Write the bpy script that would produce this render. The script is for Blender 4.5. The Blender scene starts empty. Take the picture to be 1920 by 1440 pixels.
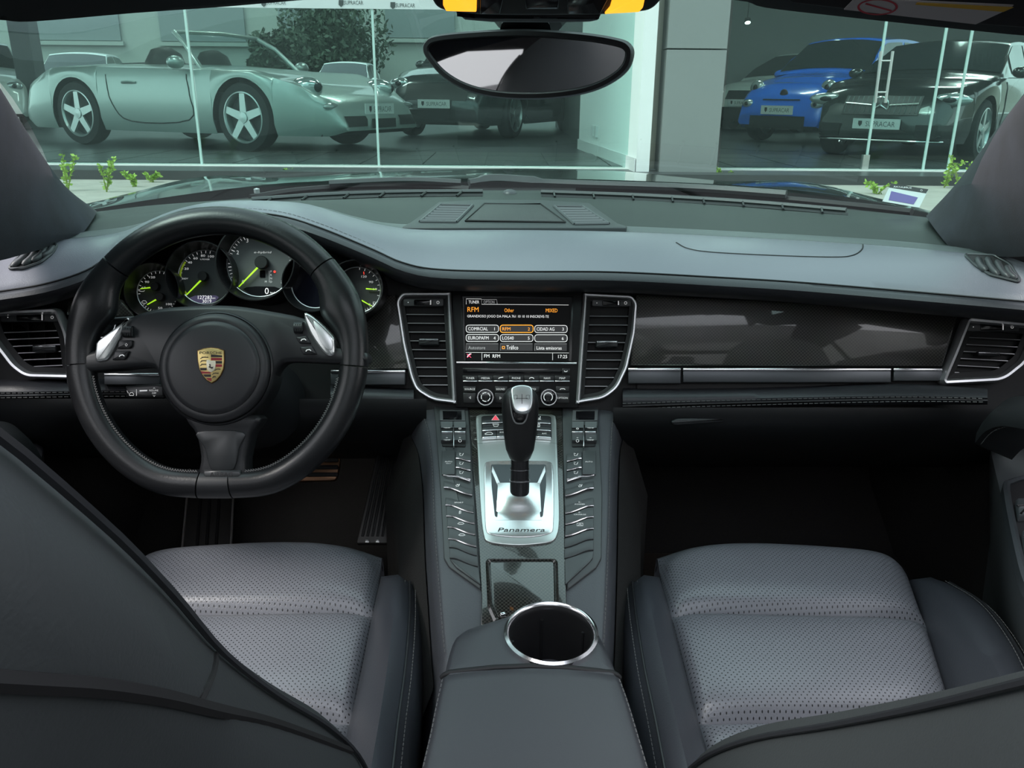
import bpy, bmesh, math, random
from mathutils import Vector, Matrix
from mathutils.bvhtree import BVHTree

# ------------------------------------------------------------------ camera
SC = bpy.context.scene
COL = SC.collection
FPX = 1550.0                                   # focal length in pixels of the 1920x1440 frame
CAM = Vector((-0.026, 0.0, 1.2))
PITCH, YAW, ROLL = math.radians(19.4), math.radians(-0.7), math.radians(0.5)
CAR_PITCH = math.radians(2.6)                  # the car stands nose-up on a ramp before the showroom
def view_rot(pitch):
    return Matrix.Rotation(YAW, 3, 'Z') @ Matrix.Rotation(math.pi / 2 - pitch, 3, 'X') @ Matrix.Rotation(ROLL, 3, 'Z')
_rot = view_rot(PITCH)
def set_view(pitch):
    global RGT, UPV, FWD
    r = view_rot(pitch)
    RGT, UPV, FWD = r @ Vector((1, 0, 0)), r @ Vector((0, 1, 0)), r @ Vector((0, 0, -1))
set_view(PITCH + CAR_PITCH)                    # the cabin is laid out in the car's own level frame and tilted as a whole at its end
cd = bpy.data.cameras.new('camera')
cd.sensor_width = 36.0
cd.lens = FPX / 1920 * 36
cd.clip_start, cd.clip_end = 0.02, 300
cam = bpy.data.objects.new('camera', cd)
cam.location = CAM
cam.rotation_euler = _rot.to_euler()
COL.objects.link(cam)
SC.camera = cam

# ------------------------------------------------------------------ world, light, exposure
world = bpy.data.worlds.new('world')
SC.world = world
world.use_nodes = True
wn = world.node_tree.nodes
wl = world.node_tree.links
wn.clear()
w_out = wn.new('ShaderNodeOutputWorld')
w_bg = wn.new('ShaderNodeBackground')
w_tc = wn.new('ShaderNodeTexCoord')
w_sep = wn.new('ShaderNodeSeparateXYZ')
w_ramp = wn.new('ShaderNodeValToRGB')
w_ramp.color_ramp.elements[0].position = 0.0
w_ramp.color_ramp.elements[0].color = (0.92, 0.92, 0.93, 1)
w_ramp.color_ramp.elements[1].position = 0.8
w_ramp.color_ramp.elements[1].color = (0.84, 0.87, 0.95, 1)
wl.new(w_tc.outputs['Generated'], w_sep.inputs[0])
wl.new(w_sep.outputs['Z'], w_ramp.inputs[0])
wl.new(w_ramp.outputs[0], w_bg.inputs['Color'])
w_bg.inputs['Strength'].default_value = 1.0
wl.new(w_bg.outputs[0], w_out.inputs[0])
sun_d = bpy.data.lights.new('sun', 'SUN')
sun_d.energy = 1.2
sun_d.angle = math.radians(25)
sun_d.color = (1.0, 0.96, 0.9)
sun_o = bpy.data.objects.new('sun', sun_d)
sun_o.location = (-6, -6, 14)
sun_o.rotation_euler = (math.radians(38), 0, math.radians(-62))
COL.objects.link(sun_o)
SC.view_settings.view_transform = 'Standard'
SC.view_settings.look = 'None'
SC.view_settings.gamma = 1.0
SC.view_settings.use_curve_mapping = False
SC.view_settings.exposure = 1.65
SC.cycles.use_denoising = True
SC.cycles.max_bounces = 10
SC.cycles.transparent_max_bounces = 24
SC.cycles.caustics_reflective = False
SC.cycles.caustics_refractive = False

# ------------------------------------------------------------------ pixel to place
def ray(px, py):
    return FWD + RGT * ((px - 960) / FPX) + UPV * ((720 - py) / FPX)
def PY(px, py, Y):
    d = ray(px, py)
    return CAM + d * ((Y - CAM.y) / d.y)
def PZ(px, py, Z):
    d = ray(px, py)
    return CAM + d * ((Z - CAM.z) / d.z)
def PT(px, py, t):
    return CAM + ray(px, py) * t
class Fr:
    """a work plane: origin, normal towards the viewer, u to the right, v up"""
    def __init__(s, o, n, u=None):
        s.o, s.n = Vector(o), Vector(n).normalized()
        u = Vector(u) if u is not None else Vector((1, 0, 0))
        s.u = (u - s.n * u.dot(s.n)).normalized()
        s.v = s.n.cross(s.u).normalized()
    def pt(s, px, py, h=0.0):
        d = ray(px, py)
        o = s.o + s.n * h
        return CAM + d * ((o - CAM).dot(s.n) / d.dot(s.n))
    def uv(s, px, py, h=0.0):
        q = s.pt(px, py, h) - s.o
        return (q.dot(s.u), q.dot(s.v))
    def w(s, a, b, h=0.0):
        return s.o + s.u * a + s.v * b + s.n * h

# ------------------------------------------------------------------ 2D helpers
def lerp(a, b, t):
    return a + (b - a) * t
def catmull(pts, n=6, closed=False):
    """smooth curve through points (tuples of any size), n samples per span"""
    P = [tuple(p) for p in pts]
    out = []
    m = len(P)
    spans = m if closed else m - 1
    for i in range(spans):
        if closed:
            a, b, c, d = P[(i - 1) % m], P[i], P[(i + 1) % m], P[(i + 2) % m]
        else:
            b, c = P[i], P[i + 1]
            a = P[i - 1] if i > 0 else tuple(2 * x - y for x, y in zip(b, c))
            d = P[i + 2] if i + 2 < m else tuple(2 * y - x for x, y in zip(b, c))
        for k in range(n):
            t = k / n
            out.append(tuple(0.5 * (2 * q + (r - p) * t + (2 * p - 5 * q + 4 * r - s) * t * t + (3 * q - p - 3 * r + s) * t ** 3)
                             for p, q, r, s in zip(a, b, c, d)))
    if not closed:
        out.append(P[-1])
    return out
def area2(p):
    return 0.5 * sum(p[i][0] * p[(i + 1) % len(p)][1] - p[(i + 1) % len(p)][0] * p[i][1] for i in range(len(p)))
def rnd(pts, r, seg=4):
    """round the corners of a polygon; r one radius or one per corner"""
    out = []
    m = len(pts)
    for i in range(m):
        p0, p, p1 = Vector(pts[i - 1]), Vector(pts[i]), Vector(pts[(i + 1) % m])
        rr = r[i] if isinstance(r, (list, tuple)) else r
        a, b = (p0 - p), (p1 - p)
        la, lb = a.length, b.length
        if la < 1e-9 or lb < 1e-9:
            continue
        rr = min(rr, la * 0.49, lb * 0.49)
        if rr <= 1e-9:
            out.append((p.x, p.y))
            continue
        A, B = p + a / la * rr, p + b / lb * rr
        for k in range(seg + 1):
            t = k / seg
            q = A * (1 - t) ** 2 + p * 2 * t * (1 - t) + B * t * t
            out.append((q.x, q.y))
    return out
def inset(pts, d):
    """offset a CCW polygon inward"""
    m = len(pts)
    out = []
    for i in range(m):
        p0, p, p1 = Vector(pts[i - 1]), Vector(pts[i]), Vector(pts[(i + 1) % m])
        a, b = p - p0, p1 - p
        if a.length < 1e-9 or b.length < 1e-9:
            out.append((p.x, p.y)); continue
        a.normalize(); b.normalize()
        na, nb = Vector((-a.y, a.x)), Vector((-b.y, b.x))
        k = na + nb
        den = 1 + na.dot(nb)
        if den < 0.15:
            den = 0.15
        q = p + k * (d / den)
        out.append((q.x, q.y))
    return out
def circ(cx, cy, r, n=32, a0=0.0, a1=2 * math.pi, ry=None):
    ry = r if ry is None else ry
    full = abs(a1 - a0 - 2 * math.pi) < 1e-6
    m = n if full else n + 1
    return [(cx + r * math.cos(a0 + (a1 - a0) * k / n), cy + ry * math.sin(a0 + (a1 - a0) * k / n)) for k in range(m)]
def rect(x0, y0, x1, y1):
    return [(x0, y0), (x1, y0), (x1, y1), (x0, y1)]
def Z(ox, oy, s):
    """pixels of an enlarged crop back to the frame"""
    def f(*c):
        if len(c) == 2 and not isinstance(c[0], (tuple, list)):
            return (c[0] / s + ox, c[1] / s + oy)
        return [(x / s + ox, y / s + oy) for x, y in (c[0] if len(c) == 1 else c)]
    return f
z4, z5, z6 = Z(0, 360, 3.4286), Z(200, 400, 3.4286), Z(120, 560, 3.2)
z7, z8 = Z(720, 520, 3.84), Z(780, 740, 3.2725)
b1, b2, b3, b4, b5 = Z(1150, 380, 2.4935), Z(0, 760, 2.1176), Z(700, 1000, 3.2), Z(1120, 760, 2.1176), Z(600, 320, 2.743)
t1, t2, t3 = Z(0, 0, 2.6667), Z(660, 0, 2.6667), Z(1300, 0, 3.097)

# ------------------------------------------------------------------ materials
MATS = {}
def nodes_of(m):
    nt = m.node_tree
    return nt.nodes, nt.links, nt.nodes['Principled BSDF']
def M(name, col=(0.5, 0.5, 0.5), rough=0.5, metal=0.0, coat=0.0, spec=0.5, noise=0.0, nscale=40.0, bump=0.0, bscale=600.0,
      emit=None, estr=1.0, sheen=0.0, aniso=0.0):
    if name in MATS:
        return MATS[name]
    m = bpy.data.materials.new(name)
    m.use_nodes = True
    N, L, b = nodes_of(m)
    b.inputs['Base Color'].default_value = (*col, 1)
    b.inputs['Roughness'].default_value = rough
    b.inputs['Metallic'].default_value = metal
    b.inputs['Coat Weight'].default_value = coat
    b.inputs['Coat Roughness'].default_value = 0.04
    b.inputs['Specular IOR Level'].default_value = spec
    b.inputs['Sheen Weight'].default_value = sheen
    b.inputs['Anisotropic'].default_value = aniso
    if emit:
        b.inputs['Emission Color'].default_value = (*emit, 1)
        b.inputs['Emission Strength'].default_value = estr
    tc = N.new('ShaderNodeTexCoord')
    if noise:
        t = N.new('ShaderNodeTexNoise')
        t.inputs['Scale'].default_value = nscale
        t.inputs['Detail'].default_value = 5
        L.new(tc.outputs['Object'], t.inputs['Vector'])
        r = N.new('ShaderNodeMapRange')
        r.inputs['To Min'].default_value = 1 - noise
        r.inputs['To Max'].default_value = 1 + noise
        L.new(t.outputs['Fac'], r.inputs['Value'])
        mx = N.new('ShaderNodeVectorMath'); mx.operation = 'SCALE'
        mx.inputs[0].default_value = col
        L.new(r.outputs[0], mx.inputs['Scale'])
        L.new(mx.outputs[0], b.inputs['Base Color'])
    if bump:
        t = N.new('ShaderNodeTexNoise')
        t.inputs['Scale'].default_value = bscale
        t.inputs['Detail'].default_value = 3
        L.new(tc.outputs['Object'], t.inputs['Vector'])
        bp = N.new('ShaderNodeBump')
        bp.inputs['Strength'].default_value = bump
        bp.inputs['Distance'].default_value = 0.001
        L.new(t.outputs['Fac'], bp.inputs['Height'])
        L.new(bp.outputs[0], b.inputs['Normal'])
    MATS[name] = m
    return m
def dots_mat(name, col, rough, step, rad, plane='XY', hole=(0.004, 0.004, 0.005), bump=0.25):
    """leather or plate with a staggered grid of small punched holes"""
    if name in MATS:
        return MATS[name]
    m = M(name, col, rough)
    N, L, b = nodes_of(m)
    uv = N.new('ShaderNodeUVMap')
    masks = []
    for off in (0.0, 0.5):
        s = N.new('ShaderNodeVectorMath'); s.operation = 'MULTIPLY_ADD'
        s.inputs[1].default_value = (1 / step, 1 / step, 0)
        s.inputs[2].default_value = (off, off, 0)
        L.new(uv.outputs[0], s.inputs[0])
        f = N.new('ShaderNodeVectorMath'); f.operation = 'FRACTION'
        L.new(s.outputs[0], f.inputs[0])
        d = N.new('ShaderNodeVectorMath'); d.operation = 'DISTANCE'
        d.inputs[1].default_value = (0.5, 0.5, 0)
        L.new(f.outputs[0], d.inputs[0])
        r = N.new('ShaderNodeMapRange')
        r.inputs['From Min'].default_value = rad * 0.75 / step
        r.inputs['From Max'].default_value = rad * 1.25 / step
        r.inputs['To Min'].default_value = 1.0
        r.inputs['To Max'].default_value = 0.0
        L.new(d.outputs['Value'], r.inputs['Value'])
        masks.append(r)
    mx = N.new('ShaderNodeMath'); mx.operation = 'MAXIMUM'
    L.new(masks[0].outputs[0], mx.inputs[0]); L.new(masks[1].outputs[0], mx.inputs[1])
    mix = N.new('ShaderNodeMix'); mix.data_type = 'RGBA'
    mix.inputs['A'].default_value = (*col, 1)
    mix.inputs['B'].default_value = (*hole, 1)
    L.new(mx.outputs[0], mix.inputs['Factor'])
    L.new(mix.outputs['Result'], b.inputs['Base Color'])
    tc = N.new('ShaderNodeTexCoord')
    t = N.new('ShaderNodeTexNoise'); t.inputs['Scale'].default_value = 500
    L.new(tc.outputs['Object'], t.inputs['Vector'])
    ht = N.new('ShaderNodeMath'); ht.operation = 'MULTIPLY_ADD'
    ht.inputs[1].default_value = -2.0
    L.new(mx.outputs[0], ht.inputs[0]); L.new(t.outputs['Fac'], ht.inputs[2])
    bp = N.new('ShaderNodeBump'); bp.inputs['Strength'].default_value = bump; bp.inputs['Distance'].default_value = 0.001
    L.new(ht.outputs[0], bp.inputs['Height'])
    L.new(bp.outputs[0], b.inputs['Normal'])
    return m
def carbon_mat(name, step=0.0024, lo=(0.012, 0.012, 0.011), hi=(0.070, 0.067, 0.058), rough=0.32, coat=1.0):
    if name in MATS:
        return MATS[name]
    m = M(name, hi, rough, coat=coat)
    N, L, b = nodes_of(m)
    uv = N.new('ShaderNodeUVMap')
    ck = N.new('ShaderNodeTexChecker')
    ck.inputs['Scale'].default_value = 1 / step
    ck.inputs['Color1'].default_value = (*lo, 1)
    ck.inputs['Color2'].default_value = (*hi, 1)
    L.new(uv.outputs[0], ck.inputs['Vector'])
    tc = N.new('ShaderNodeTexCoord')
    nz = N.new('ShaderNodeTexNoise'); nz.inputs['Scale'].default_value = 30
    L.new(tc.outputs['Object'], nz.inputs['Vector'])
    mx = N.new('ShaderNodeMix'); mx.data_type = 'RGBA'; mx.blend_type = 'MULTIPLY'
    mx.inputs['Factor'].default_value = 0.35
    L.new(ck.outputs['Color'], mx.inputs['A']); L.new(nz.outputs['Color'], mx.inputs['B'])
    L.new(mx.outputs['Result'], b.inputs['Base Color'])
    return m
def glass_mat(name, tint=(0.8, 0.93, 0.9), refl=0.06, rcol=(1, 1, 1), fres=1.0):
    """thin sheet of glass: tinted see-through plus mirror reflection that grows at grazing angles"""
    if name in MATS:
        return MATS[name]
    m = bpy.data.materials.new(name)
    m.use_nodes = True
    N, L = m.node_tree.nodes, m.node_tree.links
    N.clear()
    o = N.new('ShaderNodeOutputMaterial')
    tr = N.new('ShaderNodeBsdfTransparent'); tr.inputs['Color'].default_value = (*tint, 1)
    gl = N.new('ShaderNodeBsdfGlossy'); gl.inputs['Roughness'].default_value = 0.0; gl.inputs['Color'].default_value = (*rcol, 1)
    lw = N.new('ShaderNodeLayerWeight'); lw.inputs['Blend'].default_value = 0.12
    ma = N.new('ShaderNodeMath'); ma.operation = 'MULTIPLY_ADD'
    ma.inputs[1].default_value = 0.6 * fres; ma.inputs[2].default_value = refl
    ma.use_clamp = True
    L.new(lw.outputs['Fresnel'], ma.inputs[0])
    mx = N.new('ShaderNodeMixShader')
    L.new(ma.outputs[0], mx.inputs[0]); L.new(tr.outputs[0], mx.inputs[1]); L.new(gl.outputs[0], mx.inputs[2])
    L.new(mx.outputs[0], o.inputs[0])
    MATS[name] = m
    return m
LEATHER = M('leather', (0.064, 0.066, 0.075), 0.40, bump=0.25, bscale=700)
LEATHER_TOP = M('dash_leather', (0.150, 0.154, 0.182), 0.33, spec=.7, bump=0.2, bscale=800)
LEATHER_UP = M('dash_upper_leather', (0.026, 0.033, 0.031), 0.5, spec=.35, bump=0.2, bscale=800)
LEATHER_SMOOTH = M('wheel_leather', (0.012, 0.0125, 0.014), 0.30, bump=0.12, bscale=500)
PLASTIC = M('soft_plastic', (0.014, 0.015, 0.017), 0.42, bump=0.06, bscale=900)
LEATHER_DARK = M('dark_leather', (0.030, 0.031, 0.036), 0.38, bump=0.2, bscale=700)
PLASTIC_GREY = M('console_plastic', (0.045, 0.050, 0.054), 0.4)
BLACK = M('matt_black', (0.006, 0.006, 0.007), 0.6)
GLOSSBLACK = M('gloss_black', (0.004, 0.004, 0.005), 0.12)
CARPET = M('carpet', (0.012, 0.011, 0.0105), 0.95, noise=0.4, nscale=300, bump=0.6, bscale=500)
CHROME = M('satin_chrome', (0.80, 0.80, 0.82), 0.32, 0.8)
BRIGHT = M('bright_chrome', (0.88, 0.88, 0.9), 0.2, 1.0)
ALU = M('brushed_aluminium', (0.62, 0.66, 0.65), 0.38, 0.9)
ALU_LIGHT = M('polished_aluminium', (0.86, 0.88, 0.88), 0.25, 0.9)
CARBON = carbon_mat('carbon_weave')
PRINT = M('white_print', (0.75, 0.75, 0.75), 0.5, emit=(0.8, 0.8, 0.8), estr=0.12)
THREAD = M('grey_thread', (0.12, 0.12, 0.12), 0.8)
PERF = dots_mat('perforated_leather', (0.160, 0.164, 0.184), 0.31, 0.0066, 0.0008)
GRILLE = dots_mat('speaker_mesh', (0.055, 0.060, 0.060), 0.5, 0.0032, 0.0008)
ALCANTARA = M('alcantara', (0.017, 0.019, 0.027), 0.95, noise=0.75, nscale=22, bump=0.2, bscale=900, sheen=0.06)

# ------------------------------------------------------------------ mesh building
class MB:
    def __init__(s):
        s.v, s.f, s.m, s.flat = [], [], [], set()
    def add(s, pts):
        i = len(s.v)
        s.v.extend(Vector(p) for p in pts)
        return i
    def face(s, idx, m=0):
        s.f.append(tuple(idx)); s.m.append(m)
    def ring_faces(s, a, b, n, m=0, closed=True):
        for k in range(n if closed else n - 1):
            s.face((a + k, a + (k + 1) % n, b + (k + 1) % n, b + k), m)
    def grid(s, rows, m=0, cu=False, cv=False):
        nr, nc = len(rows), len(rows[0])
        st = [s.add(r) for r in rows]
        for i in range(nr if cv else nr - 1):
            j = (i + 1) % nr
            for k in range(nc if cu else nc - 1):
                q = (k + 1) % nc
                s.face((st[i] + k, st[i] + q, st[j] + q, st[j] + k), m)
        return s
    def slab(s, rows, th, m=0):
        """grid with thickness th, vertices pushed along -normal (rows: Vector grid)"""
        nr, nc = len(rows), len(rows[0])
        R = [[Vector(p) for p in r] for r in rows]
        back = []
        for i in range(nr):
            rb = []
            for k in range(nc):
                a = R[min(i + 1, nr - 1)][k] - R[max(i - 1, 0)][k]
                b = R[i][min(k + 1, nc - 1)] - R[i][max(k - 1, 0)]
                n = b.cross(a)
                n = n.normalized() if n.length > 1e-12 else Vector((0, 0, 1))
                rb.append(R[i][k] - n * th)
            back.append(rb)
        A = [s.add(r) for r in R]
        B = [s.add(r) for r in back]
        for i in range(nr - 1):
            for k in range(nc - 1):
                s.face((A[i] + k, A[i] + k + 1, A[i + 1] + k + 1, A[i + 1] + k), m)
                s.face((B[i] + k, B[i + 1] + k, B[i + 1] + k + 1, B[i] + k + 1), m)
        for k in range(nc - 1):
            s.face((A[0] + k, B[0] + k, B[0] + k + 1, A[0] + k + 1), m)
            s.face((A[-1] + k, A[-1] + k + 1, B[-1] + k + 1, B[-1] + k), m)
        for i in range(nr - 1):
            s.face((A[i], A[i + 1], B[i + 1], B[i]), m)
            s.face((A[i] + nc - 1, B[i] + nc - 1, B[i + 1] + nc - 1, A[i + 1] + nc - 1), m)
        return s
    def prism(s, fr, pts, h0, h1, bev=0.0, m=0, px=True, mtop=None):
        """extruded outline on a work plane; pts in pixels (px) or plane metres"""
        q = [fr.uv(x, y, h1) for x, y in pts] if px else [(x, y) for x, y in pts]
        if area2(q) < 0:
            q = q[::-1]
        n = len(q)
        a = s.add([fr.w(x, y, h0) for x, y in q])
        mt = m if mtop is None else mtop
        if bev > 0:
            b = s.add([fr.w(x, y, h1 - bev) for x, y in q])
            i1 = inset(q, bev * 0.3)
            c1 = s.add([fr.w(x, y, h1 - bev * 0.3) for x, y in i1])
            i2 = inset(q, bev)
            c2 = s.add([fr.w(x, y, h1) for x, y in i2])
            s.ring_faces(a, b, n, m); s.ring_faces(b, c1, n, m); s.ring_faces(c1, c2, n, mt)
            top = c2
        else:
            top = s.add([fr.w(x, y, h1) for x, y in q])
            s.ring_faces(a, top, n, m)
        s.flat.add(len(s.f))
        s.face(range(top, top + n), mt)
        s.face(range(a + n - 1, a - 1, -1), m)
        return s
    def frame(s, fr, outer, inner, h0, h1, bev=0.0, m=0, px=True):
        """flat ring between two outlines with the same number of points"""
        O = [fr.uv(x, y, h1) for x, y in outer] if px else list(outer)
        I = [fr.uv(x, y, h1) for x, y in inner] if px else list(inner)
        if area2(O) < 0:
            O, I = O[::-1], I[::-1]
        n = len(O)
        o0 = s.add([fr.w(x, y, h0) for x, y in O])
        i0 = s.add([fr.w(x, y, h0) for x, y in I])
        mid = [(lerp(a[0], b[0], .5), lerp(a[1], b[1], .5)) for a, b in zip(O, I)]
        o1 = s.add([fr.w(x, y, h1 - bev) for x, y in O])
        i1 = s.add([fr.w(x, y, h1 - bev) for x, y in I])
        mm = s.add([fr.w(x, y, h1) for x, y in mid])
        s.ring_faces(o0, o1, n, m); s.ring_faces(o1, mm, n, m); s.ring_faces(mm, i1, n, m); s.ring_faces(i1, i0, n, m)
        s.ring_faces(i0, o0, n, m)
        return s
    def tube(s, pts, r, seg=10, closed=False, m=0, caps=True, up=None, prof=None):
        """round (or profiled) tube along 3D points; r one radius or one per point"""
        P = [Vector(p) for p in pts]
        n = len(P)
        rings = []
        up0 = Vector(up) if up is not None else None
        prev = None
        for i in range(n):
            a = P[(i - 1) % n] if (closed or i > 0) else P[0]
            b = P[(i + 1) % n] if (closed or i < n - 1) else P[-1]
            t = (b - a)
            t = t.normalized() if t.length > 1e-12 else Vector((0, 0, 1))
            if up0 is not None:
                x = t.cross(up0)
            elif prev is None:
                g = Vector((0, 0, 1)) if abs(t.z) < 0.9 else Vector((1, 0, 0))
                x = t.cross(g)
            else:
                x = prev - t * prev.dot(t)
            x = x.normalized() if x.length > 1e-9 else Vector((1, 0, 0))
            prev = x
            y = x.cross(t).normalized()
            rr = r[i] if isinstance(r, (list, tuple)) else r
            if prof:
                rings.append([P[i] + x * (u * rr) + y * (w * rr) for u, w in prof])
            else:
                rings.append([P[i] + x * (rr * math.cos(2 * math.pi * k / seg)) + y * (rr * math.sin(2 * math.pi * k / seg)) for k in range(seg)])
        sg = len(rings[0])
        st = [s.add(q) for q in rings]
        for i in range(n if closed else n - 1):
            s.ring_faces(st[i], st[(i + 1) % n], sg, m)
        if caps and not closed:
            s.face(range(st[0] + sg - 1, st[0] - 1, -1), m)
            s.face(range(st[-1], st[-1] + sg), m)
        return s
    def lathe(s, o, axis, prof, n=32, m=0, u=None, caps=True):
        """prof list of (radius, height along axis)"""
        o, ax = Vector(o), Vector(axis).normalized()
        g = Vector(u) if u is not None else (Vector((1, 0, 0)) if abs(ax.x) < 0.9 else Vector((0, 1, 0)))
        x = (g - ax * g.dot(ax)).normalized()
        y = ax.cross(x)
        st = []
        for r, h in prof:
            st.append(s.add([o + ax * h + (x * math.cos(2 * math.pi * k / n) + y * math.sin(2 * math.pi * k / n)) * max(r, 1e-5) for k in range(n)]))
        for i in range(len(st) - 1):
            s.ring_faces(st[i], st[i + 1], n, m)
        if caps and prof[0][0] > 1e-4:
            s.face(range(st[0] + n - 1, st[0] - 1, -1), m)
        if caps and prof[-1][0] > 1e-4:
            s.face(range(st[-1], st[-1] + n), m)
        return s
    def box(s, c, d, m=0, rot=None):
        c, d = Vector(c), Vector(d) / 2
        q = [Vector((x * d.x, y * d.y, z * d.z)) for z in (-1, 1) for y in (-1, 1) for x in (-1, 1)]
        if rot is not None:
            q = [rot @ p for p in q]
        i = s.add([c + p for p in q])
        for f in ((0, 2, 3, 1), (4, 5, 7, 6), (0, 1, 5, 4), (2, 6, 7, 3), (0, 4, 6, 2), (1, 3, 7, 5)):
            s.face([i + k for k in f], m)
        return s
    def build(s, name, mats, parent=None, smooth=50, uv=None, kind=None, recalc=True, local=False):
        off = Vector((0, 0, 0))
        p = None if local else parent
        while p is not None:
            off += p.location
            p = p.parent
        me = bpy.data.meshes.new(name)
        me.from_pydata([tuple(q - off) for q in s.v], [], s.f)
        for mt in (mats if isinstance(mats, (list, tuple)) else [mats]):
            me.materials.append(mt)
        for poly, mi in zip(me.polygons, s.m):
            poly.material_index = mi
        flat_ok = not me.validate()
        if recalc:
            bm = bmesh.new(); bm.from_mesh(me)
            bmesh.ops.recalc_face_normals(bm, faces=bm.faces)
            bm.to_mesh(me); bm.free()
        if smooth:
            for poly in me.polygons:
                poly.use_smooth = not (flat_ok and poly.index in s.flat)
            me.set_sharp_from_angle(angle=math.radians(smooth))
        if uv is not None:
            lay = me.uv_layers.new(name='UVMap')
            for lp in me.loops:
                q = me.vertices[lp.vertex_index].co + off
                lay.data[lp.index].uv = uv(q)
        o = bpy.data.objects.new(name, me)
        COL.objects.link(o)
        if parent is not None:
            o.parent = parent
        if kind:
            o['kind'] = kind
        return o
def fuv(fr):
    return lambda q: ((q - fr.o).dot(fr.u), (q - fr.o).dot(fr.v))
def tag(o, label=None, cat=None, group=None, kind=None):
    if label: o['label'] = label
    if cat: o['category'] = cat
    if group: o['group'] = group
    if kind: o['kind'] = kind
    return o
def thing(name, label, cat, loc=(0, 0, 0), group=None):
    o = bpy.data.objects.new(name, None)
    o.location = loc
    o.empty_display_size = 0.05
    COL.objects.link(o)
    return tag(o, label, cat, group)
_TXT = {}
def text_geo(txt, font=None):
    """flat outline mesh of a string, height of capitals about 0.7, left aligned"""
    if txt in _TXT:
        return _TXT[txt]
    cu = bpy.data.curves.new('print', 'FONT')
    cu.body = txt
    cu.size = 1.0
    cu.resolution_u = 2
    ob = bpy.data.objects.new('print', cu)
    COL.objects.link(ob)
    dg = bpy.context.evaluated_depsgraph_get()
    me = ob.evaluated_get(dg).to_mesh()
    vs = [(v.co.x, v.co.y) for v in me.vertices]
    fs = [tuple(p.vertices) for p in me.polygons]
    ob.evaluated_get(dg).to_mesh_clear()
    bpy.data.objects.remove(ob); bpy.data.curves.remove(cu)
    _TXT[txt] = (vs, fs)
    return vs, fs
def put_text(mb, fr, txt, px, py, hpx, h, m=0, align='c', wpx=None, ang=0.0, mirror=False, slant=0.0):
    """lettering printed on a plane: centre (px,py), capital height hpx in pixels, optional total width wpx"""
    vs, fs = text_geo(txt)
    if not vs:
        return
    xs = [v[0] for v in vs]
    x0, x1 = min(xs), max(xs)
    ys = [v[1] for v in vs]
    y0, y1 = min(ys), max(ys)
    a, b = fr.uv(px, py, h), fr.uv(px + 1, py, h)
    sc = math.hypot(b[0] - a[0], b[1] - a[1])
    sy = hpx * sc / max(y1 - y0, 1e-6)
    sx = sy if wpx is None else wpx * sc / max(x1 - x0, 1e-6)
    cx = {'c': (x0 + x1) / 2, 'l': x0, 'r': x1}[align]
    cy = (y0 + y1) / 2
    ca, sa = math.cos(ang), math.sin(ang)
    pts = []
    for x, y in vs:
        u, v = (x - cx) * sx, (y - cy) * sy
        u += slant * v
        if mirror: u = -u
        pts.append(fr.w(a[0] + u * ca - v * sa, a[1] + u * sa + v * ca, h))
    i = mb.add(pts)
    for f in fs:
        mb.face([i + k for k in f], m)
def line2(mb, fr, pts, wpx, h, m=0, closed=False):
    """printed stroke of pixel width on a plane"""
    q = [fr.uv(x, y, h) for x, y in pts]
    a, b = fr.uv(pts[0][0], pts[0][1], h), fr.uv(pts[0][0] + 1, pts[0][1], h)
    w = math.hypot(b[0] - a[0], b[1] - a[1]) * wpx / 2
    n = len(q)
    L, R = [], []
    for i in range(n):
        p0 = Vector(q[i - 1]) if (closed or i > 0) else Vector(q[0])
        p1 = Vector(q[(i + 1) % n]) if (closed or i < n - 1) else Vector(q[-1])
        d = p1 - p0
        d = d.normalized() if d.length > 1e-12 else Vector((1, 0))
        nn = Vector((-d.y, d.x)) * w
        L.append(Vector(q[i]) + nn); R.append(Vector(q[i]) - nn)
    i0 = mb.add([fr.w(p.x, p.y, h) for p in L]); i1 = mb.add([fr.w(p.x, p.y, h) for p in R])
    for k in range(n if closed else n - 1):
        j = (k + 1) % n
        mb.face((i0 + k, i0 + j, i1 + j, i1 + k), m)
def stitches(pts3, step=0.006, ln=0.0042, r=0.0006, mb=None, m=0):
    """row of short thread stitches along a 3D polyline"""
    mb = mb or MB()
    P = [Vector(p) for p in pts3]
    acc, pos = 0.0, 0.0
    tot = sum((P[i + 1] - P[i]).length for i in range(len(P) - 1))
    def at(s):
        for i in range(len(P) - 1):
            l = (P[i + 1] - P[i]).length
            if s <= l or i == len(P) - 2:
                return P[i] + (P[i + 1] - P[i]) * (s / max(l, 1e-9))
            s -= l
    n = int(tot / step)
    for k in range(n):
        a, b = at(k * step), at(k * step + ln)
        mb.tube([a, b], r, 4, m=m)
    return mb
_vp = PITCH + CAR_PITCH
NVIEW = Vector((0, -math.cos(_vp), math.sin(_vp)))
FAS = Fr(CAM + FWD * 1.20, NVIEW)                         # middle of the dashboard front
_nr = Matrix.Rotation(math.radians(-8.5), 3, 'Z') @ NVIEW
_nl = Matrix.Rotation(math.radians(8.5), 3, 'Z') @ NVIEW
FASR = Fr(FAS.pt(1180, 640), _nr, Matrix.Rotation(math.radians(-8.5), 3, 'Z') @ Vector((1, 0, 0)))
FASL = Fr(FAS.pt(700, 640), _nl, Matrix.Rotation(math.radians(8.5), 3, 'Z') @ Vector((1, 0, 0)))
_sl = math.radians(18.2)
CON = Fr((0, 1.09, 0.705), (0, -math.sin(_sl), math.cos(_sl)))   # sloping top of the centre console
WHL = Fr(PT(408, 680, 1.02), (Matrix.Rotation(math.radians(-2), 3, 'X') @ NVIEW))
CLU = Fr(PT(487, 500, 1.19), NVIEW)
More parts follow.
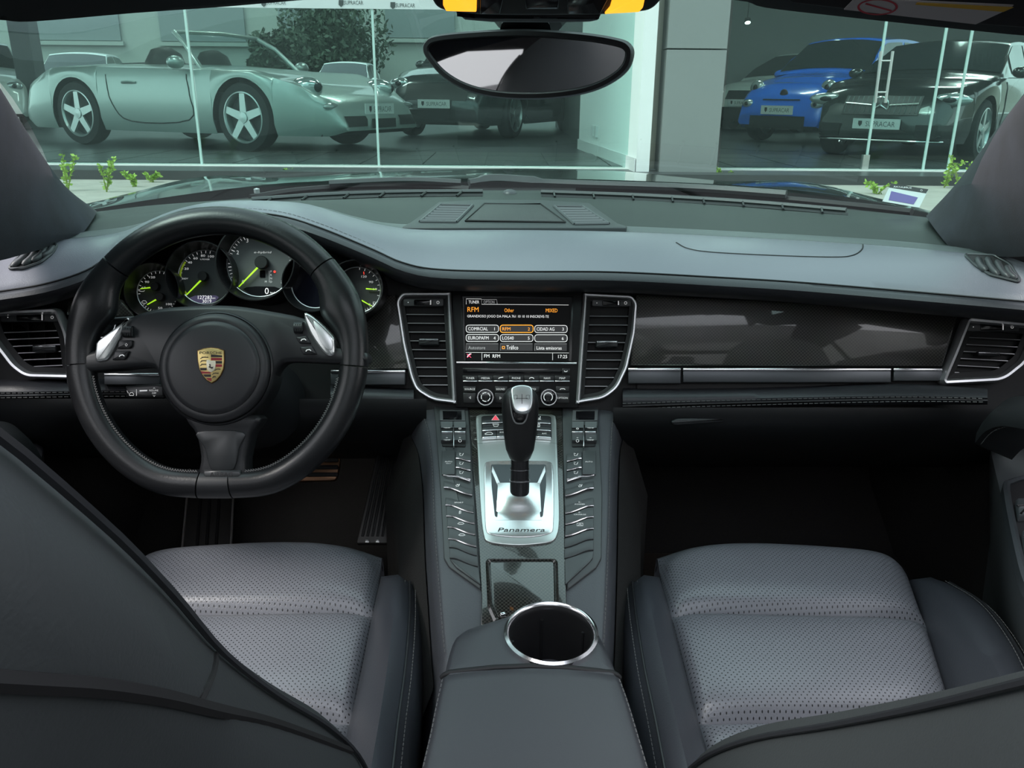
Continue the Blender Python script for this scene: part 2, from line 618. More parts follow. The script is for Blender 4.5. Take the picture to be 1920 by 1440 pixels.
# ================================================================== DASHBOARD
def interp_row(ctrl, n, x0=None, x1=None):
    """ctrl: (px, py, Y); returns n points spaced evenly in px"""
    c = catmull(ctrl, 8)
    x0 = ctrl[0][0] if x0 is None else x0
    x1 = ctrl[-1][0] if x1 is None else x1
    out, j = [], 0
    for k in range(n):
        x = lerp(x0, x1, k / (n - 1))
        while j < len(c) - 2 and c[j + 1][0] < x:
            j += 1
        a, b = c[j], c[j + 1]
        t = 0 if abs(b[0] - a[0]) < 1e-9 else (x - a[0]) / (b[0] - a[0])
        out.append((x, lerp(a[1], b[1], t), lerp(a[2], b[2], t)))
    return out
ND = 97
C0 = [(120, 402, 1.30), (175, 398, 1.36), (300, 384, 1.48), (480, 372, 1.62), (700, 361, 1.72), (965, 357, 1.76), (1200, 363, 1.73), (1450, 380, 1.62), (1620, 395, 1.5), (1745, 408, 1.38), (1800, 418, 1.3)]
C1 = [(110, 420, 1.25), (165, 412, 1.30), (300, 397, 1.42), (480, 383, 1.56), (700, 371, 1.66), (965, 367, 1.70), (1200, 374, 1.66), (1450, 391, 1.55), (1620, 406, 1.43), (1765, 428, 1.30), (1815, 436, 1.24)]
C2 = [(60, 452, 1.14), (128, 441, 1.18), (240, 428, 1.24), (330, 403, 1.29), (420, 391, 1.32), (520, 388, 1.35), (600, 391, 1.38), (662, 408, 1.39), (753, 423, 1.40), (965, 423, 1.41), (1180, 427, 1.40), (1450, 440, 1.33), (1650, 452, 1.24), (1800, 466, 1.15), (1860, 472, 1.10)]
C3 = [(x, y + 9, Y - 0.035) for x, y, Y in C2]
C5 = [(-90, 560, 1.0), (0, 547, 1.02), (88, 532, 1.04), (166, 506, 1.06), (220, 468, 1.09), (280, 430, 1.12), (350, 405, 1.15), (430, 398, 1.16), (521, 404, 1.16), (600, 427, 1.15), (700, 468, 1.14), (754, 492, 1.13), (820, 505, 1.13), (965, 509, 1.13), (1150, 510, 1.13), (1350, 520, 1.11), (1511, 530, 1.09), (1751, 550, 1.03), (1912, 564, 0.99), (2010, 573, 0.96)]
def row(c, n=ND):
    return [PY(x, y, Y) for x, y, Y in interp_row(c, n)]
def shift(c, dy, dY):
    return [(x, y + dy, Y + dY) for x, y, Y in c]
r0, r1, r2, r3, r5 = row(C0), row(C1), row(C2), row(C3), row(C5)
dash = thing('dashboard', 'black leather dashboard with carbon trim spanning the whole cabin', 'dashboard', (0, 1.3, 0.5))
def between(a, b, t, lift):
    return [p.lerp(q, t) + Vector((0, 0, lift)) for p, q in zip(a, b)]
up_rows = [[p + Vector((0, 0.02, -0.02)) for p in r0], r0, between(r0, r1, .5, 0.0), r1, between(r1, r2, .33, .004), between(r1, r2, .66, .005), r2]
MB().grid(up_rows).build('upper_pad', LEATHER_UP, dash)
strip_rows = [[p + Vector((0, 0.004, -.004)) for p in r2], [p + Vector((0, 0, .0025)) for p in r2], between(r2, r3, .5, .0045), [p + Vector((0, 0, .0015)) for p in r3], [p + Vector((0, -0.003, -.004)) for p in r3]]
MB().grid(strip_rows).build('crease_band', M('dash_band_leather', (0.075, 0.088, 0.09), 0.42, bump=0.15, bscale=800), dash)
dome = [[p + Vector((0, 0.002, -0.002)) for p in r3]]
for t in (.12, .25, .4, .55, .7, .82, .92):
    dome.append(between(r3, r5, t, 0.017 * math.sin(math.pi * t) ** 0.8))
dome.append([p + Vector((0, 0, 0.0)) for p in r5])
dome.append([p + Vector((0, -.001, -.004)) for p in r5])
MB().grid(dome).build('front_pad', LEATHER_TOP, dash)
lip = [[p + Vector((0, 0.004, -.006)) for p in r5]]
for dy, dY in ((2, -.004), (8, -.012), (16, -.016), (25, -.014), (33, -.004), (38, 0.015), (40, .05), (38, 0.11)):
    lip.append(row(shift(C5, dy, dY)))
MB().grid(lip).build('padded_lip', LEATHER_DARK, dash)
# seams and their stitching
seam = MB()
seam.tube([p + Vector((0, -.001, .0005)) for p in row(shift(C5, 0, 0), 160)], 0.0011, 5)
seam.build('seam_welt', BLACK, dash)
st = stitches([p + Vector((0, 0.006, 0.0012)) for p in row(shift(C5, -4, .006), 200)], 0.007, 0.005, 0.0005)
st.build('stitching', THREAD, dash, kind='stuff')
pad_bvh = BVHTree.FromPolygons([p for r in up_rows + dome for p in r], [(i * ND + k, i * ND + k + 1, (i + 1) * ND + k + 1, (i + 1) * ND + k) for i in list(range(len(up_rows) - 1)) + list(range(len(up_rows), len(up_rows) + len(dome) - 1)) for k in range(ND - 1)])
def on_pad(px, py, lift=0.0):
    """where the line of sight through a pixel meets the leather of the dashboard"""
    d = ray(px, py).normalized()
    hit = pad_bvh.ray_cast(CAM, d)
    return (hit[0] if hit[0] is not None else PY(px, py, 1.3)) + Vector((0, 0, lift))
# airbag lid outline on the passenger side
airbag = catmull([(1268, 455), (1290, 466), (1335, 473), (1450, 479), (1560, 482), (1598, 479), (1616, 468), (1618, 455)], 8)
MB().tube([on_pad(x, y, .0002) for x, y in airbag], 0.0011, 5).build('airbag_seam', BLACK, dash)
# ------- defroster slots along the windscreen
def defrost(ctrl, nf, name='defroster_slot'):
    rw = interp_row(ctrl, 40)
    slot = MB()
    a = [PY(x, y - 2.2, Y + .012) + Vector((0, 0, .002)) for x, y, Y in rw]
    b = [PY(x, y + 2.2, Y - .012) + Vector((0, 0, .002)) for x, y, Y in rw]
    slot.grid([[p + Vector((0, 0, -.006)) for p in a], a, b, [p + Vector((0, 0, -.006)) for p in b]])
    o = slot.build(name, BLACK, dash)
    rail = MB()
    rail.tube([p + Vector((0, .010, .003)) for p in a], 0.0045, 6)
    rail.build('slot_rail', M('slot_plastic', (.07, .076, .078), .5), o)
    for k in range(nf):
        x, y, Y = rw[int((k + .5) / nf * 39)]
        fb = MB()
        fb.tube([PY(x - 4, y + 3.5, Y - .02) + Vector((0, 0, .004)), PY(x + (6 if x < 960 else -6), y - 3.5, Y + .02) + Vector((0, 0, .005))], 0.0022, 5)
        fb.build('slot_fin', PLASTIC, o)
defrost([(470, 383, 1.57), (600, 374, 1.63), (750, 368.5, 1.68), (905, 367, 1.70)], 6)
defrost([(1015, 368, 1.70), (1200, 375, 1.66), (1400, 387, 1.58), (1590, 403, 1.46)], 8)
# ------- centre speaker and its two flanking vents (raised plinth on the pad)
_a, _b, _c = on_pad(720, 418), on_pad(1190, 421), on_pad(962, 384)
_n = (_b - _a).cross(_c - _a).normalized()
TOPF = Fr(on_pad(962, 400) + _n * 0.004, _n)
pl = MB()
pl.prism(TOPF, b5((470, 262), (610, 160), (830, 148), (1130, 150), (1385, 165), (1530, 268), (1580, 285), (1575, 292), (425, 292), (425, 285)), -0.012, 0.003, 0.002)
pl.build('speaker_plinth', M('plinth_plastic', (0.035, 0.04, 0.042), 0.5), dash)
for pts, nm in ((((845, 170), (1135, 172), (1262, 264), (748, 258)), 'speaker_grille'),):
    MB().prism(TOPF, b5(*pts), 0.0, 0.0045, 0.001).build(nm, GRILLE, dash, uv=fuv(TOPF))
gq = b5((845, 170), (1135, 172), (1262, 264), (748, 258))
MB().tube([TOPF.pt(x, y, .0046) for x, y in gq], .0018, 5, closed=True).build('grille_border', BLACK, dash)
def top_vent(outer, nsl):
    o = MB().prism(TOPF, b5(*outer), 0.002, 0.0036).build('windscreen_vent', BLACK, dash)
    (ax, ay), (bx, by), (cx, cy), (dx, dy) = b5(*outer)
    fr = MB()
    for q in (((ax, ay), (bx, by)), ((bx, by), (cx, cy)), ((cx, cy), (dx, dy)), ((dx, dy), (ax, ay))):
        fr.tube([TOPF.pt(q[0][0], q[0][1], .004), TOPF.pt(q[1][0], q[1][1], .004)], 0.0028, 6)
    fr.build('vent_surround', M('vent_frame', (.07, .075, .08), .45), o)
    for k in range(nsl):
        t = (k + .8) / (nsl + .4)
        p = TOPF.pt(lerp(ax, dx, t), lerp(ay, dy, t), .005)
        q = TOPF.pt(lerp(bx, cx, t), lerp(by, cy, t), .005)
        s = MB()
        n = Vector((0, .5, .86))
        e = Vector((0, 0.0030, 0.0012))
        s.slab([[p - e, q - e], [p + e, q + e]], 0.0012)
        s.build('slat', M('vent_slat', (0.06, 0.063, 0.066), 0.35), o)
top_vent(((620, 175), (785, 178), (700, 264), (515, 262)), 7)
top_vent(((1205, 182), (1350, 184), (1485, 272), (1310, 275)), 7)
# light sensor dome by the glass
MB().lathe(PY(956, 366, 1.73), (0, 0, 1), [(0.016, 0), (0.0155, .004), (0.012, .009), (0.006, .0115), (0, .012)], 20).build('sensor_dome', PLASTIC_GREY, dash)
# ------- leather end vents below the pillars (side defrosters)
def side_defrost(outl, slats, Yc, lab):
    def sp(x, y, lift):
        h = pad_bvh.ray_cast(CAM, ray(x, y).normalized())
        return (h[0] if h[0] is not None else PY(x, y, Yc)) + NVIEW * (lift * .5) + Vector((0, 0, lift * .6))
    q = rnd(outl, 6)
    m = MB()
    a, b = m.add([sp(x, y, -.004) for x, y in q]), m.add([sp(x, y, .002) for x, y in q])
    m.ring_faces(a, b, len(q)); m.face(range(b, b + len(q)))
    o = m.build('side_defroster', BLACK, dash)
    MB().tube([sp(x, y, .002) for x, y in q], 0.0020, 6, closed=True).build('defroster_rim', PLASTIC_GREY, o)
    for p0, p1 in slats:
        pts = catmull([p0, ((p0[0] + p1[0]) / 2 + (3 if p0[0] < 960 else -3), (p0[1] + p1[1]) / 2 + 2), p1], 4)
        MB().tube([sp(x, y, .002) for x, y in pts], [.0025] + [.0048] * (len(pts) - 2) + [.0025], 8).build('slat', PLASTIC_GREY, o)
side_defrost(z4((60, 500), (190, 345), (375, 340), (340, 400), (265, 460), (150, 500)),
             [(z4(80, 490), z4(200, 370)), (z4(150, 480), z4(250, 365)), (z4(210, 455), z4(300, 362)), (z4(270, 425), z4(350, 358))], 1.10, 'l')
side_defrost(b1((1640, 245), (1780, 250), (1850, 290), (1895, 360), (1890, 372), (1760, 340), (1690, 295)),
             [(b1(1700, 262), b1(1745, 325)), (b1(1745, 262), b1(1800, 345)), (b1(1790, 275), b1(1850, 358)), (b1(1835, 300), b1(1885, 362))], 1.02, 'r')

# ------- front of the dashboard: backing, carbon, chrome strips, lower pad
bk = MB()
bk.prism(FAS, [(690, 520), (1210, 520), (1210, 790), (690, 790)], -0.05, -0.012)
bk.prism(FASR, [(1195, 500), (1990, 540), (1990, 774), (1195, 774)], -0.05, -0.010)
bk.prism(FASL, [(-90, 520), (190, 530), (235, 606), (700, 606), (700, 770), (-90, 770)], -0.06, -0.03)
bk.build('front_backing', BLACK, dash)
MB().prism(FASR, b1((105, 430), (880, 465), (1605, 510), (1610, 540), (1540, 765), (80, 760)), -0.01, 0.004, 0.002).build('passenger_carbon_trim', CARBON, dash, uv=fuv(FASR))
MB().prism(FAS, [(723, 555), (742, 552), (757, 640), (766, 692), (640, 692), (655, 640), (690, 600), (712, 580)], -0.012, -0.002, .0015).build('cluster_carbon_trim', CARBON, dash, uv=fuv(FAS))
MB().prism(FASL, z4((430, 700), (700, 700), (770, 690), (860, 800), (640, 800), (430, 790)), -0.02, 0.0, .0015).build('driver_carbon_trim', CARBON, dash, uv=fuv(FASL))
def chrome_strip(fr, x0, x1, y0, y1, slant=0):
    o = MB().prism(fr, [(x0 + slant, y0 + 3), (x1, y0 + 3), (x1 - slant, y1), (x0, y1)], -0.012, 0.004, .0015).build('trim_bar', M('strip_metal', (0.10, 0.105, 0.115), 0.35, 0.6), dash)
    MB().prism(fr, [(x0 + slant, y0), (x1, y0), (x1, y0 + 5), (x0 + slant, y0 + 5)], 0, 0.0065, .001).build('bright_edge', BRIGHT, o)
chrome_strip(FASR, 1178, 1277, 690, 719)
chrome_strip(FASR, 1281, 1672, 690, 717)
chrome_strip(FASR, 1676, 1768, 690, 714)
chrome_strip(FAS, 620, 760, 694, 722)
chrome_strip(FASL, 195, 300, 700, 722)
def lower_pad(top, bot, Yt, name='lower_pad', st=True):
    """padded leather roll under the trim: top and bottom pixel curves"""
    n = 40
    T, B = interp_row([(x, y, Y) for x, y, Y in top], n), interp_row([(x, y, Y) for x, y, Y in bot], n)
    rows = []
    for s, out in ((0, -.03), (0.02, -.012), (.15, 0.0), (.35, .008), (.6, .010), (.8, .006), (1.0, -.004), (1.05, -.02)):
        rows.append([PY(lerp(a[0], b[0], s), lerp(a[1], b[1], s), lerp(a[2], b[2], s) - out) for a, b in zip(T, B)])
    o = MB().grid(rows).build(name, LEATHER_DARK, dash)
    if st:
        for off in (0.66, 0.88):
            ln = [PY(lerp(a[0], b[0], off), lerp(a[1], b[1], off), lerp(a[2], b[2], off) - .0105) for a, b in zip(T, B)]
            stitches(ln, .007, .005, .0006).build('stitching', THREAD, o, kind='stuff')
        ln = [PY(lerp(a[0], b[0], .77), lerp(a[1], b[1], .77), lerp(a[2], b[2], .77) - .0085) for a, b in zip(T, B)]
        MB().tube(ln, .0016, 5).build('piping', LEATHER_SMOOTH, o)
lower_pad([(1168, 727, 1.11), (1300, 722, 1.11), (1500, 719, 1.09), (1700, 719, 1.05), (1852, 728, 1.01)], [(1168, 772, 1.10), (1300, 768, 1.09), (1500, 762, 1.07), (1700, 757, 1.03), (1852, 757, 1.0)], 1.1)
lower_pad([(620, 722, 1.11), (700, 724, 1.11), (776, 727, 1.11)], [(620, 764, 1.10), (700, 768, 1.10), (776, 772, 1.10)], 1.1)
lower_pad([(-40, 712, 1.04), (70, 712, 1.05), (200, 710, 1.08), (310, 712, 1.1)], [(-40, 752, 1.03), (70, 750, 1.04), (200, 748, 1.07), (310, 748, 1.09)], 1.1)
# knee panel and glovebox
def under(x0, x1, name, y0=764):
    rows = []
    for py, dY in ((y0, 0.002), (y0 + 16, -.002), (y0 + 40, .006), (y0 + 70, .035), (y0 + 100, .10), (y0 + 112, .25)):
        rows.append([PY(lerp(x0, x1, k / 12), py, 1.10 - abs(lerp(x0, x1, k / 12) - 960) / 960 * .07 + dY) for k in range(13)])
    return MB().grid(rows).build(name, M('knee_leather', (0.008, 0.009, 0.010), 0.5, bump=.1, bscale=700), dash)
gb = under(1150, 1880, 'glovebox_door')
under(-40, 800, 'knee_panel', 748)
GBF = Fr(PY(1315, 790, 1.075), (0, -0.92, 0.39))
h = MB().prism(GBF, rnd(b1((270, 1022), (300, 1008), (530, 1004), (540, 1016), (510, 1026), (300, 1042), (280, 1040)), 4), -0.006, 0.005, .0025)
h.build('glovebox_handle', PLASTIC, gb)

# ================================================================== FOUR FACE VENTS
def vent(fr, outl, label, nsl, tab, wheel, slat_clip, h=0.008, bez=0.0060, grp='air vents in the dashboard front', back=-0.03):
    q = [fr.uv(x, y, h) for x, y in outl]
    if area2(q) < 0: q = q[::-1]
    cx = sum(p[0] for p in q) / len(q); cy = sum(p[1] for p in q) / len(q)
    root = thing('air_vent', label, 'air vent', fr.w(cx, min(p[1] for p in q), 0), grp)
    inn = inset(q, bez)
    dark = inset(q, bez * 1.9)
    rim = MB()
    n = len(q)
    a0 = rim.add([fr.w(x, y, -0.008) for x, y in q]); a1 = rim.add([fr.w(x, y, h * .45) for x, y in q])
    m1 = rim.add([fr.w(x, y, h) for x, y in inset(q, bez * .35)]); m2 = rim.add([fr.w(x, y, h * .95) for x, y in inset(q, bez * .7)])
    i1 = rim.add([fr.w(x, y, h * .4) for x, y in inn]); i0 = rim.add([fr.w(x, y, -0.006) for x, y in inn])
    for a, b in ((a0, a1), (a1, m1), (m1, m2), (m2, i1), (i1, i0)):
        rim.ring_faces(a, b, n)
    rim.build('chrome_bezel', CHROME, root)
    box = MB()
    c0 = box.add([fr.w(x, y, 0.001) for x, y in inn]); c1 = box.add([fr.w(x, y, 0.0) for x, y in dark]); c2 = box.add([fr.w(x, y, back) for x, y in dark])
    box.ring_faces(c0, c1, n); box.ring_faces(c1, c2, n); box.face(range(c2, c2 + n))
    box.build('vent_housing', BLACK, root)
    # horizontal slats clipped to the opening
    ys0, ys1 = slat_clip
    def span(v):
        xs = []
        for i in range(n):
            p, r = dark[i], dark[(i + 1) % n]
            if (p[1] - v) * (r[1] - v) < 0:
                xs.append(lerp(p[0], r[0], (v - p[1]) / (r[1] - p[1])))
        return (min(xs), max(xs)) if len(xs) > 1 else None
    xm = sum(x for x, y in outl) / n
    va, vb = fr.uv(xm, ys0)[1], fr.uv(xm, ys1)[1]
    for k in range(nsl):
        v = lerp(va, vb, k / (nsl - 1))
        sp = span(v)
        if not sp: continue
        s = MB()
        e0, e1 = sp
        pr = [(0.0000, -0.0016), (-0.0005, -0.0004), (0.0016, -0.018), (0.0024, -0.018)]
        A = [fr.w(e0, v + dv, hh) for dv, hh in pr]; B = [fr.w(e1, v + dv, hh) for dv, hh in pr]
        i0 = s.add(A); i1 = s.add(B)
        s.ring_faces(i0, i1, 4); s.face((i0, i0 + 1, i0 + 2, i0 + 3)); s.face((i1 + 3, i1 + 2, i1 + 1, i1))
        s.tube([fr.w(e0, v, -.0012), fr.w(e1, v, -.0012)], 0.00085, 6, m=1)
        s.build('slat', [PLASTIC, M('slat_edge', (0.30, 0.30, 0.31), 0.3, .6)], root)
    # upright vanes deeper in
    u0, u1 = min(p[0] for p in dark), max(p[0] for p in dark)
    for k in range(1, 5):
        u = lerp(u0, u1, k / 5)
        ys = []
        for i in range(n):
            p, r = dark[i], dark[(i + 1) % n]
            if (p[0] - u) * (r[0] - u) < 0:
                ys.append(lerp(p[1], r[1], (u - p[0]) / (r[0] - p[0])))
        if len(ys) > 1:
            MB().slab([[fr.w(u, min(ys), -.019), fr.w(u, max(ys), -.019)], [fr.w(u, min(ys), back + .001), fr.w(u, max(ys), back + .001)]], .0008).build('vane', BLACK, root)
    # thumb wheel bar at the top and the pull tab
    (wx0, wy0), (wx1, wy1) = wheel
    tb = MB().prism(fr, rnd(rect(wx0, wy0, wx1, wy1), 3), -0.006, 0.0035, .001).build('thumbwheel_bar', M('vent_grey', (0.085, 0.088, 0.092), 0.4), root)
    a, b = lerp(wx0, wx1, .26), lerp(wx0, wx1, .72)
    MB().prism(fr, rnd(rect(a, wy0 + 1.5, b, wy1 - 1.5), 2), 0.002, 0.0052, .001).build('thumbwheel', GLOSSBLACK, tb)
    mk = MB()
    mk.prism(fr, rect(b - 4.2, wy0 + 2.5, b - 2.2, wy1 - 2.5), .005, .0056)
    line2(mk, fr, circ(lerp(wx0, wx1, .86), (wy0 + wy1) / 2, 2.4, 14), 0.9, .0038, closed=True)
    mk.prism(fr, circ(lerp(wx0, wx1, .12), (wy0 + wy1) / 2, 0.9, 8), .0035, .0038)
    mk.build('vent_marking', PRINT, tb, kind='stuff')
    (tx0, ty0), (tx1, ty1) = tab
    t = MB().prism(fr, rnd(rect(tx0, ty0, tx1, ty1), 2), -0.012, 0.007, .002).build('pull_tab', PLASTIC, root)
    MB().prism(fr, rnd(rect(tx0 + 1, ty0 + .5, tx1 - 1, ty0 + 4.0), 1.5), 0.003, 0.0085, .001).build('tab_highlight', BRIGHT, t)  # raised chrome strip along the top of the tab
    return root
vL = rnd(z7((82, 165), (130, 105), (480, 103), (522, 912), (345, 890), (225, 815), (185, 715), (130, 480)), [10, 8, 1.5, 1.5, 14, 12, 8, 8], 5)
vR = rnd(z7((1440, 108), (1790, 125), (1832, 180), (1815, 400), (1760, 650), (1690, 800), (1590, 878), (1385, 912)), [1.5, 8, 8, 8, 8, 12, 14, 1.5], 5)
vent(FAS, vL, 'tall chrome-rimmed air vent beside the screen, nearer the steering wheel', 9, (z7(250, 440), z7(395, 490)), (z7(140, 155), z7(430, 207)), (z7(0, 268)[1], z7(0, 775)[1]))
vent(FAS, vR, 'tall chrome-rimmed air vent between the screen and the passenger carbon trim', 9, (z7(1530, 455), z7(1685, 505)), (z7(1500, 160), z7(1780, 208)), (z7(0, 280)[1], z7(0, 785)[1]))
vFR = rnd([(1815, 592), (1960, 605), (1930, 680), (1885, 716), (1772, 722), (1766, 712), (1790, 655)], [10, 14, 14, 20, 6, 4, 8], 5)
vent(FASR, vFR, 'chrome-rimmed air vent at the passenger end of the dashboard', 6, (b1(1708, 694), b1(1812, 716)), (b1(1655, 560), b1(1900, 600)), (b1(0, 632)[1], b1(0, 800)[1]), h=.012, bez=.0085)
vFL = rnd([(-40, 582), (108, 576), (128, 625), (138, 712), (45, 710), (18, 690), (-20, 640)], [10, 12, 12, 8, 16, 12, 10], 5)
vent(FASL, vFL, 'chrome-rimmed air vent at the door end, left of the steering wheel', 6, (z4(205, 985), z4(360, 1030)), (z4(5, 780), z4(390, 835)), (z4(0, 900)[1], z4(0, 1125)[1]), h=.012, bez=.0085)

# ================================================================== CENTRE SCREEN AND RADIO
hu = thing('infotainment_unit', 'centre touchscreen radio with knobs between the two tall air vents', 'car radio', FAS.pt(970, 765, 0))
MB().prism(FAS, z7((488, 100), (1432, 105), (1400, 940), (515, 935)), -0.03, 0.0, .001).build('housing', M('radio_black', (0.008, 0.008, 0.009), 0.3), hu)
bz = MB()
bz.frame(FAS, z7((552, 128), (1365, 135), (1350, 605), (570, 603)), z7((580, 148), (1342, 153), (1332, 598), (590, 598)), 0, .0035, .001)
bz.build('screen_bezel', M('bezel_black', (0.015, 0.015, 0.016), 0.25), hu)
scr = MB().prism(FAS, z7((575, 143), (1345, 148), (1336, 600), (585, 600)), 0, .0012).build('screen', M('screen_black', (0.004, 0.004, 0.004), 0.6, spec=.15, emit=(0.02, 0.02, 0.022), estr=0.05), hu)
WHT = M('screen_white', (0.6, 0.6, 0.6), 0.5, emit=(0.85, 0.85, 0.85), estr=0.30)
ORG = M('screen_orange', (0.8, 0.35, 0.05), 0.5, emit=(1.0, 0.36, 0.03), estr=0.36)
GRY = M('screen_grey', (0.3, 0.3, 0.3), 0.5, emit=(0.33, 0.33, 0.34), estr=0.25)
DGR = M('screen_button_grey', (0.03, 0.03, 0.03), 0.6, spec=.15, emit=(0.075, 0.075, 0.08), estr=0.15)
HS = .0016
tx = MB()      # white lettering
for s, x, y, hh, wd, al in (('TUNER', 648, 178, 22, 76, 'c'), ('GRANDIOSO JOGO DA MALA 761 10 10 10 INSCREVE-TE', 600, 282, 24, 588, 'l'),
                            ('COMRCIAL', 607, 370, 24, 142, 'l'), ('1', 797, 371, 22, None, 'c'), ('CIDAD AG', 1100, 372, 24, 128, 'l'), ('3', 1290, 373, 22, None, 'c'),
                            ('EUROPAFM', 607, 436, 24, 147, 'l'), ('4', 797, 437, 22, None, 'c'), ('LOS40', 853, 437, 24, 82, 'l'), ('5', 1043, 438, 22, None, 'c'), ('6', 1288, 440, 22, None, 'c'),
                            ('Tráfico', 883, 505, 29, 84, 'l'), ('Lista emisoras', 1100, 508, 24, 180, 'l'), ('FM', 722, 566, 24, 38, 'l'), ('RFM', 783, 567, 24, 54, 'l'), ('17:25', 1255, 570, 24, 65, 'l')):
    X, Y_ = z7(x, y)
    put_text(tx, FAS, s, X, Y_, hh / 3.84, HS, align=al, wpx=None if wd is None else wd / 3.84)
def pill(mb, x0, y0, x1, y1, w=1.0, r=5.5, m=0, h=HS):
    line2(mb, FAS, rnd([z7(x0, y0), z7(x1, y0), z7(x1, y1), z7(x0, y1)], r, 5), w, h, m, closed=True)
for x0, x1, y0, y1 in ((592, 826, 344, 396), (1086, 1320, 346, 398), (592, 826, 411, 462), (838, 1074, 412, 462), (1086, 1320, 413, 464)):
    pill(tx, x0, y0, x1, y1)
tb = [z7(593, 194), z7(593, 155), z7(702, 156), z7(704, 194), z7(1330, 199)]
line2(tx, FAS, tb, 0.7, HS)
line2(tx, FAS, [z7(575, 540), z7(1340, 544)], .6, HS)
for x in (706, 1215):
    line2(tx, FAS, [z7(x, 545), z7(x, 596)], .6, HS)
line2(tx, FAS, [z7(602, 575), z7(606, 563), z7(616, 553), z7(630, 551)], 1.6, HS)
tx.build('screen_lettering', WHT, scr, kind='stuff')
og = MB()
for s, x, y, hh, wd in (('RFM', 602, 231, 34, 80), ('Other', 868, 237, 27, 68), ('MIXED', 1166, 238, 26, 84), ('RFM', 853, 371, 23, 58)):
    X, Y_ = z7(x, y)
    put_text(og, FAS, s, X, Y_, hh / 3.84, HS, align='l', wpx=wd / 3.84)
put_text(og, FAS, '2', *z7(1044, 372), 22 / 3.84, HS)
pill(og, 838, 344, 1075, 397, 1.5)
pill(og, 853, 497, 869, 514, 1.0, .3)
og.build('screen_lettering', ORG, scr, kind='stuff')
gt = MB()
put_text(gt, FAS, 'OPTION', *z7(757, 178), 21 / 3.84, HS, wpx=78 / 3.84)
put_text(gt, FAS, 'Autostore', *z7(608, 506), 24 / 3.84, HS, align='l', wpx=122 / 3.84)
line2(gt, FAS, [z7(706, 160), z7(812, 160), z7(816, 194)], .8, HS)
for x0 in (592, 838, 1085):
    line2(gt, FAS, [z7(x0, 528), z7(x0, 478), z7(x0 + 232, 478)], .6, HS)
gt.build('screen_lettering', GRY, scr, kind='stuff')
sb = MB()
for x0, x1, y0, y1 in ((594, 824, 346, 394), (842, 1070, 348, 393), (1088, 1318, 348, 396), (594, 824, 413, 460), (841, 1071, 414, 460), (1088, 1318, 415, 462), (592, 825, 478, 528), (838, 1071, 479, 529), (1085, 1317, 480, 530)):
    sb.prism(FAS, rnd([z7(x0, y0), z7(x1, y0), z7(x1, y1), z7(x0, y1)], 5.5 if y0 < 470 else .5), .0011, .0014)
sb.build('screen_button', DGR, scr, kind='stuff')
rd = MB()
for a, b in (((598, 552), (628, 578)), ((628, 552), (600, 578))):
    line2(rd, FAS, [z7(*a), z7(*b)], .9, HS + .0002)
rd.build('call_symbol', M('screen_red', (0.6, 0.05, 0.1), .5, emit=(.7, .05, .12), estr=.7), scr)
MB().prism(FAS, z7((520, 606), (1390, 612), (1388, 626), (522, 622)), 0, .005, .0015).build('chrome_bar', BRIGHT, hu)
cd_ = MB().prism(FAS, z7((568, 655), (1340, 658), (1336, 692), (572, 690)), 0, .0015, .0005).build('disc_slot', GLOSSBLACK, hu)
MB().prism(FAS, z7((600, 668), (1270, 670), (1270, 678), (600, 676)), .001, .0019).build('slot_opening', BLACK, cd_)
ej = MB().prism(FAS, z7((1284, 656), (1340, 658), (1336, 692), (1284, 690)), 0, .003, .0005).build('eject_button', PLASTIC, hu)
e = MB(); line2(e, FAS, [z7(1298, 672), z7(1304, 679), z7(1316, 679), z7(1322, 672)], 1.2, .0032); e.build('button_symbol', PRINT, ej)
# row of seven function buttons with a chrome lower edge
lb = ('TUNER', 'MEDIA', '', 'PHONE', '', 'NAVI', 'MAP')
for k in range(7):
    x0, x1 = 568 + k * 110.6, 568 + (k + 1) * 110.6 - 3
    b = MB().prism(FAS, z7((x0, 708), (x1, 708), (x1, 746), (x0, 746)), 0, .004, .0006).build('function_button', M('radio_button', (0.014, 0.014, 0.015), .4), hu)
    MB().prism(FAS, z7((x0 + 2, 744), (x1 - 1, 744), (x1 - 1, 752), (x0 + 2, 752)), .001, .0055, .0006).build('chrome_edge', BRIGHT, b)
    p = MB()
    if lb[k]:
        put_text(p, FAS, lb[k], *z7((x0 + x1) / 2, 726), 14 / 3.84, .0042, wpx=(62 if len(lb[k]) > 4 else 44) / 3.84)
    else:
        c = (x0 + x1) / 2
        line2(p, FAS, z7((c - 16, 731), (c - 14, 725), (c, 721), (c + 14, 725 if k == 4 else 719), (c + 16, 731 if k == 4 else 721)), 1.4, .0042)
    p.build('button_lettering', PRINT, b)
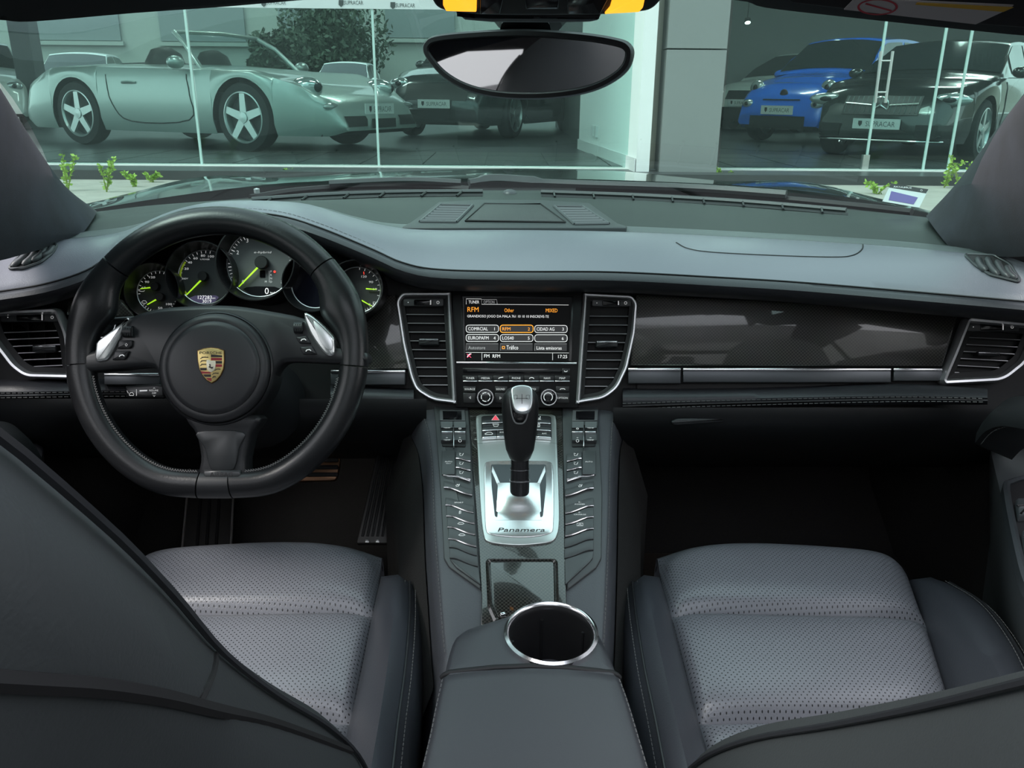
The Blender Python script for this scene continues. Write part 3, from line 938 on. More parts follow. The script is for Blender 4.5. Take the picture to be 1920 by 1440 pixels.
for x0, x1, y0, y1, s, lx, ly in ((572, 662, 785, 826, 'SOURCE', 619, 805), (800, 888, 785, 826, 'SOUND', 840, 805), (1046, 1120, 785, 826, 'INFO', 1070, 805), (1240, 1335, 785, 824, '', 1288, 806),
                              (572, 662, 832, 905, '<', 620, 866), (800, 888, 832, 905, '>', 840, 869), (1240, 1335, 832, 905, 'OPTION', 1286, 868)):
    b = MB().prism(FAS, z7((x0, y0), (x1, y0), (x1, y1), (x0, y1)), 0, .003, .0006).build('side_button', M('radio_button', (0.014, 0.014, 0.015), .4), hu)
    p = MB()
    if s in '<>' and s:
        d = -1 if s == '<' else 1
        line2(p, FAS, [z7(lx - 5 * d, ly - 9), z7(lx + 6 * d, ly), z7(lx - 5 * d, ly + 9)], 1.0, .0032, closed=True)
    elif s:
        put_text(p, FAS, s, *z7(lx, ly), 14 / 3.84, .0032, wpx=(12.5 * len(s)) / 3.84)
    else:
        line2(p, FAS, z7((lx - 20, 808), (lx - 12, 802), (lx + 10, 802), (lx + 18, 808)), 1.3, .0032)
    p.build('button_lettering', PRINT, b)
for kx in (733, 1183):
    c = FAS.pt(*z7(kx, 862), 0)
    k = MB().lathe(c, FAS.n, [(.0122, 0), (.0122, .004), (.0112, .006), (.0112, .016), (.0104, .0185), (.009, .019), (0, .019)], 40).build('rotary_knob', GLOSSBLACK, hu)
    MB().lathe(c, FAS.n, [(.0122, .0162), (.0124, .0178), (.0116, .0192), (.0104, .0192), (.0104, .017)], 40, caps=False).build('knob_ring', BRIGHT, k)
    p = MB()
    q = FAS.uv(*z7(kx, 862), .0192)
    rr = .0068
    for i in range(5 if kx < 900 else 1):
        a0, a1 = ((i * 72 + 8, i * 72 + 64) if kx < 900 else (-50, 230))
        arc = [(q[0] + rr * math.cos(math.radians(a)), q[1] + rr * math.sin(math.radians(a))) for a in [lerp(a0, a1, j / 10) for j in range(11)]]
        inn = [(q[0] + (rr - .0011) * math.cos(math.radians(a)), q[1] + (rr - .0011) * math.sin(math.radians(a))) for a in [lerp(a0, a1, j / 10) for j in range(11)]]
        i0 = p.add([FAS.w(x, y, .0192) for x, y in arc]); i1 = p.add([FAS.w(x, y, .0192) for x, y in inn])
        p.ring_faces(i0, i1, 11, closed=False)
    p.build('knob_marking', PRINT, k)
# ================================================================== INSTRUMENT CLUSTER
clu = thing('instrument_cluster', 'five round gauges with lime green needles behind the steering wheel', 'gauges', CLU.pt(487, 600, -.03))
MB().prism(CLU, [(215, 620), (215, 545), (262, 470), (330, 420), (420, 398), (540, 404), (640, 450), (715, 500), (752, 560), (752, 625)], -0.045, -0.028).build('cluster_backing', M('cluster_black', (0.010, 0.010, 0.011), 0.5), clu)
DIAL = M('dial_grey', (0.045, 0.045, 0.047), 0.55)
DIALC = M('dial_centre_grey', (0.12, 0.12, 0.122), 0.5)
LIME = M('needle_lime', (0.45, 0.75, 0.05), 0.45, emit=(0.40, 0.78, 0.02), estr=0.28)
DPRINT = M('dial_print', (0.75, 0.75, 0.75), 0.5, emit=(0.8, 0.8, 0.8), estr=0.14)
RED = M('dial_red', (0.6, 0.03, 0.03), 0.5, emit=(0.8, 0.05, 0.03), estr=0.5)
def gauge(cx, cy, r, rb, face, h, label, dx=0, dy=0):
    """tube with dial: dial centre and radius in pixels, bezel radius, tube front shifted by (dx,dy)"""
    c = CLU.uv(cx, cy, h)
    e = CLU.uv(cx + r, cy, h)
    R = math.hypot(e[0] - c[0], e[1] - c[1])
    RB = R * rb / r
    o = CLU.w(c[0], c[1], 0)
    g = MB()
    n = 48
    def ring(rad, hh, ox=0, oy=0):
        return g.add([CLU.w(c[0] + ox + rad * math.cos(2 * math.pi * k / n), c[1] + oy + rad * math.sin(2 * math.pi * k / n), hh) for k in range(n)])
    sx, sy = dx * .00077, -dy * .00077
    a = [ring(RB * 1.0, -.03), ring(RB, h + .022, sx, sy), ring(RB * .985, h + .026, sx, sy), ring(RB * .955, h + .026, sx, sy), ring(RB * .94, h + .020, sx, sy), ring(R * 1.02, h + .001), ring(R, h)]
    for p, q in zip(a, a[1:]):
        g.ring_faces(p, q, n)
    go = g.build('gauge', GLOSSBLACK if False else M('gauge_black', (0.010, 0.010, 0.011), 0.3), clu)
    go['label'] = label
    f = MB()
    i = f.add([CLU.w(c[0] + R * math.cos(2 * math.pi * k / n), c[1] + R * math.sin(2 * math.pi * k / n), h) for k in range(n)])
    f.face(range(i, i + n))
    f.build('dial_face', face, go)
    rg = MB()
    rg.tube([CLU.w(c[0] + R * 1.0 * math.cos(2 * math.pi * k / n), c[1] + R * math.sin(2 * math.pi * k / n), h + .001) for k in range(n)], 0.0008, 6, closed=True)
    rg.build('dial_ring', CHROME, go)
    return go, c, R
def ticks(mb, cx, cy, r0, r1, a0, a1, n, w, h):
    for k in range(n):
        a = math.radians(lerp(a0, a1, k / max(n - 1, 1)))
        line2(mb, CLU, [(cx + r0 * math.cos(a), cy - r0 * math.sin(a)), (cx + r1 * math.cos(a), cy - r1 * math.sin(a))], w, h)
def needle(parent, p0, p1, h, hub=None, w=2.6, taper=1.2):
    q0, q1 = Vector(CLU.uv(*p0, h)), Vector(CLU.uv(*p1, h))
    d = (q1 - q0).normalized(); n = Vector((-d.y, d.x))
    s = .00077 / 2
    m = MB()
    m.prism(CLU, [tuple(q0 + n * w * s), tuple(q0 - n * w * s), tuple(q1 - n * taper * s), tuple(q1 + n * taper * s)], h - .001, h + .0006, px=False)
    m.build('needle', LIME, parent)
    if hub:
        hx, hy, hr = hub
        c = CLU.pt(hx, hy, h - .004)
        MB().lathe(c, CLU.n, [(hr * .00077, 0), (hr * .00077, .0075), (hr * .0007, .0085), (0, .0085)], 24).build('needle_hub', M('hub_black', (0.012, 0.012, 0.012), .4), parent)
# tachometer
HT = 0.012
g3, c3, R3 = gauge(488, 495, 62, 74, DIALC, HT, 'large central rev counter', 0, 0)
p = MB()
num = {0: (z5(878, 441)), 1: z5(825, 352), 2: z5(843, 252), 3: z5(905, 176), 4: z5(996, 146), 5: z5(1095, 180), 6: z5(1160, 252), 7: z5(1178, 352), 8: z5(1129, 442)}
for k, v in num.items():
    put_text(p, CLU, str(k), v[0], v[1], 7.2, HT + .0006)
ticks(p, 488, 495, 55, 60, 218, -38, 41, .8, HT + .0006)
ticks(p, 488, 495, 53, 60, 218, -38, 9, 1.2, HT + .0006)
put_text(p, CLU, 'e-hybrid', *z5(1003, 253), 5, HT + .0006, wpx=32, slant=.25)
for k, s in enumerate('PRND'):
    put_text(p, CLU, s, *z5(1058, 375 + k * 22), 3.6, HT + .0006)
line2(p, CLU, [z5(1046, 370), z5(1046, 445)], .5, HT + .0006)
put_text(p, CLU, 'M', *z5(1024, 440), 3.6, HT + .0006)
p.build('dial_lettering', DPRINT, g3)
lcd = MB()
lcd.prism(CLU, z5((878, 487), (900, 476), (960, 470), (1080, 472), (1130, 490), (1100, 520), (1050, 536), (990, 540), (930, 525)), HT, HT + .0008)
lcd.build('speed_display', M('lcd_black', (0.012, 0.012, 0.014), .2), g3)
p = MB()
put_text(p, CLU, '0', *z5(1030, 500), 12, HT + .0014)
put_text(p, CLU, 'km/h', *z5(1070, 511), 3.6, HT + .0014)
p.build('display_lettering', WHT, g3)
p = MB(); p.prism(CLU, circ(*z5(1080, 376), 2.2, 10), HT, HT + .001); p.build('gear_indicator', RED, g3)
MB().prism(CLU, rnd(z5((985, 368), (1018, 368), (1020, 413), (985, 413)), 1.5), HT, HT + .0008).build('gear_window', GLOSSBLACK, g3)
needle(g3, z5(985, 335), z5(850, 473), HT + .006, (*z5(1003, 320), 12), 3.2, 1.6)
# power meter
g2, c2, R2 = gauge(386, 520, 51, 64, DIAL, HT - .004, 'power meter with total kilometres', 0, 0)
H2 = HT - .004
p = MB()
for s, x, y in (('20', 514, 357), ('40', 536, 317), ('60', 572, 290), ('80', 620, 273), ('100', 672, 278)):
    put_text(p, CLU, s, *z5(x, y), 4.2, H2 + .0006, wpx=(11 if len(s) == 3 else 8))
put_text(p, CLU, 'READY', *z5(500, 421), 2.8, H2 + .0006, wpx=14, slant=.2)
put_text(p, CLU, '% POWER', *z5(632, 297), 2.6, H2 + .0006, wpx=18)
ticks(p, 386, 520, 45, 49.5, 180, 80, 11, .8, H2 + .0006)
p.build('dial_lettering', DPRINT, g2)
arc = MB()
cc = CLU.uv(386, 520, H2 + .0007)
A = [math.radians(lerp(143, 222, k / 20)) for k in range(21)]
i0 = arc.add([CLU.w(cc[0] + R2 * .97 * math.cos(a), cc[1] + R2 * .97 * math.sin(a), H2 + .0007) for a in A])
i1 = arc.add([CLU.w(cc[0] + R2 * .90 * math.cos(a), cc[1] + R2 * .90 * math.sin(a), H2 + .0007) for a in A])
arc.ring_faces(i0, i1, 21, closed=False)
arc.build('green_band', M('band_lime', (0.35, 0.45, 0.04), .5, emit=(.4, .55, .03), estr=.06), g2)
od = MB().prism(CLU, z5((530, 545), (570, 530), (700, 528), (722, 540), (690, 575), (640, 588), (590, 583)), H2, H2 + .0008).build('odometer_display', M('lcd_violet', (0.03, 0.028, 0.05), .2, emit=(.06, .055, .10), estr=.3), g2)
p = MB()
put_text(p, CLU, '127283', *z5(632, 541), 6.8, H2 + .0014, wpx=26)
put_text(p, CLU, 'KM', *z5(690, 547), 2.6, H2 + .0014, wpx=5)
put_text(p, CLU, '3019', *z5(645, 566), 6.4, H2 + .0014, wpx=17)
p.build('display_lettering', WHT, g2)
needle(g2, z5(610, 428), z5(512, 527), H2 + .006, (*z5(628, 408), 9), 2.8, 1.4)
# temperature pair at the far end
g1, c1, R1 = gauge(298, 548, 40, 52, DIAL, HT - .008, 'oil and battery gauge furthest left', 0, 0)
H1 = HT - .008
p = MB()
for s, x, y, wd in (('120', 293, 412, 11), ('90', 260, 442, 8), ('60', 238, 480, 8), ('100', 402, 585, 11), ('50', 345, 610, 8)):
    put_text(p, CLU, s, *z5(x, y), 4.0, H1 + .0006, wpx=wd)
ticks(p, 298, 548, 35, 39, 185, 75, 10, .8, H1 + .0006)
ticks(p, 298, 548, 35, 39, 220, 330, 14, .8, H1 + .0006)
line2(p, CLU, z5((225, 572), (235, 563), (250, 563), (260, 575), (250, 580), (230, 578)), .8, H1 + .0006, closed=True)
line2(p, CLU, z5((205, 498), (222, 503), (238, 503), (245, 497)), .8, H1 + .0006)
p.build('dial_lettering', DPRINT, g1)
needle(g1, z5(294, 477), z5(218, 486), H1 + .005, (*z5(322, 474), 8), 2.4, 1.2)
needle(g1, z5(323, 553), z5(262, 588), H1 + .005, (*z5(352, 540), 8), 2.4, 1.2)
g4, c4, R4 = gauge(592, 533, 45, 56, M('round_screen', (0.012, 0.012, 0.02), .12), HT - .002, 'blank round display', 0, 0)
g5, c5, R5 = gauge(671, 544, 43, 53, DIAL, HT - .008, 'temperature and fuel gauge nearest the screen', 0, 0)
p = MB()
for s, x, y, wd in (('120', 1655, 407, 10), ('90', 1700, 442, 8), ('60', 1725, 487, 8), ('0', 1690, 586, 4), ('1', 1643, 613, 2)):
    put_text(p, CLU, s, *z5(x, y), 4.0, H1 + .0006, wpx=wd)
ticks(p, 671, 544, 38, 42, 85, -15, 8, .8, H1 + .0006)
ticks(p, 671, 544, 38, 42, -40, -90, 8, .8, H1 + .0006)
line2(p, CLU, z5((1714, 570), (1728, 570), (1728, 590), (1714, 590)), .8, H1 + .0006, closed=True)
p.build('dial_lettering', DPRINT, g5)
p = MB()
line2(p, CLU, z5((1653, 376), (1655, 394)), 1.2, H1 + .0006)
line2(p, CLU, z5((1700, 618), (1718, 604)), 1.6, H1 + .0006)
p.build('red_mark', RED, g5)
needle(g5, z5(1668, 485), z5(1735, 490), H1 + .005, None, 2.4, 1.2)
needle(g5, z5(1640, 560), z5(1705, 597), H1 + .005, None, 2.4, 1.2)

# ================================================================== STEERING WHEEL
SW = thing('steering_wheel', 'black leather three-spoke steering wheel with a gold and red crest on its hub', 'steering wheel', WHL.pt(408, 928, -.02))
WS = 1.02 / FPX
wc = WHL.uv(409, 667)
def wpt(a, r, h=0.0):
    """rim centreline: angle in degrees from the right, radius in pixels"""
    return WHL.w(wc[0] + r * WS * math.cos(math.radians(a)), wc[1] + r * WS * math.sin(math.radians(a)), h)
def rim_r(a):
    s = math.sin(math.radians(a))
    r = 255.0
    if s < 0:                                  # flattened lower part
        lim = 241.0 / max(-s, 1e-3)
        r = -math.log(math.exp(-r / 7.0) + math.exp(-min(lim, 900) / 7.0)) * 7.0
    return r
def rim_w(a):
    """thicker at the thumb rests"""
    d = min(abs(a - 22), abs(a - 158))
    return 0.0178 + 0.0035 * math.exp(-(d / 11.0) ** 2)
def rim_piece(a0, a1, name, mat, k=1.0, seg=18):
    n = max(6, int(abs(a1 - a0) / 3))
    A = [lerp(a0, a1, i / n) for i in range(n + 1)]
    m = MB()
    rings = []
    for a in A:
        r = rim_r(a)
        w = rim_w(a) * k
        bulge = 0.010 * math.exp(-(min(abs(a - 22), abs(a - 158)) / 9.0) ** 2)
        c = wpt(a, r)
        er = (WHL.u * math.cos(math.radians(a)) + WHL.v * math.sin(math.radians(a)))
        ring = []
        for j in range(seg):
            t = 2 * math.pi * j / seg
            x, y = math.cos(t), math.sin(t)
            inner = bulge * max(0, -x)
            ring.append(c + er * (w * x - inner) + WHL.n * (w * 0.92 * y))
        rings.append(ring)
    st = [m.add(q) for q in rings]
    for i in range(len(st) - 1):
        m.ring_faces(st[i], st[i + 1], seg)
    m.face(range(st[0], st[0] + seg)); m.face(range(st[-1], st[-1] + seg))
    return m.build(name, mat, SW)
rim_piece(41, 139, 'rim_top', LEATHER_SMOOTH)
rim_piece(139.6, 184, 'rim_grip', LEATHER_SMOOTH, 1.02)
rim_piece(-4, 40.4, 'rim_grip', LEATHER_SMOOTH, 1.02)
rim_piece(184.6, 263, 'rim_lower', LEATHER_SMOOTH, .99)
rim_piece(277.5, 355.4, 'rim_lower', LEATHER_SMOOTH, .99)
rim_piece(263.6, 277, 'rim_foot', M('spoke_plastic', (0.016, 0.017, 0.019), .38), 1.0)
for a0, a1 in ((190, 262), (278, 350)):
    pts = []
    for i in range(61):
        a = lerp(a0, a1, i / 60)
        er = (WHL.u * math.cos(math.radians(a)) + WHL.v * math.sin(math.radians(a)))
        pts.append(wpt(a, rim_r(a)) - er * .0165 + WHL.n * .0075)
    zig = MB()
    for i in range(60):
        er = (pts[i] - WHL.w(wc[0], wc[1])).normalized()
        zig.tube([pts[i] - er * .0012, pts[i + 1] + er * .0016], .0006, 4)
        zig.tube([pts[i] + er * .0016, pts[i] - er * .0012 + (pts[i + 1] - pts[i]) * .3], .0006, 4)
    zig.build('rim_stitching', M('wheel_thread', (0.10, 0.10, 0.10), .7), SW, kind='stuff')
SPK = M('spoke_plastic', (0.016, 0.017, 0.019), .38)
# cover plate: arch over the hub with the two side spokes
outl = z6((35, 345), (120, 325), (195, 300), (250, 215), (400, 108), (560, 60), (760, 42), (900, 38), (1050, 45), (1240, 75), (1440, 120), (1600, 230), (1640, 290), (1800, 310), (1815, 385),
          (1640, 390), (1370, 378), (1300, 400), (1255, 470), (1215, 560), (1150, 660), (1060, 735), (900, 765), (760, 740), (650, 660), (585, 560), (555, 450), (500, 410), (250, 432), (45, 435))
MB().prism(WHL, catmull(outl, 3, True), -0.018, 0.012, 0.006).build('spoke_cover', SPK, SW)
# lower spoke
MB().prism(WHL, catmull(z6((745, 700), (790, 820), (815, 950), (822, 1090), (1065, 1092), (1090, 960), (1120, 820), (1160, 700)), 4, True), -0.02, 0.010, .006).build('lower_spoke', SPK, SW)
ins = catmull(z6((800, 800), (845, 900), (870, 1000), (900, 1035), (1000, 1032), (1030, 1000), (1050, 900), (1075, 800)), 4, True)
MB().prism(WHL, ins, 0.004, 0.0118, .0015).build('spoke_inlay', M('inlay_plastic', (0.026, 0.028, 0.030), .33), SW)
MB().prism(WHL, z6((835, 1030), (1060, 1030), (1058, 1092), (838, 1094)), 0.0, 0.0135, .003).build('airbag_badge', M('inlay_plastic', (0.026, 0.028, 0.030), .33), SW)
p = MB(); put_text(p, WHL, 'AIRBAG', *z6(945, 1056), 8, .0137, wpx=43); p.build('airbag_lettering', BLACK, SW)
# hub
hc = WHL.uv(402, 690, .02)
hubo = WHL.w(hc[0], hc[1], 0)
k = WS
MB().lathe(hubo, WHL.n, [(.070, -.03), (.0705, .008), (.069, .014), (.0675, .015), (.0672, .010)], 64, caps=False).build('hub_ring', SPK, SW)
MB().lathe(hubo, WHL.n, [(.0665, .005), (.0662, .018), (.064, .0225), (.058, .0240), (.0565, .0236), (.0552, .0262), (.050, .0275), (.03, .0290), (0, .0295)], 64).build('horn_pad', M('horn_plastic', (0.024, 0.0245, 0.027), .42, bump=.08, bscale=1500), SW)
e = MB(); line2(e, WHL, circ(*z6(885, 628), 7, 16, ry=3.5), .8, .0277, closed=True); line2(e, WHL, z6((870, 640), (900, 620)), .8, .0277); e.build('horn_symbol', BLACK, SW)
# crest on the hub
CRF = Fr(WHL.w(hc[0], hc[1], .0285), WHL.n)
cz = Z(320, 600, 9.0)
def crest_outline(grow=0):
    pts = [(455, 525), (560, 492), (680, 478), (800, 492), (892, 525), (897, 700), (885, 830), (840, 930), (770, 1015), (690, 1060), (610, 1015), (540, 930), (490, 830), (465, 700)]
    cx, cy = 680, 760
    return [(cx + (x - cx) * (1 + grow), cy + (y - cy) * (1 + grow)) for x, y in pts]
cr = MB().prism(CRF, [cz(*p) for p in crest_outline(.05)], 0, .0026, .0008).build('crest', M('crest_edge', (0.25, 0.12, 0.04), .3, .8), SW)
GOLD = M('crest_gold', (0.72, 0.55, 0.22), .35, .6)
MB().prism(CRF, [cz(*p) for p in crest_outline(0)], .001, .0031, .0004).build('crest_field', GOLD, cr)
CRED, CBLK = M('crest_red', (0.35, 0.02, 0.03), .4), M('crest_black', (0.02, 0.015, 0.015), .4)
for q, mt in ((((683, 583), (870, 600), (870, 630), (683, 628)), CBLK), (((683, 642), (868, 642), (868, 683), (683, 683)), CRED), (((760, 695), (868, 695), (868, 738), (760, 738)), CBLK), (((760, 750), (868, 750), (868, 793), (760, 793)), CRED),
              (((497, 810), (605, 810), (605, 853), (505, 853)), CBLK), (((510, 866), (675, 880), (675, 908), (525, 908)), CRED), (((545, 920), (680, 920), (680, 963), (580, 963)), CBLK), (((595, 980), (690, 980), (690, 1035), (640, 1020)), CRED)):
    MB().prism(CRF, [cz(*p) for p in q], .002, .0036).build('crest_stripe', mt, cr)
MB().prism(CRF, catmull([cz(*p) for p in ((605, 690), (640, 675), (680, 690), (755, 695), (755, 800), (735, 850), (690, 885), (650, 870), (615, 830))], 3, True), .002, .0040, .0003).build('crest_shield', M('crest_pale', (0.85, 0.78, 0.6), .35, .3), cr)
an = MB()
for x, y, w in ((500, 655, 140), (500, 715, 110), (500, 775, 105), (745, 855, 100), (700, 925, 115), (705, 985, 60)):
    line2(an, CRF, catmull([cz(x, y), cz(x + w * .4, y - 22), cz(x + w, y - 20)], 4), 1.3, .0034)
    for j in range(4):
        line2(an, CRF, [cz(x + w * (.2 + .22 * j), y - 18), cz(x + w * (.25 + .22 * j), y - 40)], .8, .0034)
an.build('crest_antlers', CBLK, cr, kind='stuff')
hs = MB()
hs.prism(CRF, [cz(*p) for p in ((650, 750), (665, 742), (678, 760), (672, 785), (700, 798), (720, 790), (715, 825), (700, 815), (690, 828), (668, 808), (648, 806), (642, 790), (660, 780))], .0035, .0043)
hs.build('crest_horse', CBLK, cr)
p = MB(); put_text(p, CRF, 'PORSCHE', *cz(682, 556), 5, .0035, wpx=43); p.build('crest_lettering', CBLK, cr)
# silver paddles and buttons
pd = catmull(z6((185, 370), (187, 290), (205, 250), (330, 155), (388, 113), (375, 150), (300, 300), (262, 360), (225, 378)), 4, True)
MB().prism(WHL, pd, 0.004, .0165, .003).build('shift_paddle', ALU_LIGHT, SW)
pd = catmull(z6((1440, 86), (1510, 120), (1610, 218), (1622, 260), (1620, 335), (1575, 338), (1528, 290), (1470, 195)), 4, True)
q = MB().prism(WHL, pd, 0.004, .0165, .003).build('shift_paddle', ALU_LIGHT, SW)
pd = catmull(z6((1500, 135), (1595, 225), (1610, 300), (1575, 300), (1530, 240)), 4, True)
MB().prism(WHL, pd, .016, .0174, .0005).build('paddle_inlay', CHROME, q)
for y0 in ((358, 170, 420, 230), (1380, 148, 1440, 200)):
    x0, yy0, x1, yy1 = y0
    f = WHL
    a, b = f.pt(*z6(x0 + 5, (yy0 + yy1) / 2), .0125), f.pt(*z6(x1 - 5, (yy0 + yy1) / 2), .0125)
    w = MB(); w.tube([a, b], .0072, 14)
    o = w.build('scroll_wheel', PLASTIC, SW)
    for j in range(4):
        t = (j + .5) / 4
        MB().tube([f.pt(*z6(lerp(x0 + 4, x1 - 4, t), yy0 + 6), .0185), f.pt(*z6(lerp(x0 + 4, x1 - 4, t), yy1 - 6), .0185)], .0009, 5).build('wheel_rib', BLACK, o)
for pts, kind in ((((330, 252), (408, 250), (405, 285), (392, 300), (318, 302)), 'sq'), (((305, 318), (390, 314), (375, 350), (362, 368), (288, 370)), 'ph'),
                  (((1388, 232), (1455, 222), (1482, 270), (1412, 268)), 'ph'), (((1412, 290), (1490, 285), (1518, 335), (1435, 335)), 'ph')):
    b = MB().prism(WHL, rnd(z6(*pts), 2), .008, .0155, .0012).build('wheel_button', M('button_black', (0.018, 0.018, 0.02), .35), SW)
    p = MB()
    cx, cy = sum(x for x, y in pts) / len(pts) + 4, sum(y for x, y in pts) / len(pts)
    if kind == 'sq':
        line2(p, WHL, z6((cx - 7, cy), (cx, cy - 9), (cx + 7, cy), (cx, cy + 9)), .8, .0158, closed=True)
    else:
        line2(p, WHL, z6((cx - 16, cy + 6), (cx - 10, cy - 3), (cx + 6, cy - 6), (cx + 15, cy + 2)), 1.7, .0158)
    p.build('button_symbol', PRINT, b)
# ================================================================== COLUMN AND STALKS
ST = thing('steering_column', 'dark steering column shroud behind the wheel hub', 'steering column', PY(430, 760, 1.10))
MB().tube([WHL.w(hc[0], hc[1] - .02, -.02), WHL.w(hc[0], hc[1] - .04, -.17)], [.052, .066], 20).build('column_shroud', PLASTIC, ST)
SK = thing('cruise_stalk', 'cruise control stalk with white print beside the wheel hub', 'stalk', WHL.pt(270, 745, -.03))
MB().prism(Fr(WHL.w(0, 0, -.03), WHL.n), rnd(z6((362, 525), (560, 512), (600, 520), (600, 595), (380, 598), (368, 580)), 5), -.01, .006, .003).build('stalk_head', M('stalk_black', (.016, .016, .017), .35), SK)
SF = Fr(WHL.w(0, 0, -.0235), WHL.n)
p = MB()
put_text(p, SF, 'RESUME', *z6(540, 552), 3.2, .0002, wpx=17)
put_text(p, SF, 'OFF', *z6(542, 568), 3.4, .0002, wpx=8)
line2(p, SF, z6((536, 541), (542, 535), (548, 541)), .7, .0002)
line2(p, SF, z6((536, 581), (542, 588), (548, 581)), .7, .0002)
line2(p, SF, z6((393, 578), (398, 566), (412, 564), (420, 575), (418, 582), (395, 582)), 1.0, .0002, closed=True)
line2(p, SF, z6((378, 552), (388, 570)), .9, .0002)
line2(p, SF, z6((436, 545), (436, 584)), .9, .0002)
p.prism(SF, z6((455, 550), (500, 548), (500, 556), (455, 558)), 0, .0004)
p.build('stalk_lettering', PRINT, SK)
for pts, nm, lab in ((((262, 112), (500, 100), (520, 118), (300, 138), (262, 160)), 'indicator_stalk', 'indicator stalk behind the silver paddle nearest the door'), (((1560, 135), (1650, 95), (1665, 118), (1600, 150)), 'wiper_stalk', 'wiper stalk behind the silver paddle nearest the screen')):
    o = MB().prism(Fr(WHL.w(0, 0, -.035), WHL.n), rnd(z6(*pts), 3), -.008, .006, .003).build(nm, PLASTIC_GREY, None)
    tag(o, lab, 'stalk')
LS = thing('light_switch', 'round headlight switch on carbon trim left of the wheel', 'switch', FASL.pt(193, 605, 0))
MB().lathe(FASL.pt(190, 606, 0), FASL.n, [(.021, 0), (.021, .005), (.019, .007), (.0175, .006), (.015, .014), (.012, .016), (0, .016)], 32).build('switch_knob', PLASTIC, LS)
p = MB(); c = FASL.pt(190, 606, 0)
p.tube([c + FASL.n * .006 + (FASL.u * math.cos(t) + FASL.v * math.sin(t)) * .0205 for t in [2 * math.pi * j / 32 for j in range(32)]], .0007, 5, closed=True)
p.build('switch_ring', CHROME, LS)
# ================================================================== CENTRE CONSOLE
con = thing('center_console', 'sloping centre console with rows of chrome-edged buttons between the seats', 'console', (0, 0.95, 0.28))
# leather body: left and right outlines in pixels, then the flanks fall to the floor
Ledge = catmull([(776, 752), (788, 775), (798, 800), (804, 840), (808, 887), (812, 984), (820, 1091), (826, 1168), (832, 1230)], 4)
Redge = catmull([(1166, 752), (1156, 775), (1151, 800), (1149, 840), (1147, 893), (1145, 984), (1142, 1076), (1138, 1168), (1134, 1230)], 4)
rows = []
for (lx, ly), (rx, ry) in zip(Ledge, Redge):
    a, b = CON.pt(lx, ly, -.004), CON.pt(rx, ry, -.004)
    out = .03
    zf = .30
    r = [Vector((a.x - .035, a.y, zf)), Vector((a.x - .02, a.y, a.z - .12)), Vector((a.x - .006, a.y, a.z - .016)), a]
    for t in (.03, .08, .2, .35, .5, .65, .8, .92, .97):
        r.append(a.lerp(b, t) + CON.n * (.004 if .05 < t < .95 else .0025))
    r += [b, Vector((b.x + .006, b.y, b.z - .016)), Vector((b.x + .02, b.y, b.z - .12)), Vector((b.x + .035, b.y, zf))]
    rows.append(r)
for dy, dz in ((-.06, -.02), (-.20, -.05), (-.42, -.06)):
    rows.append([p + Vector((0, dy, dz if p.z > .32 else 0)) for p in rows[len(Ledge) - 1]])
MB().grid(rows).build('console_body', LEATHER, con)
fl = MB()
for E, s in ((Ledge, -1), (Redge, 1)):
    fl.grid([[CON.pt(x, y, -.004) + Vector((s * .012, 0, -.045)) for x, y in E], [CON.pt(x, y, -.004) + Vector((s * .05, 0, -.16)) for x, y in E], [Vector((CON.pt(x, y).x + s * .055, CON.pt(x, y).y, .29)) for x, y in E]])
fl.build('carpet_flank', CARPET, con)
for E, s in ((Ledge, 1), (Redge, -1)):
    stitches([CON.pt(x + s * 3, y, -.001) for x, y in E], .006, .0042, .0005).build('stitching', THREAD, con, kind='stuff')
# button carriers
PL = z8((112, 68), (322, 78), (345, 440), (365, 700), (385, 1000), (402, 1195), (205, 1055), (172, 1000), (152, 600))
PR = z8((898, 78), (1115, 68), (1145, 600), (1140, 1000), (1108, 1058), (928, 1195), (920, 1000), (912, 700), (905, 440))
CARR = M('carrier_plastic', (0.060, 0.066, 0.068), .42)
for q in (PL, PR):
    MB().prism(CON, rnd(q, 3), -.01, .0035, .0015).build('button_carrier', CARR, con)
# centre spine of gloss carbon
SPINE = carbon_mat('gloss_carbon', .0024, (.01, .01, .009), (.05, .048, .042), .25, 1.0)
sp = z8((325, 75), (898, 75), (905, 440), (915, 900), (925, 1250), (930, 1440), (400, 1440), (405, 1250), (385, 900), (350, 440))
MB().prism(CON, sp, -.01, .0045, .001).build('console_spine', SPINE, con, uv=fuv(CON))
# silver plate with the two-part shape
AP = catmull(z8((368, 150), (385, 124), (430, 118), (630, 112), (800, 118), (845, 124), (862, 150), (868, 300), (880, 600), (882, 780), (868, 860), (830, 900), (730, 916), (630, 922), (520, 915), (440, 898), (414, 855), (396, 700), (376, 300)), 3, True)
MB().prism(CON, AP, .0, .0075, .0015).build('silver_plate', ALU, con)
gr = MB(); line2(gr, CON, catmull([z8(376, 300), z8(500, 290), z8(630, 287), z8(760, 290), z8(868, 298)], 4), .7, .0077); gr.build('plate_joint', M('joint_grey', (.2, .21, .21), .5), con)
IP = catmull(z8((420, 440), (445, 408), (520, 404), (630, 402), (750, 404), (815, 408), (842, 440), (848, 600), (846, 790), (830, 845), (740, 868), (630, 874), (520, 866), (445, 850), (426, 800), (420, 600)), 3, True)
MB().prism(CON, IP, .005, .0088, .001).build('gate_plate', ALU_LIGHT, con)
gt_o = MB().prism(CON, rnd(z8((462, 428), (798, 428), (800, 560), (780, 745), (765, 750), (745, 560), (515, 560), (500, 750), (485, 745), (465, 560)), 3), .008, .0094).build('gate_shadow', M('gate_dark', (0.05, 0.055, 0.06), .25, .5), con)
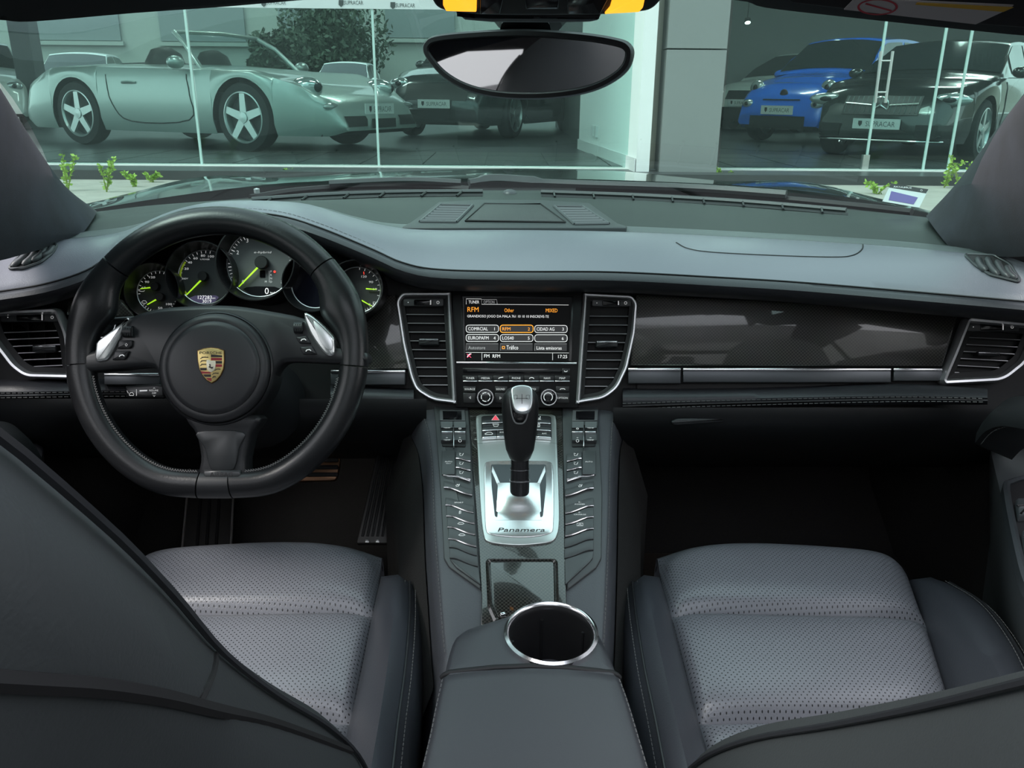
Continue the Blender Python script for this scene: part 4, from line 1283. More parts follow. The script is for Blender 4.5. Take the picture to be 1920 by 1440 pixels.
for q in (((470, 435), (520, 548), (505, 560), (465, 470)), ((792, 435), (742, 548), (757, 560), (797, 470))):
    MB().prism(CON, z8(*q), .009, .0106, .0004).build('gate_edge', CHROME, gt_o)
# slider tongue
TG = []
for k in range(13):
    a = -1 + 2 * k / 12
    TG.append(a)
rows = []
for j in range(9):
    t = j / 8
    py = lerp(540, 770, t)
    hw = lerp(128, 140, t)
    hh = .0095 + .012 * (math.sin(math.pi * min(1, (1 - t) * .62 + .0)) ** 1.0) * (1 - t ** 3)
    rows.append([CON.pt(*z8(632 + a * hw, py), hh * (1 - .25 * a * a) if t < 1 else .009) for a in TG])
MB().grid(rows).build('gate_slider', ALU_LIGHT, con)
p = MB(); put_text(p, CON, 'Panamera', *z8(652, 828), 9, .0092, wpx=88, slant=.35); p.build('script_lettering', M('dark_print', (.03, .03, .03), .5), con)
# upper switch block on the plate
BB = M('block_black', (0.020, 0.021, 0.023), .35)
blk = MB().prism(CON, rnd(z8((402, 135), (415, 130), (630, 122), (815, 130), (830, 135), (834, 262), (825, 268), (630, 258), (412, 268), (404, 262)), 2), .006, .0085, .0006).build('switch_block', BLACK, con)
def plate_button(x0, x1, y0, y1, bow=8):
    def yb(x, y): return y - bow * (1 - ((x - 617) / 215) ** 2)
    xs = [lerp(x0, x1, k / 6) for k in range(7)]
    b = MB().prism(CON, [z8(x, yb(x, y0)) for x in xs] + [z8(x, yb(x, y1 - 12)) for x in xs[::-1]], .008, .0105, .0006).build('plate_button', BB, con)
    MB().prism(CON, [z8(x, yb(x, y1 - 11)) for x in xs] + [z8(x, yb(x, y1 - 4)) for x in xs[::-1]], .008, .0122, .0006).build('chrome_edge', BRIGHT, b)
    return b
btn = []
for y0, y1, xs in ((140, 182, (406, 617, 830)), (186, 226, (408, 617, 832)), (228, 268, (408, 497, 617, 745, 832))):
    for x0, x1 in zip(xs, xs[1:]):
        btn.append((plate_button(x0, x1 - 3, y0, y1), x0, x1, y0))
def sym(parent, strokes, w=1.0, h=.0107, mt=None, closed=False, nm='button_symbol', fr=None):
    p = MB()
    for s in strokes:
        line2(p, fr or CON, [z8(*q) for q in s], w, h, closed=closed)
    p.build(nm, mt or PRINT, parent)
tri = MB(); tri.prism(CON, z8((489, 126), (510, 155), (466, 155)), .0105, .0109)
tri.build('warning_triangle', M('warning_red', (.6, .05, .08), .5, emit=(.6, .05, .08), estr=.25), btn[0][0])
sym(btn[0][0], [((489, 124), (512, 156), (465, 156))], .9, .011, closed=True)
sym(btn[1][0], [((720, 148), (740, 140), (762, 146), (764, 132)), ((722, 151), (768, 151))], 1.1)
sym(btn[2][0], [((472, 182), (510, 182), (502, 194), (480, 194))], 1.2, closed=True)
sym(btn[3][0], [((724, 180), (760, 180), (760, 197), (724, 197))], 1.3, closed=True)
sym(btn[3][0], [((734, 184), (734, 193)), ((742, 184), (742, 193)), ((750, 184), (750, 193))], .8)
sym(btn[4][0], [((424, 240), (440, 232), (460, 231), (472, 238), (470, 244), (426, 244))], 1.1, closed=True)
p = MB(); put_text(p, CON, 'SYNC', *z8(538, 231), 3.4, .0107, wpx=14); p.build('button_lettering', PRINT, btn[5][0])
p = MB(); put_text(p, CON, 'REAR', *z8(715, 233), 3.2, .0107, wpx=10); p.build('button_lettering', PRINT, btn[6][0])
p = MB(); put_text(p, CON, 'A/C', *z8(788, 238), 3.4, .0107, wpx=9); p.build('button_lettering', PRINT, btn[7][0])
# ashtray lid behind the lever
MB().frame(CON, rnd(z8((428, 1015), (445, 998), (850, 998), (872, 1015), (880, 1300), (870, 1360), (480, 1390), (440, 1300)), 5), rnd(z8((452, 1030), (462, 1016), (838, 1016), (850, 1030), (856, 1290), (846, 1340), (505, 1372), (468, 1290)), 5), .003, .0085, .002).build('lid_rim', SPINE, con, uv=fuv(CON))
MB().prism(CON, rnd(z8((456, 1032), (464, 1020), (836, 1020), (846, 1032), (852, 1290), (842, 1338), (508, 1368), (472, 1290)), 5), .003, .0062, .0006).build('storage_lid', SPINE, con, uv=fuv(CON))
MB().prism(CON, rnd(z8((515, 1335), (545, 1330), (555, 1345), (525, 1352)), 2), .006, .010, .001).build('lid_catch', BRIGHT, con)
# small displays and temperature rockers
for s in (-1, 1):
    X = lambda x: x if s < 0 else 1243 - x + 20
    def q8(*pts): return z8(*[(X(x), y) for x, y in pts])
    d = MB().prism(CON, q8((145, 90), (300, 93), (303, 160), (148, 157)), .003, .0055, .0006).build('climate_display', M('frame_grey', (.09, .095, .1), .35), con)
    MB().prism(CON, q8((165, 100), (280, 102), (282, 154), (167, 153)), .005, .0058).build('display_glass', GLOSSBLACK, d)
    w = MB().prism(CON, rnd(q8((148, 192), (158, 184), (300, 186), (308, 196), (305, 318), (162, 315)), 2), .003, .0052, .0006).build('rocker_well', BLACK, con)
    for x0, x1, t1_, in ((156, 226, 'TEMP'), (236, 306, 'fan')):
        r = MB()
        for y0, y1, h0, h1 in ((196, 226, .010, .0075), (256, 312, .0065, .0105)):
            q = [CON.uv(*z8(X(x), y)) for x, y in ((x0, y0), (x1, y0), (x1, y1), (x0, y1))]
            i = r.add([CON.w(*q[0], h0), CON.w(*q[1], h0), CON.w(*q[2], h1), CON.w(*q[3], h1)] + [CON.w(*c, .004) for c in q])
            for f in ((0, 1, 2, 3), (0, 4, 5, 1), (1, 5, 6, 2), (2, 6, 7, 3), (3, 7, 4, 0)):
                r.face([i + c for c in f])
        rk = r.build('rocker_switch', M('rocker_grey', (.075, .082, .085), .35), con)
        MB().prism(CON, q8((x0 + 2, 222), (x1 - 2, 222), (x1 - 2, 228), (x0 + 2, 228)), .006, .0112, .0006).build('chrome_edge', BRIGHT, rk)
        p = MB()
        cx = X((x0 + x1) / 2)
        if t1_ == 'TEMP':
            put_text(p, CON, 'TEMP', *z8(cx, 278), 3.0, .0112, wpx=13); put_text(p, CON, 'TEMP', *z8(cx, 204), 2.4, .0112, wpx=13)
        else:
            line2(p, CON, circ(*z8(cx, 283), 2.6, 10), .8, .0112, closed=True); line2(p, CON, circ(*z8(cx, 208), 2.2, 10, ry=1.3), .8, .0112, closed=True)
        line2(p, CON, [z8(cx - 6, 264), z8(cx + 6, 264)], .8, .0112)
        p.build('button_lettering', PRINT, rk)
    MB().prism(CON, q8((229, 190), (234, 190), (235, 314), (230, 314)), .004, .012, .0006).build('rocker_divider', BRIGHT, con)
    # curved-edge button rows
    def rowbtn(x0, x1, y0, y1, drop, edge=True, name='row_button', mt=None):
        """key whose lower edge sweeps down towards the spine"""
        ts = [0, .12, .25, .4, .6, .8, 1.0]
        sw = [0, .02, .10, .3, .6, .85, 1.0]
        top = [(lerp(x0, x1, t), y0 + drop * s_) for t, s_ in zip(ts, sw)]
        bot = [(lerp(x0, x1, t), y1 + drop * s_) for t, s_ in zip(ts, sw)]
        b = MB().prism(CON, q8(*(top + bot[::-1])), .002, .0062, .0006).build(name, mt or M('key_grey', (.058, .064, .066), .4), con)
        if edge:
            e = MB(); e.tube([CON.pt(*z8(X(x), y), .0066) for x, y in bot], .0011, 6)
            e.build('chrome_edge', BRIGHT, b)
        return b
    au = rowbtn(160, 240, 343, 488, 0, False)
    e = MB(); e.tube([CON.pt(*z8(X(x), y), .0066) for x, y in ((170, 492), (200, 500), (240, 501), (280, 512), (335, 530))], .0011, 6); e.build('chrome_edge', BRIGHT, au)
    p = MB(); put_text(p, CON, 'AUTO', *z8(X(201), 411), 3.0, .0064, wpx=14)
    if s < 0: put_text(p, CON, 'REST', *z8(X(201), 422), 1.8, .0064, wpx=9)
    p.build('button_lettering', PRINT, au)
    for y0, y1 in ((345, 390), (398, 446), (455, 502)):
        b = rowbtn(247, 336, y0, y1, 18)
        cx, cy = X(280), (y0 + y1) / 2
        sym(b, [((cx - 12, cy - 2), (cx - 8, cy + 6), (cx + 5, cy + 6), (cx + 12, cy - 8)), ((cx - 14, cy - 8), (cx - 2, cy - 6))], .9, .0064)
    lst = [(172, 346, 530, 568, 'seat'), (182, 354, 632, 676, 'SPORT'), (188, 362, 682, 744, 'sus'), (194, 366, 750, 812, 'car'), (200, 372, 818, 884, 'psm')] if s < 0 else \
          [(172, 346, 530, 572, 'seat'), (172, 346, 632, 680, 'E-POWER'), (172, 346, 690, 748, 'E-CHARGE'), (172, 346, 756, 820, 'blind')]
    for x0, x1, y0, y1, lab in lst:
        b = rowbtn(x0, x1, y0, y1, 48)
        cx, cy = X(lerp(x0, x1, .48)), (y0 + y1) / 2 + 8
        if lab == 'SPORT':
            p = MB(); put_text(p, CON, lab, *z8(cx, cy), 3.0, .0064, wpx=17); p.build('button_lettering', PRINT, b)
        elif lab.startswith('E-'):
            p = MB(); put_text(p, CON, 'E-', *z8(cx, cy - 5), 2.6, .0064, wpx=5); put_text(p, CON, lab[2:], *z8(cx, cy + 8), 2.8, .0064, wpx=19 if len(lab) < 8 else 23); p.build('button_lettering', PRINT, b)
        elif lab == 'blind':
            sym(b, [((cx - 18, cy - 8), (cx + 18, cy - 8), (cx + 18, cy + 8), (cx - 18, cy + 8))], 1.0, .0064, closed=True)
            sym(b, [((cx - 9, cy + 4), (cx, cy - 4), (cx + 9, cy + 4))], 1.0, .0064)
        elif lab == 'seat':
            sym(b, [((cx - 10, cy - 2), (cx - 6, cy + 6), (cx + 8, cy + 4), (cx + 13, cy - 9)), ((cx - 3, cy - 8), (cx - 1, cy - 1)), ((cx + 3, cy - 8), (cx + 5, cy - 1))], 1.0, .0064)
        elif lab == 'sus':
            sym(b, [((cx - 5, cy + 10), (cx - 3, cy - 8), (cx + 4, cy - 10), (cx + 4, cy + 8))], 1.0, .0064, closed=True)
        else:
            sym(b, [((cx - 20, cy + 3), (cx - 8, cy - 5), (cx + 10, cy - 5), (cx + 20, cy + 3), (cx + 10, cy + 6), (cx - 10, cy + 6))], 1.0, .0064, closed=True)
    # two blanks at the end
    for x0, x1, y0, y1 in ((204, 376, 890, 934), (208, 382, 942, 1000)) if s < 0 else ((172, 350, 830, 884), (172, 350, 892, 950)):
        rowbtn(x0, x1, y0, y1, 52, False, 'blank_key')
    tail = ((210, 1010), (232, 1012), (384, 1062), (398, 1165), (250, 1060)) if s < 0 else ((172, 960), (200, 962), (348, 1010), (346, 1165), (200, 1030), (176, 1000))
    MB().prism(CON, rnd(q8(*tail), 2), .002, .0062, .0006).build('blank_key', M('key_grey', (.058, .064, .066), .4), con)

# ================================================================== GEAR SELECTOR
gs = thing('gear_selector', 'black leather gear lever with chrome cap on the silver console plate', 'gear lever', CON.pt(975, 930, .008))
base = CON.pt(*z8(637, 628), .012)
def gp(px, py, d):      # points along the lever at optical depth d
    return PT(px, py, d)
top = PZ(976, 735, .800)
ax = (top - base)
L = ax.length
axn = ax.normalized()
front = (NVIEW - axn * NVIEW.dot(axn)).normalized()
side = axn.cross(front)
def lever_ring(t, w, d, off=0.0, n=24, e=2.4):
    c = base + ax * t + front * off
    out = []
    for k in range(n):
        a = 2 * math.pi * k / n
        ca, sa = math.cos(a), math.sin(a)
        out.append(c + side * (w * math.copysign(abs(ca) ** (2 / e), ca)) + front * (d * math.copysign(abs(sa) ** (2 / e), sa)))
    return out
def lever_loft(prof, name, mat, caps=True):
    m = MB()
    st = [m.add(lever_ring(*p)) for p in prof]
    n = 24
    for a, b in zip(st, st[1:]):
        m.ring_faces(a, b, n)
    m.face(range(st[0] + n - 1, st[0] - 1, -1)); m.face(range(st[-1], st[-1] + n))
    return m.build(name, mat, gs)
lever_loft([(-.05, .0125, .010), (.10, .0125, .010), (.40, .0115, .010)], 'lever_shaft', M('shaft_metal', (.10, .10, .105), .2, .9))
lever_loft([(.16, .0132, .0106), (.17, .0132, .0106)], 'shaft_collar', BRIGHT)
lever_loft([(.27, .0128, .0104), (.275, .0128, .0104)], 'shaft_collar', BRIGHT)
lever_loft([(.36, .0105, .011), (.38, .0135, .013), (.46, .0180, .0155), (.58, .0205, .017), (.70, .0222, .018), (.80, .0232, .019), (.90, .0232, .019), (.97, .0215, .018), (1.02, .017, .014), (1.045, .010, .008)], 'leather_grip', M('grip_leather', (.012, .012, .013), .4, bump=.1, bscale=500))
GF = Fr(base + ax * .80 + front * .0178, (front + axn * .25), side * (1 if side.x > 0 else -1))
zz = Z(860, 740, 8.727)
ur = MB()
uo = catmull(zz((838, 0), (850, 150), (880, 340), (930, 455), (1000, 476), (1075, 455), (1125, 340), (1160, 150), (1168, 0), (1130, -60), (1000, -80), (880, -60)), 4, True)
ur.tube([GF.pt(x, y, .002) for x, y in uo], .0011, 6, closed=True)
ur.build('grip_piping', M('grip_piping', (.16, .16, .165), .4), gs)
MB().prism(GF, catmull(zz((900, 240), (935, 290), (1005, 305), (1080, 290), (1110, 240), (1100, 400), (1000, 440), (910, 400)), 4, True), -.004, .0035, .0015).build('shift_button', GLOSSBLACK, gs)
CF = Fr(base + ax * .93 + front * .0185, (front + axn * .55), side * (1 if side.x > 0 else -1))
cap = catmull([(958, 732), (964, 724), (979, 721), (994, 724), (999, 732), (999, 755), (994, 768), (985, 773), (974, 773), (966, 768), (961, 755)], 4, True)
cp = MB().prism(CF, cap, -.006, .004, .002).build('chrome_cap', M('cap_silver', (.80, .81, .82), .32, .85), gs)
p = MB()
line2(p, CF, [(968, 747), (990, 747)], 1.0, .0042)
line2(p, CF, [(979, 739), (979, 757)], 1.0, .0042)
line2(p, CF, rect(964, 741, 970, 748), .8, .0042, closed=True)
line2(p, CF, rect(987, 741, 993, 748), .8, .0042, closed=True)
p.build('shift_pattern', M('dark_print', (.03, .03, .03), .5), cp)

# ================================================================== ARMREST WITH CUP HOLDER
ar = thing('armrest', 'padded black leather armrest box with a round chrome cup holder', 'armrest', (0, .56, .45))
ARF = Fr((0, .68, .65), (0, -.03, 1))
# front block with the cup well
FO = catmull(b3((415, 885), (440, 740), (470, 640), (520, 580), (640, 535), (800, 480), (930, 440), (1060, 428), (1180, 440), (1280, 480), (1340, 540), (1380, 620), (1430, 730), (1490, 880)), 3)
cupc = ARF.uv(*b3(1068, 612), 0)
RC = .044
nn = 64
blk = MB()
oq = [ARF.uv(x, y) for x, y in FO]
if area2(oq + [oq[0]]) < 0: oq = oq[::-1]
# resample outline by angle around the cup
def ray_out(a):
    d = Vector((math.cos(a), math.sin(a)))
    best = None
    for i in range(len(oq)):
        p, q = Vector(oq[i]) - Vector(cupc), Vector(oq[(i + 1) % len(oq)]) - Vector(cupc)
        e = q - p
        den = d.x * e.y - d.y * e.x
        if abs(den) < 1e-12: continue
        t = (p.x * e.y - p.y * e.x) / den
        s_ = (p.x * d.y - p.y * d.x) / den
        if t > 0 and -1e-6 <= s_ <= 1 + 1e-6:
            best = t if best is None else max(best, t)
    return best or RC * 1.2
out = [ray_out(2 * math.pi * k / nn) for k in range(nn)]
def orow(f, h, shrink=0):
    return [ARF.w(cupc[0] + (lerp(RC, o - shrink, f)) * math.cos(2 * math.pi * k / nn), cupc[1] + (lerp(RC, o - shrink, f)) * math.sin(2 * math.pi * k / nn), h) for k, o in enumerate(out)]
blk.grid([orow(1, -.20), orow(1, -.012), orow(1, -.004, .002), orow(1, 0, .007), orow(.5, .002, .007), orow(0, .001), orow(0, -.01)], cu=True)
blk.build('cup_block', M('armrest_leather', (.048, .050, .057), .45, bump=.15, bscale=900), ar)
cw = ARF.w(cupc[0], cupc[1], 0)
MB().lathe(cw, ARF.n, [(.044, -.09), (.0, -.09)], 48).build('cup_floor', BLACK, ar)
MB().lathe(cw, ARF.n, [(.0440, -.003), (.0475, .0015), (.0470, .0045), (.0445, .0058), (.0418, .003), (.0405, -.004), (.0395, -.09)], 64, caps=False).build('cup_liner', M('liner', (.015, .015, .016), .35), ar)
MB().lathe(cw, ARF.n, [(.0478, .001), (.0478, .0048), (.0450, .0066), (.0428, .0052), (.0412, -.002)], 64, caps=False).build('chrome_ring', BRIGHT, ar)
for k in range(5):
    a = 2 * math.pi * k / 5 + .5
    MB().tube([cw + (ARF.u * math.cos(a) + ARF.v * math.sin(a)) * .0395 + ARF.n * -.012, cw + (ARF.u * math.cos(a) + ARF.v * math.sin(a)) * .0395 + ARF.n * -.085], .0018, 6).build('cup_rib', BLACK, ar)
# rear lid
LO_L = [(828, 1275), (818, 1320), (806, 1380), (792, 1440), (770, 1540)]
LO_R = [(1164, 1275), (1180, 1320), (1198, 1380), (1216, 1440), (1245, 1540)]
rows = []
for (lx, ly), (rx, ry), dz in zip(catmull(LO_L, 3), catmull(LO_R, 3), [0] * 40):
    a, b = ARF.pt(lx, ly, -.004), ARF.pt(rx, ry, -.004)
    r = [a + Vector((-.004, 0, -.20)), a + Vector((-.003, 0, -.03)), a + Vector((-.001, 0, -.008))]
    for t in (.0, .012, .04, .12, .3, .5, .7, .88, .96, .988, 1.0):
        bow = math.sin(math.pi * t)
        r.append(a.lerp(b, t) + ARF.n * (.005 * min(1, t * 40, (1 - t) * 40) + .004 * bow) + Vector((0, .006 * bow, 0)))
    r += [b + Vector((.001, 0, -.008)), b + Vector((.003, 0, -.03)), b + Vector((.004, 0, -.20))]
    rows.append(r)
r0_ = [p + Vector((0, .004, -.004)) for p in rows[0]]; r00 = [p + Vector((0, .005, -.02)) for p in rows[0]]
MB().grid([r00, r0_] + rows).build('armrest_lid', M('armrest_leather', (.048, .050, .057), .45, bump=.15, bscale=900), ar)
for E in (LO_L, LO_R):
    s = 1 if E is LO_L else -1
    stitches([ARF.pt(x + s * 2, y, .0) + Vector((0, 0, .001)) for x, y in catmull(E, 4)], .006, .0042, .0005).build('stitching', THREAD, ar, kind='stuff')
MB().box((.0, .49, .45), (.150, .26, .32)).build('armrest_base', LEATHER, ar)
MB().tube([p + Vector((0, .006, -.003)) for p in rows[0][3:14]], .003, 8).build('lid_gap', BLACK, ar)
# ================================================================== SEATS
def pillow(rows_ctrl, nu, nv, h, pu=4, pv=4, edge=.012, mats=None):
    """soft panel between a front and a back curve (functions of s), domed by h"""
    fa, fb = rows_ctrl
    rows = []
    for j in range(nv + 1):
        v = j / nv
        r = []
        for i in range(nu + 1):
            u = i / nu
            p = fa(u).lerp(fb(u), v)
            k = (1 - abs(2 * u - 1) ** pu) * (1 - abs(2 * v - 1) ** pv)
            r.append(p + Vector((0, 0, h * k - edge * (1 - k) ** 6)))
        rows.append(r)
    return rows
def curve_fn(pts):
    c = [Vector(p) for p in catmull([tuple(p) for p in pts], 10)]
    def f(u):
        x = min(max(u, 0), 1) * (len(c) - 1)
        i = min(int(x), len(c) - 2)
        return c[i].lerp(c[i + 1], x - i)
    return f
SEATC = 0.375
S_BVH = {}
def make_seat(label, sgn, lean, bs, yoff, W):
    """sgn +1 passenger side (as measured), -1 mirrored for the driver"""
    S = thing('front_seat', label, 'car seat', (sgn * SEATC, .8, .30), 'front seats')
    fl = (lambda p: p) if sgn > 0 else (lambda p: Vector((-p.x, p.y, p.z)))
    def mir(rows):
        return [[fl(Vector(p)) for p in r] for r in rows]
    def uvp(q): return (q.x, q.y * 1.02)
    f0 = [PZ(1236, 1048, .535), PZ(1310, 1026, .548), PZ(1403, 1018, .552), PZ(1545, 1024, .552), PZ(1650, 1036, .548), PZ(1700, 1066, .53)]
    s1 = [PZ(1255, 1143, .538), PZ(1400, 1148, .540), PZ(1580, 1152, .540), PZ(1739, 1156, .538)]
    s2 = [PZ(1306, 1343, .520), PZ(1450, 1341, .522), PZ(1640, 1338, .522), PZ(1795, 1332, .520)]
    s3 = [p + Vector((0, -.17, -.012)) for p in s2]
    c0, c1, c2, c3 = curve_fn(f0), curve_fn(s1), curve_fn(s2), curve_fn(s3)
    nose = curve_fn([p + Vector((0, .012, -.012)) for p in f0])
    low = curve_fn([p + Vector((0, .004, -.14)) for p in f0])
    n = 36
    g = pillow((c0, c1), n, 14, .016, 6, 4)
    fr_rows = [[low(i / n) for i in range(n + 1)], [nose(i / n) + Vector((0, .010, -.03)) for i in range(n + 1)], [nose(i / n) + Vector((0, .006, 0)) for i in range(n + 1)], [nose(i / n) + Vector((0, -.004, .006)) for i in range(n + 1)]]
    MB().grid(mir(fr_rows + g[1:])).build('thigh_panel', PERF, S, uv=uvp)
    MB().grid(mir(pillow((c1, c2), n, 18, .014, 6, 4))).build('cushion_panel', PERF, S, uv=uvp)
    MB().grid(mir(pillow((c2, c3), n, 10, .010, 6, 4))).build('rear_panel', PERF, S, uv=uvp)
    # bolster beside the console
    sta = [((1237, 1082, .53), (1208, 1078, .556), (1186, 1094, .548)), ((1258, 1152, .538), (1222, 1150, .578), (1193, 1158, .566)), ((1283, 1250, .532), (1243, 1250, .590), (1208, 1252, .575)),
           ((1308, 1345, .52), (1265, 1345, .598), (1228, 1348, .58)), ((1336, 1440, .51), (1288, 1440, .60), (1246, 1442, .585)), ((1365, 1540, .50), (1310, 1540, .60), (1265, 1540, .59))]
    def bolster(sta, out, name):
        rows = []
        st_line = []
        cur = [catmull([tuple(PZ(*q[k])) for q in sta], 5) for k in range(3)]
        m = len(cur[0])
        for i in range(m):
            a, b, c = Vector(cur[0][i]), Vector(cur[1][i]), Vector(cur[2][i])
            t = min(1, i / 3.0)
            k = math.sin(t * math.pi / 2)
            r = [a + Vector((0, 0, -.02)), a, a.lerp(b, .35) + Vector((0, 0, .010 * k)), a.lerp(b, .7) + Vector((0, 0, .009 * k)), b + Vector((0, 0, .004 * k)), b.lerp(c, .5) + Vector((0, 0, .006 * k)), c,
                 c + Vector((out * .010, 0, -.012)), c + Vector((out * .016, 0, -.05)), c + Vector((out * .012, 0, -.14)), c + Vector((0, 0, -.24))]
            rows.append(r)
            st_line.append(c + Vector((0, 0, .0015)))
        tip = [p + Vector((0, .010, -.010)) for p in rows[0]]
        ctr = sum(rows[0], Vector()) / len(rows[0])
        tip2 = [p.lerp(ctr, .25) + Vector((0, .016, -.03)) for p in rows[0]]
        tip3 = [p.lerp(ctr, .6) + Vector((0, .018, -.06)) for p in rows[0]]
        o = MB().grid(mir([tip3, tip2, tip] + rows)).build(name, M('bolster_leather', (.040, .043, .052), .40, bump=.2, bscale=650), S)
        pl = [fl(p + Vector((0, 0, .0008))) for p in st_line]
        MB().tube(pl, .0016, 6).build('piping', M('piping', (.02, .021, .024), .4), o)
        off = Vector((-out * .006, 0, .003))
        stitches([fl(p + off) for p in st_line], .006, .0042, .0005).build('stitching', THREAD, o, kind='stuff')
        off = Vector((out * .007, 0, -.003))
        stitches([fl(p + off) for p in st_line], .006, .0042, .0005).build('stitching', THREAD, o, kind='stuff')
    bolster(sta, -1, 'inner_bolster')
    sta = [((1712, 1086, .53), (1745, 1082, .548), (1780, 1094, .545)), ((1740, 1158, .538), (1800, 1140, .572), (1845, 1135, .568)), ((1772, 1256, .532), (1850, 1225, .588), (1900, 1205, .582)),
           ((1797, 1335, .52), (1890, 1310, .596), (1945, 1295, .59)), ((1835, 1440, .51), (1930, 1410, .60), (1985, 1400, .60)), ((1870, 1540, .50), (1970, 1510, .60), (2030, 1500, .60))]
    bolster(sta, 1, 'outer_bolster')
    # seat base under the cushion
    b = MB()
    x0, x1 = sgn * (SEATC - .20), sgn * (SEATC + .20)
    b.box((sgn * SEATC, .78, .385), (.44, .42, .17))
    b.build('seat_base', BLACK, S)
    # backrest: lean back about a hinge behind the cushion
    ln = math.radians(lean)
    hinge = Vector((sgn * SEATC, bs[0] + yoff, bs[1]))
    Ld = Vector((0, -math.sin(ln), math.cos(ln)))
    Nd = Vector((0, math.cos(ln), math.sin(ln)))
    cw = catmull(W, 4)
    rows, shell, seamr = [], [], []
    NF = 20
    for s, w, bo in cw:
        thick = .165 if s < .6 else lerp(.165, .12, (s - .6) / .28)
        r = []
        for k in range(NF + 1):
            a = -1 + 2 * k / NF
            d = bo * abs(a) ** 4 + .012 * (1 - a * a)
            if abs(a) > .9: d -= (abs(a) - .9) * 10 * (bo * .6 + .03)
            r.append(hinge + Ld * s + Vector((w * a, 0, 0)) + Nd * d)
        for k in range(NF + 1):
            a = 1 - 2 * k / NF
            d = -thick * (1 - abs(a) ** 5 * .75)
            r.append(hinge + Ld * s + Vector((w * a * .985, 0, 0)) + Nd * d)
        rows.append(r)
    m = MB()
    m.grid(rows, cu=True)
    n_ = len(rows[0])
    m.face(range(0, n_)); m.face(range(len(m.v) - n_, len(m.v)))
    m.build('backrest', M('back_leather', (.034, .039, .041), .6, bump=.2, bscale=500), S, smooth=70)
    S_BVH[sgn] = BVHTree.FromPolygons(m.v, m.f)
    # separate rear shell with a rounded raised edge
    sh = []
    SW_ = [(-.04, .19, -.108), (.0, .212, -.118), (.08, .222, -.126), (.18, .216, -.130), (.28, .198, -.130), (.38, .165, -.126), (.45, .12, -.120), (.485, .06, -.112)]
    for s, w, d in catmull(SW_, 4):
        r = []
        for k in range(17):
            a = -1 + 2 * k / 16
            r.append(hinge + Ld * s + Vector((w * a, 0, 0)) + Nd * (d - .068 + .05 * abs(a) ** 6 - .016 * (1 - abs(a) ** 3)))
        sh.append(r)
    MB().slab(sh, .02).build('rear_shell', M('shell_black', (.014, .015, .016), .6), S)
    for e in (-1, 1):
        pts = []
        for s, w, bo in cw:
            if 0 <= s <= .8:
                pts.append(hinge + Ld * s + Vector((w * .93 * e, 0, 0)) + Nd * (bo * .55 + .0))
        MB().tube(pts, .002, 6).build('back_piping', M('piping', (.02, .021, .024), .4), S)
    return S
W_PAS = [(-.06, .20, .02), (.0, .235, .03), (.10, .25, .05), (.20, .25, .06), (.30, .238, .06), (.40, .218, .05), (.50, .206, .04), (.60, .205, .03), (.70, .20, .02), (.77, .18, .02), (.83, .155, .015), (.87, .12, .01), (.885, .06, 0)]
W_DRV = [(-.06, .20, .02), (.0, .235, .03), (.10, .25, .05), (.20, .252, .06), (.30, .244, .06), (.40, .232, .05), (.50, .228, .04), (.60, .235, .03), (.68, .238, .02), (.75, .225, .02), (.81, .19, .015), (.86, .13, .01), (.88, .06, 0)]
drv = make_seat('black leather driver seat in front of the steering wheel, tall backrest close by', -1, 33, (.585, .49), 0, W_DRV)
pas = make_seat('black perforated leather passenger seat opposite the carbon trim', 1, 37.5, (.605, .49), 0, W_PAS)
def back_seam(seat, sgn, pts, r):
    out = []
    for x, y in catmull(pts, 5):
        h = S_BVH[sgn].ray_cast(CAM, ray(x, y).normalized())
        if h[0] is not None:
            out.append(h[0])
    if len(out) > 2:
        MB().tube(out, r, 6).build('back_seam', M('seam_black', (.006, .006, .007), .8), seat)
back_seam(drv, -1, [(-40, 1274), (60, 1280), (180, 1288), (300, 1306), (400, 1330), (500, 1352), (600, 1386), (690, 1422), (740, 1446)], .0032)
back_seam(drv, -1, [(404, 1228), (402, 1252), (392, 1282), (374, 1316)], .0018)
# belt buckle by the passenger seat
bu = thing('seat_belt_buckle', 'small black belt buckle between the console and passenger seat', 'buckle', PZ(1170, 1085, .5))
bp = [PZ(1178, 1100, .50), PZ(1168, 1065, .51), PZ(1162, 1040, .53)]
MB().tube(bp, [.008, .009, .008], 8).build('buckle_stalk', BLACK, bu)
MB().tube([bp[-1], bp[-1] + Vector((0, .008, .02))], .013, 10).build('buckle_head', PLASTIC, bu)

